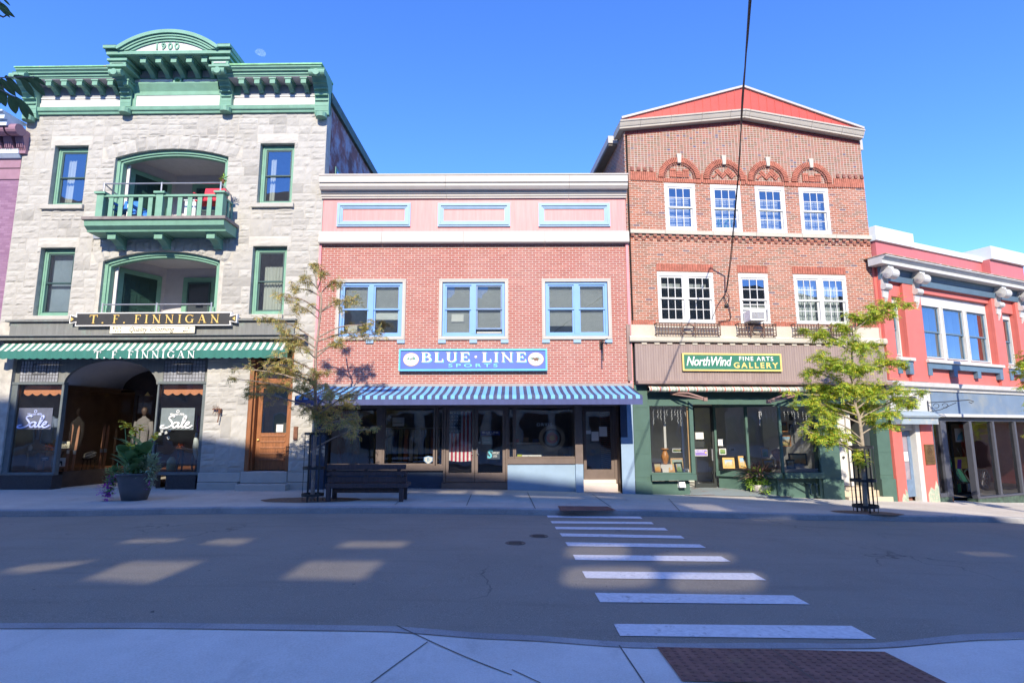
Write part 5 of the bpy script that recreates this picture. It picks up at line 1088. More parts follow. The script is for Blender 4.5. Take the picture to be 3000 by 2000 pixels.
gb = R.empty('gallery_building', 'three storey red brick building with red metal gable and arched brick panels', 'building')
rt = R.at
zc_ = {k: rt('B3', 1235, y)[1] for k, y in (('peak', 400),)}
zl, zp, zrr = rt('B3', 355, 487)[1], rt('B3', 1235, 402)[1], rt('B3', 2115, 557)[1]
zed = (zl + zrr) / 2; xpk = rt('B3', 1235, 402)[0]
zsill = rt('B3', 1300, 1262)[1]; zsb2 = rt('B3', 1300, 1290)[1]; zbandtop = rt('B4', 1000, 595)[1]; zled1 = rt('B4', 1000, 680, -.15)[1]; zled0 = rt('B4', 1000, 728, -.15)[1]; zpan1, zpan0 = rt('B4', 1000, 748)[1], rt('B4', 1000, 1042, -.1)[1]
print('gable', zl, zp, zrr, xpk, zsill, zbandtop, zled1, zled0, zpan1, zpan0)
w3 = [R.rc('B3', *q) for q in ((640, 877, 892, 1248), (989, 890, 1244, 1260), (1331, 904, 1587, 1272), (1668, 916, 1923, 1282))]
wt3 = sum(q[3] for q in w3) / 4; wb3 = zsill + .02; ww = sum(q[1] - q[0] for q in w3) / 4
w3 = [((q[0] + q[1]) / 2 - ww / 2, (q[0] + q[1]) / 2 + ww / 2, wb3, wt3) for q in w3]
w2 = [R.rc('B4', 343, 155, 818, 566), R.rc('B4', 1000, 168, 1266, 576), R.rc('B4', 1447, 182, 1906, 583)]; zt2_ = sum(q[3] for q in w2) / 3; zb2_ = rt('B4', 1130, 577)[1]
w2 = [(q[0], q[1], zb2_, zt2_) for q in w2]; print(w3, w2)
zmid = zsb2 - .25; zup = wt3 + .05
rect = lambda q: [(q[0], q[2]), (q[1], q[2]), (q[1], q[3]), (q[0], q[3])]
ins = lambda q, e: (q[0] + e, q[1] - e, q[2] + e, q[3] - e)
U0_ = rt('B3', 372, 900)[0]
mb = MB(); mb.plate([(U0_, zpan0 - .2), (W8, zpan0 - .2), (W8, zup), (U0_, zup)], 0, .35, [rect(q) for q in w2] + [rect(q) for q in w3]); mb.box(0, U0_ - .07, -.03, .35, zpan0 - .2, zed); mb.build('wall', 'red_brick', gb)
mb = MB(); mb.plate([(U0_, zup), (W8, zup), (W8, zed), (xpk, zp), (U0_, zl + .03)], -.001, .35); mb.build('upper_wall', 'header_brick', gb)
MB().box(U0_ - .071, U0_ + .001, .06, .3, zpan0, zed).build('joint', 'shade_black', gb)  # black backing paints the shadow in the recess beside the pier
mb = MB(); mb.quad((-.002, .001, -.4), (-.002, 16, -.4), (-.002, 16, zed), (-.002, .001, zed)); mb.build('side_wall', 'side_brick', gb); MB().quad((W8, .001, -.5), (W8, 16, -.5), (W8, 16, zed), (W8, .001, zed)).build('side_wall', 'side_brick', gb)
# soldier edge under coping, coping, roof gable
mb = MB(); n = 52
def edge(x): return zed + (zp - zed) * (1 - abs(x - xpk) / (xpk if x < xpk else W8 - xpk))
for k in range(n * 2):
    x = .05 + (W8 - .1) * k / (n * 2); x2 = x + (W8 - .1) / (n * 2) - .012; mb.add([(x, -.015, edge(x) - .13), (x2, -.015, edge(x2) - .13), (x2, -.015, edge(x2) - .005), (x, -.015, edge(x) - .005), (x, .01, edge(x) - .13), (x2, .01, edge(x2) - .13), (x2, .01, edge(x2)), (x, .01, edge(x))], [(0, 1, 2, 3), (0, 4, 5, 1), (1, 5, 6, 2), (3, 7, 4, 0)])
mb.build('brick_edge', mat('edge_brick', (.33, .07, .055), .85, .25, 9), gb)
zcl = rt('B3', 320, 392, -.3)[1]; zcp = rt('B3', 1235, 308, -.3)[1]; zcr = rt('B3', 2168, 472, -.3)[1]; print('coping', zcl, zcp, zcr)
hc = ((zcl - zl) + (zcp - zp) + (zcr - zrr)) / 3
mb = MB(); cuts = [-.18] + [rt('B3', x, 400, -.3)[0] for x in (465, 700, 940, 1160)] + [xpk] + [rt('B3', x, 430, -.3)[0] for x in (1310, 1540, 1780, 2010)] + [W8 - .02]
for a, b2 in zip(cuts, cuts[1:]):
    a += .004; b2 -= .004; P_ = [(0, 0), (-.2, 0), (-.21, .05), (-.23, .06), (-.26, hc * .5), (-.29, hc - .05), (-.31, hc - .045), (-.32, hc), (.5, hc), (.5, 0)]; n = len(P_)
    mb.add([(a, y, edge(a) + z + .0) for y, z in P_] + [(b2, y, edge(b2) + z + .0) for y, z in P_], [(i, (i + 1) % n, (i + 1) % n + n, i + n) for i in range(n)] + [tuple(range(n))[::-1], tuple(range(n, 2 * n))])
mb.build('coping', 'limestone', gb)
GV = .55; pk = rt('B3', 1245, 150, GV); gl_ = rt('B3', 315, 392, GV); gr_ = rt('B3', 2168, 470, GV); print('roof', pk, gl_, gr_)
ge = (gl_[1] + gr_[1]) / 2
mb = MB(); mb.plate([(gl_[0], ge - .1), (gr_[0], ge - .1), (gr_[0], ge), (pk[0], pk[1]), (gl_[0], ge)], GV, GV + .1)
gm = mb.build('gable_metal', 'red_metal', gb); mb = MB()
for k in range(1, 30):
    x = gl_[0] + (gr_[0] - gl_[0]) * k / 30; h = ge + (pk[1] - ge) * (1 - abs(x - pk[0]) / ((pk[0] - gl_[0]) if x < pk[0] else (gr_[0] - pk[0]))); mb.box(x - .012, x + .012, GV - .012, GV, ge - .1, h - .01)
mb.build('seam', 'red_metal', gm)
mb = MB(); gx = ((gl_[0], ge), pk, (gr_[0], ge))
for (p, q) in ((gx[0], gx[1]), (gx[1], gx[2])): mb.plate([(p[0], p[1]), (q[0], q[1]), (q[0], q[1] + .07), (p[0], p[1] + .07)], GV - .06, GV + .12)
mb.build('verge_trim', 'off_white', gb)
mb = MB(); mb.quad((gl_[0], GV, ge), (pk[0], GV, pk[1]), (pk[0], 15, pk[1]), (gl_[0], 15, ge)); mb.quad((gr_[0], GV, ge), (pk[0], GV, pk[1]), (pk[0], 15, pk[1]), (gr_[0], 15, ge)); mb.build('roof', 'roof_felt', gb)
mb = MB(); mb.box(-.3, .0, .7, 15, zed - .02, zed + .22); mb.box(W8, W8 + .35, .35, 15, zed - .1, zed + .25); mb.build('eaves', 'off_white', gb); MB().box(-.28, .0, .75, 15, zed - .08, zed - .021).build('eaves_soffit', 'room_dark', gb)
# arches
oa = MB(); ky = MB(); tp = MB(); rr = random.Random(8)
cen = [rt('B3', x, y)[0] for x, y in ((757, 835), (1101, 850), (1438, 862), (1770, 875))]; zca = sum(rt('B3', x, y)[1] for x, y in ((757, 835), (1101, 850), (1438, 862), (1770, 875))) / 4 ; ro = (rt('B3', 918, 800)[0] - rt('B3', 597, 800)[0]) / 2; ri = ro * .76; r2 = ro * .66
zsp = zca - .02; print('arch', cen, zca, ro)
for ci, cx in enumerate(cen):
    n = 34
    for k in range(n):
        t0 = math.pi * k / n + .012; t1 = math.pi * (k + 1) / n - .012
        oa.plate([(cx + ro * math.cos(t0), zsp + ro * math.sin(t0)), (cx + ro * math.cos(t1), zsp + ro * math.sin(t1)), (cx + ri * math.cos(t1), zsp + ri * math.sin(t1)), (cx + ri * math.cos(t0), zsp + ri * math.sin(t0))], -.05 - rr.uniform(0, .008), 0)
    n = 22
    for k in range(n):
        t0 = math.pi * k / n + .02; t1 = math.pi * (k + 1) / n - .02; a_, b_ = ri - .015, r2
        tp.plate([(cx + a_ * math.cos(t0), zsp + a_ * math.sin(t0)), (cx + a_ * math.cos(t1), zsp + a_ * math.sin(t1)), (cx + b_ * math.cos(t1), zsp + b_ * math.sin(t1)), (cx + b_ * math.cos(t0), zsp + b_ * math.sin(t0))], -.03 - rr.uniform(0, .01), 0)
    ky.plate([(cx - .05, zsp + ri - .04), (cx + .05, zsp + ri - .04), (cx + .075, zsp + ro + .1), (cx - .075, zsp + ro + .1)], -.09, 0)
    # tympanum pattern: basket weave or herringbone
    L, H_ = .19, .052; R3 = r2 - .02
    def br(x, z, ang):
        c_, s_ = math.cos(ang), math.sin(ang)
        if all((x + dx * c_ - dz * s_) ** 2 + (z + dx * s_ + dz * c_) ** 2 < R3 * R3 and z + dx * s_ + dz * c_ > -.0 for dx in (-L / 2, L / 2) for dz in (-H_ / 2, H_ / 2)):
            oa.plate([(cx + x + dx * c_ - dz * s_, zsp + z + dx * s_ + dz * c_) for dx, dz in ((-L / 2, -H_ / 2), (L / 2, -H_ / 2), (L / 2, H_ / 2), (-L / 2, H_ / 2))], -.035 - rr.uniform(0, .01), 0)
    rot = 0 if ci in (0, 3) else R_(45)
    for i in range(-6, 7):
        for j in range(-6, 7):
            bx, bz = i * .205, j * .205; vert = (i + j) % 2
            for k in (-1, 0, 1):
                x, z = (bx + k * .066, bz + .02) if vert else (bx, bz + .02 + k * .066); x2, z2 = x * math.cos(rot) - z * math.sin(rot), x * math.sin(rot) + z * math.cos(rot)
                br(x2, z2 + .1, rot + (math.pi / 2 if vert else 0))
    sx = cx - ro
    k = cx - ri
    while k < cx + ri - .05: oa.box(k, k + .055, -.03, 0, wt3 + .03, zsp - .02); k += .067
x = U0_ + .06
while x < W8 - .05:
    if not any(abs(x + .03 - c_) < ro + .03 for c_ in cen) : oa.box(x, x + .055, -.035, 0, zsp - .12, zsp + .16)
    elif not any(abs(x + .03 - c_) < ri for c_ in cen): oa.box(x, x + .055, -.03, 0, wt3 + .03, zsp - .02)
    x += .067
x = U0_ + .06
while x < W8 - .1:
    if not any(abs(x + .05 - c_) < ro + .07 for c_ in cen): tp.box(x, x + .1, -.055, 0, zsp + .18, zsp + .24); tp.box(x, x + .1, -.03, 0, zsp + .25, zsp + .32)
    x += .2
oa.build('arch_brickwork', 'orange_brick', gb); tp.build('arch_brickwork', mat('dull_brick', (.24, .10, .075), .85, .4, 9), gb, label='duller inner ring and dentil bricks'); ky.build('keystone', 'limestone', gb, bevel=.006)
# sill band + corbels
mb = MB(); cuts = [U0_ - .02] + [rt('B3', x, 1260)[0] for x in (645, 1010, 1340, 1690, 1950)] + [W8 + .03]
for a, b2 in zip(cuts, cuts[1:]): mb.box(a + .003, b2 - .003, -.07, .1, zsb2, zsill)
mb.build('sill_band', 'limestone', gb, bevel=.006)
mb = MB(); x = U0_
while x < W8 - .1:
    mb.box(x, x + .1, -.05, 0, zsb2 - .09, zsb2 - .01); mb.box(x + .115, x + .215, -.03, 0, zsb2 - .19, zsb2 - .11); x += .23
mb.build('corbel_brick', 'dull_brick', gb)
# windows
for i, q in enumerate(w3):
    wo = sash_window(gb, q[0], q[1], q[2], q[3], -.02, 'white_wood', 'white_wood', fw=.10, cols=3, rows=2, sf=.045, head=.12, depth=.12)
    bl = blinds(wo, q[0] + .1, q[1] - .1, q[2] + .1 , q[3] - .42, .22, .05, .2)
    if i == 1:
        m_ = MB(); r_ = random.Random(5)
        for k in range(26): x = (q[0] + q[1]) / 2 + r_.uniform(-.22, .22); z = q[2] + .15 + r_.uniform(0, .28); m_.quad((x, .2, z), (x + .05, .17, z + .03), (x + .09, .2, z + .1), (x + .03, .22, z + .07))
        po = m_.build('house_plant', mat('leaf_green', (.09, .26, .03), .6, .3), None, loc=gb.location); po.rotation_euler = (0, 0, R.yaw); tag(po, 'green house plant on the sill behind the second top window of the gallery building', 'plant')
def soldier(a, b2, z0, z1):
    mb = MB(); n = int((b2 - a) / .078)
    for k in range(n): x = a + (b2 - a) * k / n; mb.box(x + .006, x + (b2 - a) / n - .006, -.02, .02, z0, z1)
    return mb
for q in w2: soldier(q[0] - .02, q[1] + .02, q[3] + .03, q[3] + .25).build('soldier_course', mat('soldier_brick', (.37, .125, .085), .85, .3, 9), gb)
for i, q in enumerate(w2):
    if i != 1: wo = sash_window(gb, q[0], q[1], q[2], q[3], -.02, 'white_wood', 'white_wood', fw=.07, cols=3, rows=2, units=2, mull=.12, head=.12, depth=.14)
    else: wo = sash_window(gb, q[0], q[1], q[2], q[3], -.02, 'white_wood', 'white_wood', fw=.07, cols=3, rows=2, head=.13, depth=.14, raised=.55)
    if i == 2: drape(wo, q[0] + .12, q[1] - .12, q[2] + .1, q[3] - .15, .22, 'curtain_white' if 'curtain_white' in MT else mat('curtain_white', (.7, .74, .74), .9, .05), n=18)
    if i == 0: MB().box(q[0] + .15, q[1] - .15, .2, .24, q[3] - .45, q[3] - .3).build('blind_stack', 'blind', wo)
    if i == 1: MB().box(q[0] + .08, q[1] - .08, .1, .13, q[2] + .06, q[2] + .62).build('filler_panel', 'white_wood', wo)
acq = R.rc('B4', 1082, 470, 1215, 556, -.3); ac = thing('air_conditioner', 'white window air conditioner in the narrow middle window of the gallery building', 'air conditioner', R.w((acq[0] + acq[1]) / 2, -.05, acq[2]), R.yaw); W_ = (acq[1] - acq[0]) / 2; H_ = acq[3] - acq[2]
MB().box(-W_, W_, -.38, .2, 0, H_).build('case', 'white_plastic', ac, bevel=.01); m_ = MB()
for k in range(9): z = .05 + (H_ - .1) * k / 9; m_.box(-W_ + .04, W_ * .75, -.39, -.381, z, z + .012)
m_.build('grille', mat('grille_grey', (.3, .3, .32), .6), ac)
mb = MB()
for z0, z1 in ((zb2_ - .2, zt2_ + .3), (zsill - .1, wt3 + .2)):
    mb.quad((.1, 2.4, z0), (W8 - .1, 2.4, z0), (W8 - .1, 2.4, z1), (.1, 2.4, z1)); mb.quad((.1, .36, z0), (W8 - .1, .36, z0), (W8 - .1, 2.4, z0), (.1, 2.4, z0)); mb.quad((.1, .36, z1), (W8 - .1, .36, z1), (W8 - .1, 2.4, z1), (.1, 2.4, z1)); mb.quad((.1, .36, z0), (.1, 2.4, z0), (.1, 2.4, z1), (.1, .36, z1)); mb.quad((W8 - .1, .36, z0), (W8 - .1, 2.4, z0), (W8 - .1, 2.4, z1), (W8 - .1, .36, z1))
mb.build('room', 'room_mid', gb)
# limestone zone, ledge, dentils, balconettes
mb = MB(); mb.box(-.02, W8 + .02, -.035, 0, zled1, zbandtop); mb.build('stone_band', 'limestone', gb)
mb = MB(); mb.prof([(0, zled0), (-.14, zled0), (-.16, zled0 + .03), (-.16, zled1 - .05), (-.12, zled1), (0, zled1)], -.06, W8 + .12); mb.build('ledge', 'limestone', gb)
mb = MB()
for k in range(19): x = .3 + k * (W8 - .5) / 19; mb.box(x, x + .15, -.1, 0, zled0 - .07, zled0 - .001)
mb.build('dentil', 'limestone', gb); mb = MB(); x = .1
for x0, x1 in ((-.0, w2[0][0] - .05), (w2[0][1] + .1, w2[1][0]), (w2[1][1] + .1, w2[2][0]), (w2[2][1] + .1, W8)):
    k = x0
    while k < x1 - .07: mb.box(k + .005, k + .06, -.015, 0, zbandtop + .01, zbandtop + .13); k += .07
mb.build('soldier_course', 'soldier_brick', gb)
for (x0, x1) in ((343, 858), (1008, 1310), (1462, 1952)):
    a, b2 = rt('B4', x0, 620, -.2)[0], rt('B4', x1, 640, -.2)[0]; z1 = rt('B4', x0, 576, -.2)[1]; z0 = zled1 + .03; mb = MB(); z1 = (z1 + zb2_) / 2 - .02
    for z in (z0, z0 + (z1 - z0) * .2, z0 + (z1 - z0) * .5, z0 + (z1 - z0) * .8, z1): mb.box(a, b2, -.215, -.195, z - .01, z + .01)
    n = int((b2 - a) / .085); cx = (a + b2) / 2; cz = (z0 + z1) / 2
    for k in range(n + 1):
        x = a + (b2 - a) * k / n
        if abs(x - cx) > .19: mb.box(x - .009, x + .009, -.22, -.194, z0, z1)
    for s_ in (-.2, .2): mb.box(cx + s_ - .012, cx + s_ + .012, -.223, -.193, z0 - .04, z1 + .04)
    mb.arc(cx, cz, .165, .185, 0, 2 * math.pi, -.235, -.19, 20, e=.9 * (z1 - z0) / .37 if z1 > z0 else 1)
    for x in (a, b2): mb.box(x - .014, x + .014, -.22, .0, z1 - .01, z1 + .016); mb.box(x - .014, x + .014, -.22, .0, z0 - .012, z0 + .014)
    mb.build('balconette', mat('rusty_iron', (.13, .075, .055), .7, .3, 8), gb)
# corrugated panel
mb = MB(); mb.box(.1, W8 + .05, -.08, 0, zpan0, zpan1); mb.build('fascia_panel', 'corrugated', gb); zfl0 = rt('B4', 1000, 1066, -.25)[1]
mb = MB(); mb.prof([(0, zfl0), (-.28, zfl0), (-.28, zfl0 + .05), (-.22, zpan0 + .0), (0, zpan0)], .1, W8 + .2); mb.build('flashing', 'brown_flash', gb)
mb = MB(); mb.box(-.12, -.0, -.05, .0, zpan0, zbandtop); mb.build('downpipe_cover', 'brown_flash', gb)
# ---- storefront
def gx_(x, y=600, v=0): return rt('B5', x, y, v)[0]
def gz_(y, x=1000, v=0): return rt('B5', x, y, v)[1]
zh0 = gz_(232, 900); zh1 = zfl0
x_a, x_b = gx_(285), gx_(640); 
mb = MB(); mb.box(0, W8, .1, .3, zh0, zh1 + .1); mb.box(.0, gx_(1840), .06, .1, zh0, zh0 + .2); mb.build('header', 'storefront_green', gb); MB().box(0, W8, .02, .09, zh1 - .16, zh1 + .05).build('gap_shade_strip', 'shade_black', gb)  # solid black strip paints the shade of the gap under the flashing
mb = MB()
for (a, b2) in ((0, x_a), (gx_(1672, 700), gx_(1850, 900)), (gx_(2135, 600), W8)):
    mb.box(a + .002, b2, -.0, .3, -.7, zh1 - .16); mb.box(a + .001, b2 + .03, -.04, .0, -.7, gz_(850, (300 if a < 1 else 1750)) if a < 4 else gz_(840, 1750))
    z = .3
    while z < zh1 - .5: mb.box(a + .003, b2 - .001, -.006, 0, z, z + .64); z += .65
mb.build('pier', 'storefront_green', gb, bevel=.005)
fr = MB(); gl = MB()
# left window bay
zs_ = gz_(800, 450); fr.ring(x_a, gx_(632), zs_, zh0, .05, .02, .14); gl.quad((x_a + .04, .08, zs_ + .04), (gx_(632) - .04, .08, zs_ + .04), (gx_(632) - .04, .08, zh0 - .04), (x_a + .04, .08, zh0 - .04))
fr.box(gx_(632) - .05, gx_(650), -.02, .18, zs_, zh0 + .1); fr.box(x_a, gx_(668, 820, -.12), -.12, .2, zs_ - .16, zs_ - .001)
xr = gx_(640); fr.build('bay_frame', 'storefront_green', gb, bevel=.004)
MB().box(gx_(600, 600, .1), gx_(608, 600, .1), .09, .12, zs_ + .05, zh0 - .05).build('bay_trim', mat('tan_wood', (.55, .36, .2), .6), gb)
MB().box(x_a, gx_(612, 900, .05), .05, .3, -.7, zs_ - .2).build('bay_base', 'storefront_green', gb); mb = MB(); q = R.rc('B5', 521, 856, 570, 904, -.02); mb.prof([(.05, q[2]), (-.1, q[2]), (-.1, q[2] + .03), (-.03, q[3]), (.05, q[3])], q[0], q[1]); mb.build('vent_hood', 'white_plastic', gb, bevel=.006)
# entrance: door set back, angled pane, posts
dv = 1.25; dx0, dx1 = rt('B5', 645, 600, dv)[0], rt('B5', 815, 600, dv)[0]; dz0 = rt('B5', 720, 905, dv)[1]; dz1 = rt('B5', 720, 400, dv)[1]; zc2 = zh0 + .02
mb = MB(); mb.ring(dx0, dx1, dz0, zc2, .07, dv, dv + .08, wb=.12); do = mb.build('gallery_door', mat('black_trim', (.03, .035, .035), .5), gb); MB().quad((dx0 + .06, dv + .04, dz0 + .1), (dx1 - .06, dv + .04, dz0 + .1), (dx1 - .06, dv + .04, zc2 - .07), (dx0 + .06, dv + .04, zc2 - .07)).build('pane', 'shop_glass', do)
MB().box(dx1 - .13, dx1 - .1, dv - .06, dv - .03, dz0 + .8, dz0 + 1.15).build('handle', 'steel_pipe', do)
for (p, mm_) in (((658, 460, 725, 514), 'paper'), ((648, 530, 730, 580), 'black_trim')): q = R.rc('B5', *p, dv); MB().box(q[0], q[1], dv + .01, dv + .03, q[2], q[3]).build('notice', mm_, do)
q = R.rc('B5', 648, 597, 755, 650, dv); nb = MB().box(q[0], q[1], dv - .01, dv + .02, q[2], q[3]).build('notice', 'white_paint', do, label='white edged notice with purple text band'); MB().box(q[0] + .02, q[1] - .02, dv - .014, dv - .0105, q[2] + .02, q[3] - .02).build('notice_face', mat('violet', (.22, .16, .45), .5), nb)
txt('NorthWind', q[0] + .03, q[1] - .12, q[3] - .1, q[3] - .03, dv - .0145, 'paper', nb); MB().disc(q[1] - .06, (q[2] + q[3]) / 2, .03, .03, dv - .017, dv - .0145, 10).build('sun_mark', 'gold', nb)
zs3 = gz_(760, 950); pC = (gx_(1355, 500), .06); pA = (rt('B5', 820, 600, dv)[0], dv - .02)
def slab(mb, p, q, z0, z1, t=.06):
    d = Vector((q[0] - p[0], q[1] - p[1])); n = Vector((-d.y, d.x)).normalized() * t / 2; mb.add([(p[0] - n.x, p[1] - n.y, z0), (q[0] - n.x, q[1] - n.y, z0), (q[0] + n.x, q[1] + n.y, z0), (p[0] + n.x, p[1] + n.y, z0), (p[0] - n.x, p[1] - n.y, z1), (q[0] - n.x, q[1] - n.y, z1), (q[0] + n.x, q[1] + n.y, z1), (p[0] + n.x, p[1] + n.y, z1)], [(0, 3, 2, 1), (4, 5, 6, 7), (0, 1, 5, 4), (1, 2, 6, 5), (2, 3, 7, 6), (3, 0, 4, 7)])
fr = MB(); gl2 = MB(); midp = (pA[0] + (pC[0] - pA[0]) * .5, pA[1] + (pC[1] - pA[1]) * .5); zs4 = gz_(785, 1500)
for (p, q) in ((pA, midp), (midp, pC)):
    gl2.quad((p[0], p[1], zs3), (q[0], q[1], zs3), (q[0], q[1], zc2), (p[0], p[1], zc2)); slab(fr, p, q, zs4 - .16, zs4, .22); slab(fr, p, q, zh0 - .05, zh0 + .03, .08)
for p in (pA, midp, pC): fr.box(p[0] - .035, p[0] + .035, p[1] - .04, p[1] + .04, zs4, zh0 + .05)
xe = gx_(1672, 600); fr.box(pC[0], xe, -.08, .18, zs4 - .16, zs4); fr.box(pC[0], xe, .03, .12, zh0 - .05, zh0 + .05); fr.build('bay_frame', 'storefront_green', gb); gl2.quad((pC[0] + .03, .08, zs4), (xe, .08, zs4), (xe, .08, zh0), (pC[0] + .03, .08, zh0))
mb = MB(); slab(mb, (pA[0] + .06, pA[1]), (pC[0] - .1, pC[1] + .18), -.7, zs4 - .161, .1); mb.box(pC[0] - .15, xe, .12, .3, -.7, zs4 - .161); mb.box(xe - .12, xe, .0, .3, -.7, zs4 - .16); mb.build('bay_base', 'storefront_green', gb)
gl.build('shop_pane', 'shop_glass', gb); gl2.build('shop_pane', 'shop_glass', gb)
mb = MB()
for x, y0, y1 in ((1572, 880, 955), (1622, 880, 970)): p = rt('B5', x, y0, .05); p2 = rt('B5', x, y1, .05); mb.tube([(p[0], .12, p[1]), (p[0], -.02, p[1]), (p[0], -.04, p2[1]), (p[0] + .02, -.1, p2[1] - .03)], .035, 8); mb.box(p[0] - .06, p[0] + .06, -.02, .12, p[1] - .02, p[1] + .03)
mb.build('standpipe', 'dark_sash', gb); 
zq = lambda u: G(R.w(u, 0).x) + .012
tl = MB(); tl.quad((x_b - .3, -.02, zq(x_b - .3)), (pC[0] + .2, -.02, zq(pC[0] + .2)), (pC[0] + .2, dv + .1, dz0), (x_b - .3, dv + .1, dz0)); tl.build('entry_tiles', mat('slate_tile', (.30, .22, .20), .7, .5, 4, grime=(.22, .26, .27), gscale=2, gamt=(.4, .5)), gb)
# interior of the gallery
mat('gallery_wall', (.62, .61, .58), .85, .05); it = MB(); bkv = 3.2
it.quad((.02, bkv, -.6), (xe + .6, bkv, -.6), (xe + .6, bkv, zh1), (.02, bkv, zh1)); it.quad((.02, .3, -.6), (.02, bkv, -.6), (.02, bkv, zh1), (.02, .3, zh1)); it.quad((0, .3, zh0 + .06), (xe + .6, .3, zh0 + .06), (xe + .6, bkv, zh0 + .06), (0, bkv, zh0 + .06)); it.quad((0, dv + .09, dz0 + .01), (xe + .6, dv + .09, dz0 + .01), (xe + .6, bkv, dz0 + .01), (0, bkv, dz0 + .01)); it.build('interior', 'gallery_wall', gb)
mb = MB(); mb.quad((xe + .02, .3, -.6), (xe + .02 - .35, 2.6, -.6), (xe + .02 - .35, 2.6, zh0 + .05), (xe + .02, .3, zh0 + .05)); mb.build('gallery_side_wall', 'gallery_wall', gb)
mb = MB(); mb.box(x_a, gx_(630), .15, .9, zs_ - .05, zs_ - .01); mb.add([(pA[0] + .05, pA[1] + .03, zs3 - .02), (pC[0], .1, zs3 - .02), (xe, .1, zs3 - .02), (xe, 1.3, zs3 - .02)], [(0, 1, 2, 3)]); mb.build('display_shelf', 'gallery_wall', gb)
mb = MB(); mb.quad((.02, .35, zs_), (.02 + .0, 1.5, zs_), (.02, 1.5, zh0), (.02, .35, zh0)); q0_ = gx_(420, 600, .9); mb.box(x_a + .75, x_a + .82, .9, .95, zs_, zh0); mb.box(x_a + 1.3, x_a + 1.36, .9, .95, zs_, zh0); mb.build('display_screen', 'gallery_wall', gb)
# stair doorway on the right
sx0, sx1 = gx_(1850, 700), gx_(2135, 600); sv = 1.5; wd0, wd1 = rt('B5', 1818, 650, sv)[0], rt('B5', 1892, 650, sv)[0]
mb = MB(); mb.quad((sx0, 2.2, -.6), (sx1, 2.2, -.6), (sx1, 2.2, zh1), (sx0, 2.2, zh1)); mb.quad((sx1 + .001, .3, -.6), (sx1 + .001, 2.2, -.6), (sx1 + .001, 2.2, zh1), (sx1 + .001, .3, zh1)); mb.quad((sx0, .3, -.6), (sx0, 2.2, -.6), (sx0, 2.2, zh1), (sx0, .3, zh1)); mb.build('stair_recess', mat('recess_grey', (.22, .25, .24), .8, .05, streak=True), gb)
wx0, wx1 = gx_(1818, 600, .3), gx_(1890, 600, .3)
dv2 = .62; wa, wb_ = rt('B5', 1752, 650, dv2)[0], rt('B5', 1888, 650, dv2)[0]; wc_ = rt('B5', 1925, 650, dv2)[0]; zd_ = rt('B5', 1870, 893, dv2)[1]
mb = MB(); mb.box(max(wa, sx0 + .0), wb_, dv2, dv2 + .05, zd_, zd_ + 2.1); wdo = mb.build('stair_door', 'white_paint', gb, bevel=.004); mb = MB(); mb.box(wb_ + .002, wc_, dv2 - .06, dv2 + .08, zd_, zd_ + 2.2); mb.build('door_frame', 'white_paint', gb)
m_ = MB(); p = rt('B5', 1853, 660, dv2); m_.lathe([(.0, 0), (.025, .0), (.035, .03), (.03, .06), (.0, .075)], 0, 0, 12); h_ = m_.build('handle', 'black_trim', wdo, loc=(p[0], dv2, p[1])); h_.rotation_euler = (R_(90), 0, 0)
for k, (v0, y1) in enumerate(((-.12, 985), (.1, 930), (.32, 905))):
    z = rt('B5', 1950, y1, v0)[1]; MB().box(sx0 + .02, sx1 - (.0 if k else .0) + (.25 if k == 0 else 0), v0, 2.1, -.8, z).build('step', mat('tan_stone', (.50, .42, .31), .85, .08, 4), gb, bevel=.01)
# folded awning
zA1, zA0 = rt('B5', 800, 90, -.22)[1], rt('B5', 800, 132, -.25)[1]; a, b2 = gx_(278, 100, -.22), gx_(1560, 100, -.22)
stripemat('faded_stripe', [(0, (.45, .50, .38)), (.16, (.62, .60, .52)), (.3, (.30, .36, .28)), (.5, (.62, .60, .52)), (.62, (.62, .22, .16)), (.78, (.66, .62, .55)), (.9, (.40, .45, .35))], .272)
mb = MB(); n = 80; vs = []; fs = []; P_ = [(-.10, zA1 + .02), (-.2, zA1), (-.27, zA1 - .03), (-.30, (zA1 + zA0) / 2), (-.28, zA0 + .02), (-.2, zA0), (-.1, zA0 + .02)]
for i in range(n + 1):
    x = a + (b2 - a) * i / n
    for y, z in P_: vs.append((x, y + .01 * mnoise.noise((x * 3, z * 9, 0)), z + .012 * mnoise.noise((x * 5, y * 9, 2))))
for i in range(n):
    for j in range(6): fs.append((i * 7 + j, i * 7 + j + 1, (i + 1) * 7 + j + 1, (i + 1) * 7 + j))
aw = mb.add(vs, fs).build('awning', 'faded_stripe', gb, smooth=True)
for pts in (((455, 140), (600, 150), (735, 185)), ((1480, 152), (1370, 168), (1250, 205))):
    P0, P1, P2 = [rt('B5', x, y, v) for (x, y), v in zip(pts, (-.12, -.35, -.55))]; mb = MB(); mb.tube([(P0[0], -.1, P0[1]), (P1[0], -.33, P1[1] + .03), (P2[0], -.55, P2[1])], .03, 6); mb.tube([(P0[0], -.1, P0[1] - .03), (P1[0], -.38, P1[1] - .07), (P2[0], -.55, P2[1] - .04)], .022, 6); mb.box(P2[0] - .05, P2[0] + .05, -.6, -.5, P2[1] - .07, P2[1] + .03); mb.build('awning_arm', mat('arm_brown', (.28, .17, .14), .6), aw)
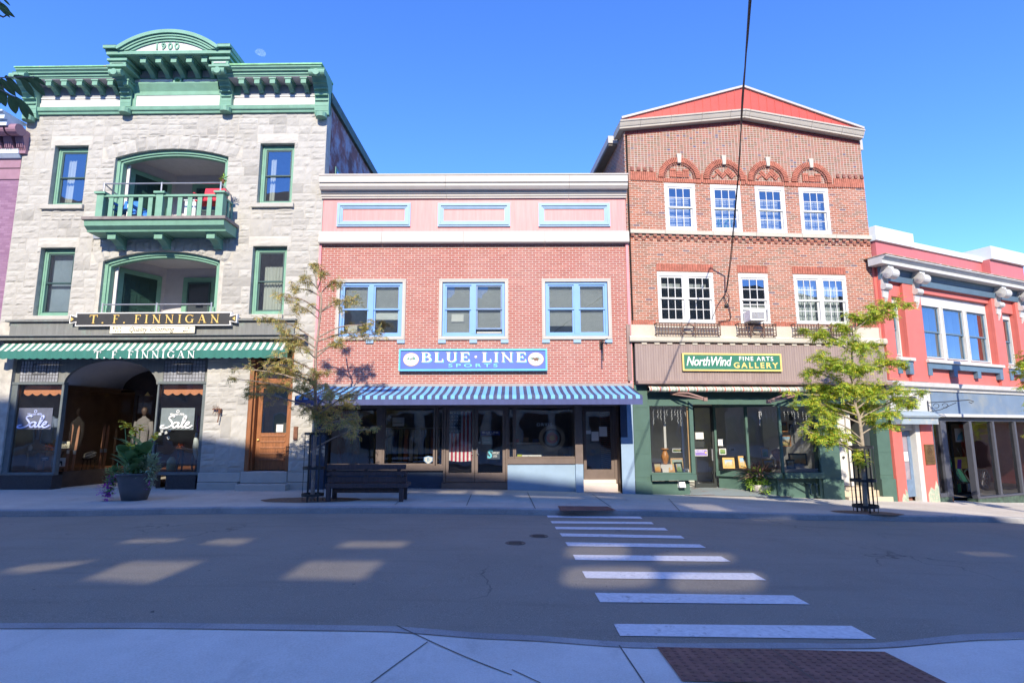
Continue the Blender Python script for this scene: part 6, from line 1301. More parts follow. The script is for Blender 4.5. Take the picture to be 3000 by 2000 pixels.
# green sign
a, b2, c, d = R.rc('Z7', 282, 145, 2008, 452, -.14); zz2 = rt('Z7', 290, 445, -.14)[1]; uc = (a + b2) / 2; H = (rt('Z7', 1140, 148, -.14)[1] - rt('Z7', 1140, 452, -.14)[1]) / 2; zc = (rt('Z7', 1140, 148, -.14)[1] + rt('Z7', 1140, 452, -.14)[1]) / 2; W = (b2 - a) / 2
sg = sign_empty(R, 'shop_sign', 'green sign with yellow border, white script and yellow capitals on the brown panel', uc, zc, -.14)
mat('sign_green', (.03, .17, .11), .5, .05); mat('yellow', (.85, .58, .18), .5, .05)
MB().box(-W, W, 0, .05, -H, H).build('board', 'sign_green', sg); MB().ring(-W, W, -H, H, .045, -.012, -.0005).build('border', 'yellow', sg)
def st(s, x0, x1, y0, y1, m, dy, sh=0, off=.0, **k): 
    p = rt('Z7', x0, y1, -.14); q = rt('Z7', x1, y0, -.14); txt(s, p[0] - uc, q[0] - uc, p[1] - zc, q[1] - zc, -.0008, m, sg, sh, off=off, **k)
st('NorthWind', 362, 1138, 205, 358, 'sign_white', 0, .3, .012, space=.95); st('FINE ARTS', 1268, 1850, 204, 272, 'sign_white', 0, 0, .012, space=1.25); st('GALLERY', 1176, 1935, 305, 398, 'yellow', 0, 0, .02, space=1.35)
# ------------------------------------------------------------------ red corner building on the right
mat('coral', (.58, .15, .125), .65, .05, 3, grime=(.60, .16, .13), gscale=3, gamt=(.6, .85)); mat('dusty_rose', (.50, .15, .15), .6, .06, 3, streak=True); mat('bright_white', (.64, .70, .69), .5, .02)
mat('old_white', (.55, .55, .53), .6, .08, 4, grime=(.45, .42, .38), gscale=4, gamt=(.6, .8)); mat('slate_blue', (.11, .18, .25), .55, .08, 4); mat('faded_coral', (.60, .15, .12), .7, .1, 3, grime=(.66, .42, .36), gscale=2.2, gamt=(.5, .75)); mat('grey_frame', (.075, .08, .10), .45, .1); mat('green_marble', (.06, .10, .075), .35, .5, 6, grime=(.3, .33, .3), gscale=4, gamt=(.6, .8)); mat('blue_board', (.16, .22, .30), .5, .12, 1.2, grime=(.32, .32, .26), gscale=.7, gamt=(.5, .8))
rb = D.empty('red_building', 'two storey coral red building with white scroll brackets and stepped white parapet', 'building')
da = D.at; WR = 12.0
z_sb1, z_sb0 = da('B7', 345, 178, -.1)[1], da('B7', 345, 232, -.1)[1]      # white string band
p = [da('B6', x, y, 0) for x, y in ((345, 765), (630, 730), (1350, 820), (1440, 925))]
zw1 = da('B6', 900, 800)[1]
# string heights
zcor1 = da('B6', 325, 362, -.5)[1]; zcor1b = da('B6', 1640, 600, -.5)[1]; zcor0 = da('B6', 380, 455, -.45)[1]; zst1, zst0 = da('B6', 900, 672, -.05)[1], da('B6', 900, 720, -.05)[1]
print('red', zcor1, zcor1b, zcor0, zst1, zst0, z_sb1, z_sb0)
wr = [D.rc('B6', *q) for q in ((345, 770, 515, 1395), (632, 735, 1430, 1470), (1440, 925, 1630, 1480))]
print('rwin', wr)
zt = (wr[1][3]); zb = (wr[0][2] + wr[1][2] + wr[2][2]) / 3
g1 = [(wr[0][0], wr[0][1] + .1, zb, zt - .25), (wr[1][0], wr[1][1] + .0, zb, zt), (wr[2][0] + .05, wr[2][1] + .25, zb, zt - .25)]
ztop = da('B6', 220, 325, -.0)[1]
mb = MB(); mb.plate([(-.13, z_sb0), (WR, z_sb0), (WR, zcor0), (-.13, zcor0)], 0, .4, [rect(q) for q in g1]); mb.build('wall', 'coral', rb)
# shallow pilasters
bu = [da('B6', x, 700, -.1)[0] for x in (300, 600, 1415, 1650)]
mb = MB()
edges_ = [(-.02, g1[0][0] - .002), (g1[0][1] + .0, g1[1][0] - .002), (g1[1][1] + .002, g1[2][0] - .002), (g1[2][1] + .002, g1[2][1] + .75)]
for a, b2 in edges_: mb.box(a, b2, -.10, 0, zb - .62 if a > 9 else z_sb1, zst0)
mb.build('pilaster', 'coral', rb, bevel=.008)
# frieze, cornice
mb = MB(); mb.box(-.02, WR, -.05, 0, zst0 + .001, zcor0); mb.build('frieze', 'faded_coral', rb); mb = MB(); mb.prof([(-.05, zst0), (-.12, zst0), (-.17, zst1), (-.05, zst1)], -.02, WR); mb.prof([(-.05, zcor0 - .18), (-.09, zcor0 - .18), (-.16, zcor0 - .02), (-.05, zcor0 - .02)], -.02, WR); mb.build('string_molding', 'slate_blue', rb)
mb = MB(); mb.prof([(0, zcor0), (-.42, zcor0), (-.42, zcor0 + .1), (-.46, zcor0 + .13), (-.5, zcor1 - .06), (-.55, zcor1 - .04), (-.55, zcor1), (0, zcor1)], -.35, WR); mb.build('cornice', 'old_white', rb, bevel=.006)
MB().box(-.37, WR, -.57, .3, zcor1 + .001, zcor1 + .025).build('cornice_capping', mat('rusty_cap', (.42, .26, .16), .8, .3, 5, grime=(.55, .53, .5), gscale=4, gamt=(.5, .6)), rb)
zp1 = da('B6', 900, 320, -.05)[1]; 
q0 = D.rc('B6', 170, 225, 580, 400, -.05)
ztp0 = da('B6', 225, 215, -.15)[1]; ztp1 = da('B6', 225, 75, -.15)[1]; zmid0 = da('B6', 900, 355, -.1)[1]; zmid1 = da('B6', 900, 318, -.1)[1]; ue = da('B6', 592, 200, -.15)[0]; ub, uc_ = da('B6', 1305, 400, -.15)[0], da('B6', 1640, 460, -.15)[0]; zbp0 = da('B6', 1310, 420, -.15)[1]; zbp1 = da('B6', 1310, 296, -.15)[1]
print('par', ztp0, ztp1, zmid0, zmid1, ue, ub, uc_, zbp0, zbp1)
mb = MB(); mb.box(-.0, uc_ , -.04, .35, zcor1 + .02, zmid0 + .02); mb.box(-.05, ue, -.10, .4, zcor1 + .03, ztp0); mb.box(ub, uc_, -.3, .6, zcor1 + .03, zbp0); mb.build('parapet', 'dusty_rose', rb)
mb = MB(); mb.box(ue + .001, ub - .001, -.1, .45, zmid0, zmid1 + .06); mb.box(-.1, ue, -.18, .5, ztp0, ztp1); mb.box(ub, uc_ + .1, -.4, .8, zbp0, zbp1); mb.build('parapet_cap', 'bright_white', rb, bevel=.01)
MB().quad((0, .3, zcor1), (WR, .3, zcor1), (WR, 12, zcor1), (0, 12, zcor1)).build('roof', 'roof_felt', rb)
mb = MB(); mb.quad((WR, 0, -2), (WR, 12, -2), (WR, 12, zcor1), (WR, 0, zcor1)); mb.quad((0, .4, -1), (0, 12, -1), (0, 12, zcor1), (0, .4, zcor1)); mb.build('side_wall', 'coral', rb)
def scroll(u):
    mb = MB(); z1 = zcor0 - .01; zb_ = zst0 - .55; w = .13
    mb.prof([(0, z1), (-.36, z1), (-.38, z1 - .08), (-.2, z1 - .1), (-.16, zb_ + .35), (-.17, zb_ + .25), (-.12, zb_), (0, zb_)], u - w, u + w)
    c = (-.36, z1 - .25); R0 = .155; mb.prof([(c[0] + R0 * math.cos(a), c[1] + R0 * math.sin(a)) for a in [2 * math.pi * k / 18 for k in range(18)]], u - w - .04, u + w + .04)
    for k, r in enumerate((.12, .08, .04)):
        for s_ in (-1, 1): e = u + s_ * (w + .04 + .012 * (k + 1)); mb.prof([(c[0] + r * math.cos(a), c[1] + r * math.sin(a)) for a in [2 * math.pi * j / 14 for j in range(14)]], min(u + s_ * (w + .039), e), max(u + s_ * (w + .039), e))
    c = (-.18, zb_ + .32); mb.prof([(c[0] + .1 * math.cos(a), c[1] + .1 * math.sin(a)) for a in [2 * math.pi * k / 12 for k in range(12)]], u - w - .02, u + w + .02)
    for k in range(3): mb.lathe([(.03, -.1 - .05 * k + zb_ - .02), (.07 - .015 * k, zb_ - .05 * k), (.03, zb_ + .06 - .05 * k)], u, -.09 - (.02 * (2 - k)), 8)
    for dx in (-.07, 0, .07): mb.box(u + dx - .012, u + dx + .012, -.185, -.15, zb_ + .45, z1 - .42)
    return mb.build('scroll_bracket', 'old_white', rb, smooth=False)
for x in (312, 620): scroll(da('B6', x, 600, -.15)[0])
scroll(da('B6', 1440, 780, -.15)[0]); scroll(da('B6', 1672, 820, -.15)[0])
# windows
for i, q in enumerate(g1):
    n = 3 if i == 1 else 1; hd = .38 if i == 1 else .22; fo = sash_window(rb, q[0], q[1], q[2], q[3], .12, 'old_white', 'slate_blue', fw=.13, units=n, mull=.22, head=hd, sf=.05, depth=.16)
    mb = MB(); W = (q[1] - q[0] - .26 - .22 * (n - 1)) / n
    for k in range(n): a = q[0] + .13 + k * (W + .22); mb.ring(a - .03, a + W + .03, q[2] + .1, q[3] - hd + .03, .028, .085, .119); drape(fo, a + W * .72, a + W * .95, q[2] + .2, q[3] - hd - .1, .42, n=2)
    mb.build('molding', 'old_white', fo)
    mb = MB(); mb.box(q[0] - .08, q[1] + .12, -.2, .12, q[2] - .1, q[2] - .003); mb.build('sill', 'old_white', rb, bevel=.01)
    mb = MB(); mb.box(q[0] - .06, q[1] + .06, -.14, 0, q[2] - .28, q[2] - .102); w_ = q[1] - q[0]
    for k in range(n + 1): a = q[0] - .06 + (w_ + .12 - .2) * k / n; mb.box(a, a + .2, -.138, 0, q[2] - .5, q[2] - .281)
    mb.build('sill_block', 'slate_blue', rb)
mb = MB(); mb.quad((0, 2.5, z_sb1), (WR, 2.5, z_sb1), (WR, 2.5, zcor0), (0, 2.5, zcor0)); mb.quad((0, .41, z_sb1), (WR, .41, z_sb1), (WR, 2.5, z_sb1), (0, 2.5, z_sb1)); mb.quad((0, .41, zcor0), (WR, .41, zcor0), (WR, 2.5, zcor0), (0, 2.5, zcor0)); mb.build('room', 'room_mid', rb)
# string band, sign strip
mb = MB(); mb.prof([(0, z_sb0 - .12), (-.1, z_sb0 - .12), (-.12, z_sb0 - .02), (-.2, z_sb0), (-.22, z_sb1 - .03), (0, z_sb1)], -.1, WR); mb.build('string_band', 'old_white', rb, bevel=.005)
zs1 = z_sb0 - .125; zs0 = da('B7', 800, 515, -.1)[1]; zs00 = da('B7', 800, 545, -.1)[1]; us = da('B7', 762, 400)[0]; print('strip', zs1, zs0, zs00, us)
MB().box(us, WR, -.06, .3, zs0, zs1).build('sign_strip', 'blue_board', rb); MB().box(us - .02, WR, -.16, .3, zs00, zs0 - .001).build('strip_ledge', 'old_white', rb)
# small transom + canopy over side door
tq = D.rc('B7', 455, 318, 650, 462, -.05); mb = MB(); mb.box(-.02, us - .001, -.03, .3, zs0 - .05, zs1); mb.build('transom_wall', 'old_white', rb); mb = MB(); mb.ring(tq[0] - .08, tq[1] + .0, tq[2], tq[3], .07, -.08, -.031); fo = mb.build('transom_window', 'old_white', rb); MB().box(tq[0], tq[1] - .08, -.045, -.032, tq[2] + .06, tq[3] - .06).build('pane', 'dark_glass', fo)
zc0, zc1 = da('B7', 660, 620, -.35)[1], da('B7', 660, 545, -.35)[1]; u0c, u1c = da('B7', 400, 590, -.2)[0], da('B7', 850, 590, -.3)[0]
mb = MB(); mb.prof([(0, zc0), (-.3, zc0), (-.3, zc1 - .04), (-.36, zc1 - .02), (-.38, zc1 + .03), (-.25, zc1 + .12), (0, zc1 + .2)], max(u0c, -.0), u1c); mb.build('door_canopy', mat('pale_slate', (.30, .37, .42), .6, .1, 4, grime=(.5, .45, .4), gscale=3), rb)
# piers and door
def dx_(x, y=900, v=0): return da('B7', x, y, v)[0]
def dz_(y, x=900, v=0): return da('B7', x, y, v)[1]
zlow = zs00; zgr = G(12.5)
pr = [(0, dx_(508, 950)), (dx_(700, 950), dx_(818, 950))]
mb = MB(); 
for a, b2 in pr: mb.box(a, b2, 0, .5, -1.2, zc0 + .0)
mb.build('pier', 'coral', rb, bevel=.005); mb = MB()
for a, b2, h in ((pr[0][0] + .15, pr[0][1], .42), (pr[1][0] + .05, pr[1][1], .6)): mb.plate([(a, -1.2), (b2 + .004, -1.2), (b2 + .004, zgr + h * .7), (b2 - .1, zgr + h), (a + (b2 - a) * .6, zgr + h * .55), (a + (b2 - a) * .3, zgr + h * .7), (a, zgr + h * .35)], -.006, .1)
mb.build('peeled_patch', mat('peeled', (.35, .42, .32), .9, .3, 6, grime=(.62, .45, .38), gscale=7, gamt=(.5, .6)), rb, label='peeling green and pink patches at the foot of the piers')
da0, da1 = pr[0][1], pr[1][0]; mb = MB(); mb.box(da1 - .22, da1 - .001, .02, .24, -1.2, zc0); mb.box(da0 + .001, da0 + .06, .05, .24, -1.2, zc0); mb.box(da0, da1, .1, .24, zc0 - .18, zc0 - .001); mb.build('door_frame', 'old_white', rb, bevel=.006)
mb = MB(); mb.ring(da0 + .06, da1 - .22, zgr + .15, zc0 - .19, .14, .2, .25, wb=.5); do = mb.build('side_door', mat('worn_blue', (.15, .22, .33), .6, .15), rb); MB().quad((da0 + .17, .22, zgr + .6), (da1 - .34, .22, zgr + .6), (da1 - .34, .22, zc0 - .3), (da0 + .17, .22, zc0 - .3)).build('pane', mat('lilac_pane', (.30, .26, .30), .2, .2, 4), do); q = D.rc('B7', 500, 897, 550, 988, .2); MB().box(da0 + .17, q[1], .19, .195, q[2], q[3]).build('notice', 'paper', do)
MB().box(da0 + .06, da1 - .25, .3, .5, -1.2, zgr + .14).build('threshold', 'dull_brick', rb)
# plaque
q = D.rc('B7', 708, 822, 820, 1020, -.02); mb = MB(); mb.box(q[0], q[1], -.03, -.0, q[2], q[3]); pq = mb.build('plaque', mat('bronze', (.20, .12, .05), .45, .3, 6, metal=.4), None, loc=(0, 0, 0)); uc = (q[0] + q[1]) / 2; zc = (q[2] + q[3]) / 2
for v in pq.data.vertices: v.co.x -= uc; v.co.z -= zc
pq.location = D.w(uc, 0, zc); pq.rotation_euler = (0, 0, D.yaw); tag(pq, 'bronze plaque with a portrait ring on the red pier beside the glass shopfront', 'plaque')
W_ = (q[1] - q[0]) / 2; H_ = (q[3] - q[2]) / 2; m_ = MB(); m_.arc(0, H_ * .3, W_ * .38, W_ * .5, 0, 2 * math.pi, -.036, -.0305, 16); m_.disc(0, H_ * .3, W_ * .22, W_ * .28, -.036, -.0305, 12)
for k, (w_, z) in enumerate(((.6, .85), (.65, -.12), (.8, -.27), (.75, -.38), (.55, -.5), (.8, -.66), (.5, -.78))): m_.box(-W_ * w_, W_ * w_, -.034, -.0305, H_ * z - .008, H_ * z + .008)
m_.build('relief', mat('dark_bronze', (.09, .05, .025), .5), pq)
# glass shopfront
ug0 = pr[1][1]; z1s = zlow - .0; zst_ = dz_(590, 1000); mb = MB(); mb.box(ug0, WR, .0, .35, zst_, z1s - .002); mb.build('header', 'grey_frame', rb)
zbase = dz_(1345, 1260, .0); fr = MB(); gl = MB(); ul = dx_(985, 1300)
fr.box(ug0 + .01, ul, .0, .12, dz_(1350, 900), dz_(1310, 900)); fr.box(dx_(905, 1000), dx_(960, 1000), -.02, .14, dz_(1350, 900), zst_); fr.box(ug0 + .01, ug0 + .07, 0, .12, dz_(1350, 900), zst_); gl.quad((ug0 + .05, .06, dz_(1310, 900)), (ul - .1, .06, dz_(1310, 900)), (ul - .1, .06, zst_), (ug0 + .05, .06, zst_))
ur = dx_(1225, 1100); posts = [ur, dx_(1440, 1000), dx_(1660, 1000), dx_(1660, 1000) + 1.3, dx_(1660, 1000) + 2.6, WR - .1]
for k, x in enumerate(posts): fr.box(x - (.1 if k == 0 else .05), x + .05, -.02, .16, zbase, zst_)
fr.box(ur - .1, WR, -.03, .14, zbase - .06, zbase + .001); gl.quad((ur, .06, zbase), (WR, .06, zbase), (WR, .06, zst_), (ur, .06, zst_))
zb_d = dz_(1310, 1100, .9); dr0, dr1 = da('B7', 1000, 1000, .9)[0], da('B7', 1185, 1000, .9)[0]
slab(fr, (ur - .05, .05), (dr1 + .05, .9), zbase - .05, zbase + .02, .08); gl.quad((ur - .05, .06, zbase), (dr1 + .05, .9, zbase), (dr1 + .05, .9, zst_), (ur - .05, .06, zst_)); fr.box(dr1 + .0, dr1 + .1, .85, .98, zgr, zst_)
fr.build('shop_frame', 'grey_frame', rb, bevel=.004); gl.build('shop_pane', 'shop_glass', rb)
MB().ring(dr0, dr1, zgr - .05, zst_, .08, .9, .96).build('shop_door', 'black_trim', rb); MB().box(ul - .02, ul + .06, .0, .5, zgr - .3, zst_).build('wood_jamb', 'brown_wood', rb)
mb = MB(); mb.box(ug0, ul, .0, .3, -1.4, dz_(1351, 900)); mb.box(ur - .1, WR, -.01, .3, -2, zbase - .061); slab(mb, (ur - .05, .1), (dr1 + .05, .9), -1.4, zbase - .055, .1); mb.build('stall_riser', 'green_marble', rb)
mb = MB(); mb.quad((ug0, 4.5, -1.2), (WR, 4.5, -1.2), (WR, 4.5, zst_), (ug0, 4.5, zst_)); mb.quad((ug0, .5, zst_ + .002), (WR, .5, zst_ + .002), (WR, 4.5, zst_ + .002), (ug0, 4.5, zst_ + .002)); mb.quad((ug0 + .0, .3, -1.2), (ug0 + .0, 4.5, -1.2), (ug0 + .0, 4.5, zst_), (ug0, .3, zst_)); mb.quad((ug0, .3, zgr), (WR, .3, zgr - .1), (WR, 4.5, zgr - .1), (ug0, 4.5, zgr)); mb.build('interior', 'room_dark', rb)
# cream building beyond
fb = thing('cream_building', 'cream building with pink parapet just visible beyond the red building', 'building', D.w(WR + .05, 0, 0), D.yaw)
a = at_depth('B6', 1480, 290, D.w(WR + 2, 0).y); mb = MB(); ztp = zcor1 + 1.3; mb.box(0, 9, 0, 8, -3, zcor1 + .4); mb.build('wall', mat('cream_wall', (.62, .52, .38), .8), fb); mb = MB(); mb.box(-.1, 9, -.12, .5, zcor1 + .4, zcor1 + 1.0); mb.box(-.15, 9, -.3, .6, zcor1 + 1.0, zcor1 + 1.12); mb.build('parapet', 'dusty_rose', fb); MB().ring(.3, 1.0, zcor1 + 1.12, zcor1 + 1.5, .08, -.2, .1).build('roof_sign_frame', 'cream', fb)
for k in range(3): mb = MB(); mb.ring(.8 + k * 2, 2.0 + k * 2, zb, zb + 1.9, .1, -.05, .0); w_ = mb.build('window', 'old_white', fb); MB().box(.9 + k * 2, 1.9 + k * 2, -.02, -.004, zb + .1, zb + 1.8).build('pane', 'dark_glass', w_)
# scroll sign arm
p = da('B7', 740, 400, -.05); hk = MB(); hk.tube([(0, 0, 0), (0, -.5, .02), (0, -1.0, .05), (0, -1.12, 0), (0, -1.06, -.05), (0, -1.0, -.01)], .014); hk.tube([(0, 0, -.28), (0, -.3, -.22), (0, -.7, -.02)], .011)
for y in (-.2, -.42): hk.tube([(0, y + .07 * math.cos(t_), -.1 + .07 * math.sin(t_)) for t_ in [k * .55 for k in range(11)]], .009)
hk.tube([(0, 0, .06), (0, 0, -.35)], .014)
mat('black_paint', (.02, .02, .022), .45, .1)
o = hk.build('sign_bracket', 'black_paint', None, loc=D.w(p[0], -.06, p[1] - .02)); o.rotation_euler = (0, 0, D.yaw + R_(25)); tag(o, 'thin black scrolled sign arm on the red building above the side door', 'bracket')
# ------------------------------------------------------------------ purple building on the left
pb = thing('purple_building', 'purple brick building with mauve brackets and pale cornice at the left edge', 'building', S.w(-9.43, .1, 0), S.yaw)
brickmat('purple_brick', [(0, (.22, .12, .20)), (1, (.30, .18, .27))], (.24, .14, .21), .21, .075, .01); mat('mauve', (.30, .17, .22), .55, .1, 5); mat('ice_blue', (.55, .64, .74), .6, .05)
def pz(y, v=0): return S.at('A', 100, y, v + .1)[1]
PW = -8
mb = MB(); mb.box(PW, 0, 0, 12, -.3, pz(1470)); mb.build('wall', 'purple_brick', pb)
mb = MB(); mb.box(PW, -.02, -.06, 0, pz(1550), pz(1475)); mb.box(PW, -.02, -.03, 0, pz(1650), pz(1555)); mb.build('belt', 'mauve', pb)
mb = MB(); mb.box(PW, 0, -.12, 12, pz(1470) + .001, pz(1200)); mb.prof([(-.12, pz(1470)), (-.22, pz(1440)), (-.22, pz(1400)), (-.12, pz(1400))], PW, -.0); mb.prof([(0, pz(1160)), (-.75, pz(1160, -.7)), (-.75, pz(1100, -.75)), (-.85, pz(1095, -.8)), (-.85, pz(1055, -.85)), (-.95, pz(1025, -.9)), (-.95, pz(1012, -.9)), (0, pz(1010, -.9))], PW, .02); mb.build('cornice', 'ice_blue', pb, bevel=.01)
for x in (30, 140, -80, -190, -300):
    u = S.at('A', x, 1200, -.4)[0] + 9.43; mb = MB(); c = (-.5, pz(1195, -.5)); mb.prof([(c[0] + .19 * math.cos(a), c[1] + .17 * math.sin(a)) for a in [2 * math.pi * k / 16 for k in range(16)]], u - .15, u + .15); mb.prof([(-.12, c[1] + .1), (-.45, c[1] + .1), (-.3, pz(1300, -.3)), (-.2, pz(1380, -.2)), (-.2, pz(1410, -.2)), (-.12, pz(1410, -.2))], u - .13, u + .13)
    for k in (-.08, -.03, .03, .08): mb.box(u + k - .01, u + k + .01, -.3, -.2, pz(1370, -.2), pz(1290, -.2))
    mb.build('bracket', 'mauve', pb, bevel=.005)
# ------------------------------------------------------------------ street trees
m, t, b = nodes('locust_leaf'); g = _n(t, 'ShaderNodeNewGeometry'); c = ramp(t, g.outputs['Random Per Island'], [(0, (.18, .38, .04)), (.35, (.36, .54, .06)), (.6, (.58, .62, .07)), (.82, (.82, .64, .07)), (1, (.16, .32, .04))]); t.links.new(c, b.inputs['Base Color']); b.inputs['Roughness'].default_value = .6; b.inputs['Transmission Weight'].default_value = 0; b.inputs['Subsurface Weight'].default_value = 0; MT['locust_leaf'] = m
m, t, b = nodes('autumn_leaf'); g = _n(t, 'ShaderNodeNewGeometry'); c = ramp(t, g.outputs['Random Per Island'], [(0, (.24, .31, .10)), (.35, (.38, .40, .12)), (.6, (.60, .48, .14)), (.85, (.72, .46, .16)), (1, (.42, .32, .14))]); t.links.new(c, b.inputs['Base Color']); b.inputs['Roughness'].default_value = .65; MT['autumn_leaf'] = m
for nm in ('locust_leaf', 'autumn_leaf'):
    m = MT[nm]; t = m.node_tree; b = t.nodes['Principled BSDF']; tl_ = _n(t, 'ShaderNodeBsdfTranslucent'); src = b.inputs['Base Color'].links[0].from_socket; t.links.new(src, tl_.inputs[0]); mx = _n(t, 'ShaderNodeMixShader'); mx.inputs[0].default_value = .42; o_ = [n for n in t.nodes if n.type == 'OUTPUT_MATERIAL'][0]; t.links.new(b.outputs[0], mx.inputs[1]); t.links.new(tl_.outputs[0], mx.inputs[2]); t.links.new(mx.outputs[0], o_.inputs[0])
mat('bark', (.28, .22, .18), .9, .3, 14, .5); mat('pale_bark', (.30, .25, .19), .85, .3, 14, .4)
def frond(mb, p, d, L, rnd, n=5, lw=.016, ll=.042):
    """a pinnate leaf: pairs of small leaflets along a drooping stalk"""
    d = d.normalized(); side = d.cross(Vector((0, 0, 1))); side = side.normalized() if side.length > .01 else Vector((1, 0, 0)); q = p.copy()
    for k in range(n):
        q = q + d * (L / n); d = (d + Vector((0, 0, -.16))).normalized(); w = ll * (1 - .35 * abs(k / n - .5)) * rnd.uniform(.8, 1.2)
        for s_ in (-1, 1):
            a = (side * s_ + d * .35 + Vector((0, 0, rnd.uniform(-.5, .15)))).normalized(); e = d * lw * .5; mb.add([q, q + a * w * .5 + e, q + a * w, q + a * w * .5 - e], [(0, 1, 2, 3)])
def catm(l, n=5):
    out = []
    for i in range(len(l) - 1):
        p0, p1, p2, p3 = l[max(i - 1, 0)], l[i], l[i + 1], l[min(i + 2, len(l) - 1)]
        for j in range(n): t = j / n; out.append(.5 * (2 * p1 + (p2 - p0) * t + (2 * p0 - 5 * p1 + 4 * p2 - p3) * t * t + (3 * p1 - p0 - 3 * p2 + p3) * t ** 3))
    return out + [l[-1]]
def street_tree(name, label, base, trunk, Y, clumps, leafm, barkm, seed, r0=.055, dens=1.0, group=None):
    """trunk and clumps are read in photo pixels on the plane y=Y through the trunk; each clump then gets its own depth"""
    rnd = random.Random(seed); root = thing(name, label, 'tree', base); O = Vector(base); LW, LL = (.025, .052) if dens > 1.6 else (.022, .048)
    T = [Vector(base)] + [at_depth(c, x, y, Y + o) for c, x, y, o in trunk]; tp = catm(T, 5); n = len(tp)
    tr = MB(); tr.tube([p - O for p in tp], [r0 * (1 - .8 * i / n) + .006 for i in range(n)], 8); tro = tr.build('trunk', barkm, root, smooth=True)
    br = MB(); lf = MB()
    for (c, x, y, r, k) in clumps:
        r *= 1.15 if dens > 1.6 else 1.5
        off = rnd.uniform(-.9, .9) * min(1, r * 2.2); P = at_depth(c, x, y, Y + off)
        best = min((q for q in tp[6:] if q.z < P.z - .12 * abs(q.x - P.x) - .1) or tp[6:8], key=lambda q: (q - P).length + .3 * abs(q.z - (P.z - .5 * (Vector((q.x, q.y, 0)) - Vector((P.x, P.y, 0))).length))) if [q for q in tp[6:] if q.z < P.z - .1] else tp[7]
        mid = best.lerp(P, .5) + Vector((rnd.uniform(-.08, .08), rnd.uniform(-.08, .08), .10)); bp = catm([best, mid, P], 5); L = (P - best).length
        br.tube([p - O for p in bp], [.006 + .018 * min(1, L) * (1 - i / len(bp)) for i in range(len(bp))], 5)
        nt = int(7 * k) + 3
        for j in range(nt):
            s_ = bp[rnd.randrange(len(bp) // 3, len(bp))]; dd = Vector((rnd.gauss(0, 1), rnd.gauss(0, 1) * .8, rnd.gauss(0, .55))).normalized() * r * rnd.uniform(.45, 1.15); e = P.lerp(s_, rnd.uniform(0, .85)) + dd; m_ = s_.lerp(e, .5) + Vector((0, 0, .05)); tw = catm([s_, m_, e], 4)
            br.tube([p - O for p in tw], .0035, 4)
            for q in range(int(9 * dens)):
                p = tw[rnd.randrange(2, len(tw))]; frond(lf, p - O, Vector((rnd.gauss(0, 1), rnd.gauss(0, 1), rnd.gauss(-.1, .5))), rnd.uniform(.1, .19), rnd, lw=LW, ll=LL)
    br.build('branches', barkm, root); lf.build('crown', leafm, root); return root
BT = Vector((*on_walk('A6', 1085, 1535), 0)); BT.z = G(BT.x); YT = BT.y
print('tree', BT, TR)
cl = [('F', x, y, r, k) for x, y, r, k in ((640, 765, .22, .9), (612, 730, .14, .5), (605, 845, .28, 1.3), (545, 870, .18, .7), (565, 905, .16, .8), (600, 885, .25, 1.1), (650, 860, .25, 1.3), (628, 820, .2, .8), (690, 895, .2, .8), (700, 640, .12, .35), (640, 680, .16, .5), (668, 665, .14, .4), (690, 705, .2, .6), (745, 625, .16, .4), (720, 610, .1, .2), (780, 650, .14, .35), (815, 690, .2, .6), (795, 700, .2, .5), (850, 745, .2, .5), (885, 765, .16, .5), (825, 765, .2, .5), (770, 900, .3, 1.1), (800, 930, .3, 1.2), (830, 960, .22, .8), (845, 985, .14, .4), (705, 940, .25, .9), (725, 955, .25, .9), (760, 950, .28, 1.1), (790, 965, .22, .8), (700, 870, .22, .8), (740, 860, .22, .6), (680, 800, .16, .4), (775, 790, .14, .3), (530, 845, .1, .25), (820, 905, .18, .5), (660, 790, .2, .6))]
tree1 = street_tree('locust_tree', 'sparse young autumn tree with brown leaves beside the bench', tuple(BT), [('A6', 1095, 1250, 0), ('A6', 1108, 950, 0), ('A6', 1108, 650, .0), ('A6', 1110, 400, .03), ('A6', 1128, 250, .05), ('A4', 1385, 1500, .05), ('A4', 1350, 1400, .1), ('A4', 1330, 1260, .1)], YT, cl, 'autumn_leaf', 'bark', 3, .045, 1.5)
BT2 = Vector((*on_walk('B5', 2040, 1108), 0)); BT2.z = G(BT2.x); Y2 = BT2.y
cl = [('F', x, y, r, k) for x, y, r, k in ((1960, 725, .2, .8), (1995, 735, .2, .8), (1925, 745, .18, .6), (2040, 715, .22, .9), (2075, 700, .22, .9), (2015, 700, .2, .7), (1880, 770, .25, 1.1), (1850, 760, .15, .5), (1950, 785, .3, 1.3), (2005, 800, .3, 1.3), (2045, 830, .25, 1.1), (2075, 835, .18, .6), (1865, 815, .25, 1.1), (1900, 845, .3, 1.4), (1935, 830, .3, 1.2), (1985, 850, .3, 1.2), (1845, 850, .2, .8), (1850, 885, .22, .9), (1890, 900, .3, 1.4), (1940, 895, .3, 1.3), (1985, 895, .3, 1.3), (2030, 900, .3, 1.3), (2070, 895, .25, 1.1), (2110, 905, .22, .9), (2095, 930, .2, .8), (2060, 950, .22, .9), (2020, 930, .28, 1.1), (1960, 930, .3, 1.2), (1910, 935, .28, 1.2), (1875, 940, .25, 1.0), (1835, 925, .2, .8), (1820, 905, .15, .5), (1865, 975, .22, .9), (1895, 965, .2, .8), (2000, 960, .2, .7), (1875, 1010, .16, .6), (1910, 1005, .15, .4), (1860, 1000, .15, .5), (2050, 975, .15, .4), (1830, 985, .12, .4), (1965, 1045, .1, .35), (1975, 1065, .08, .3))]
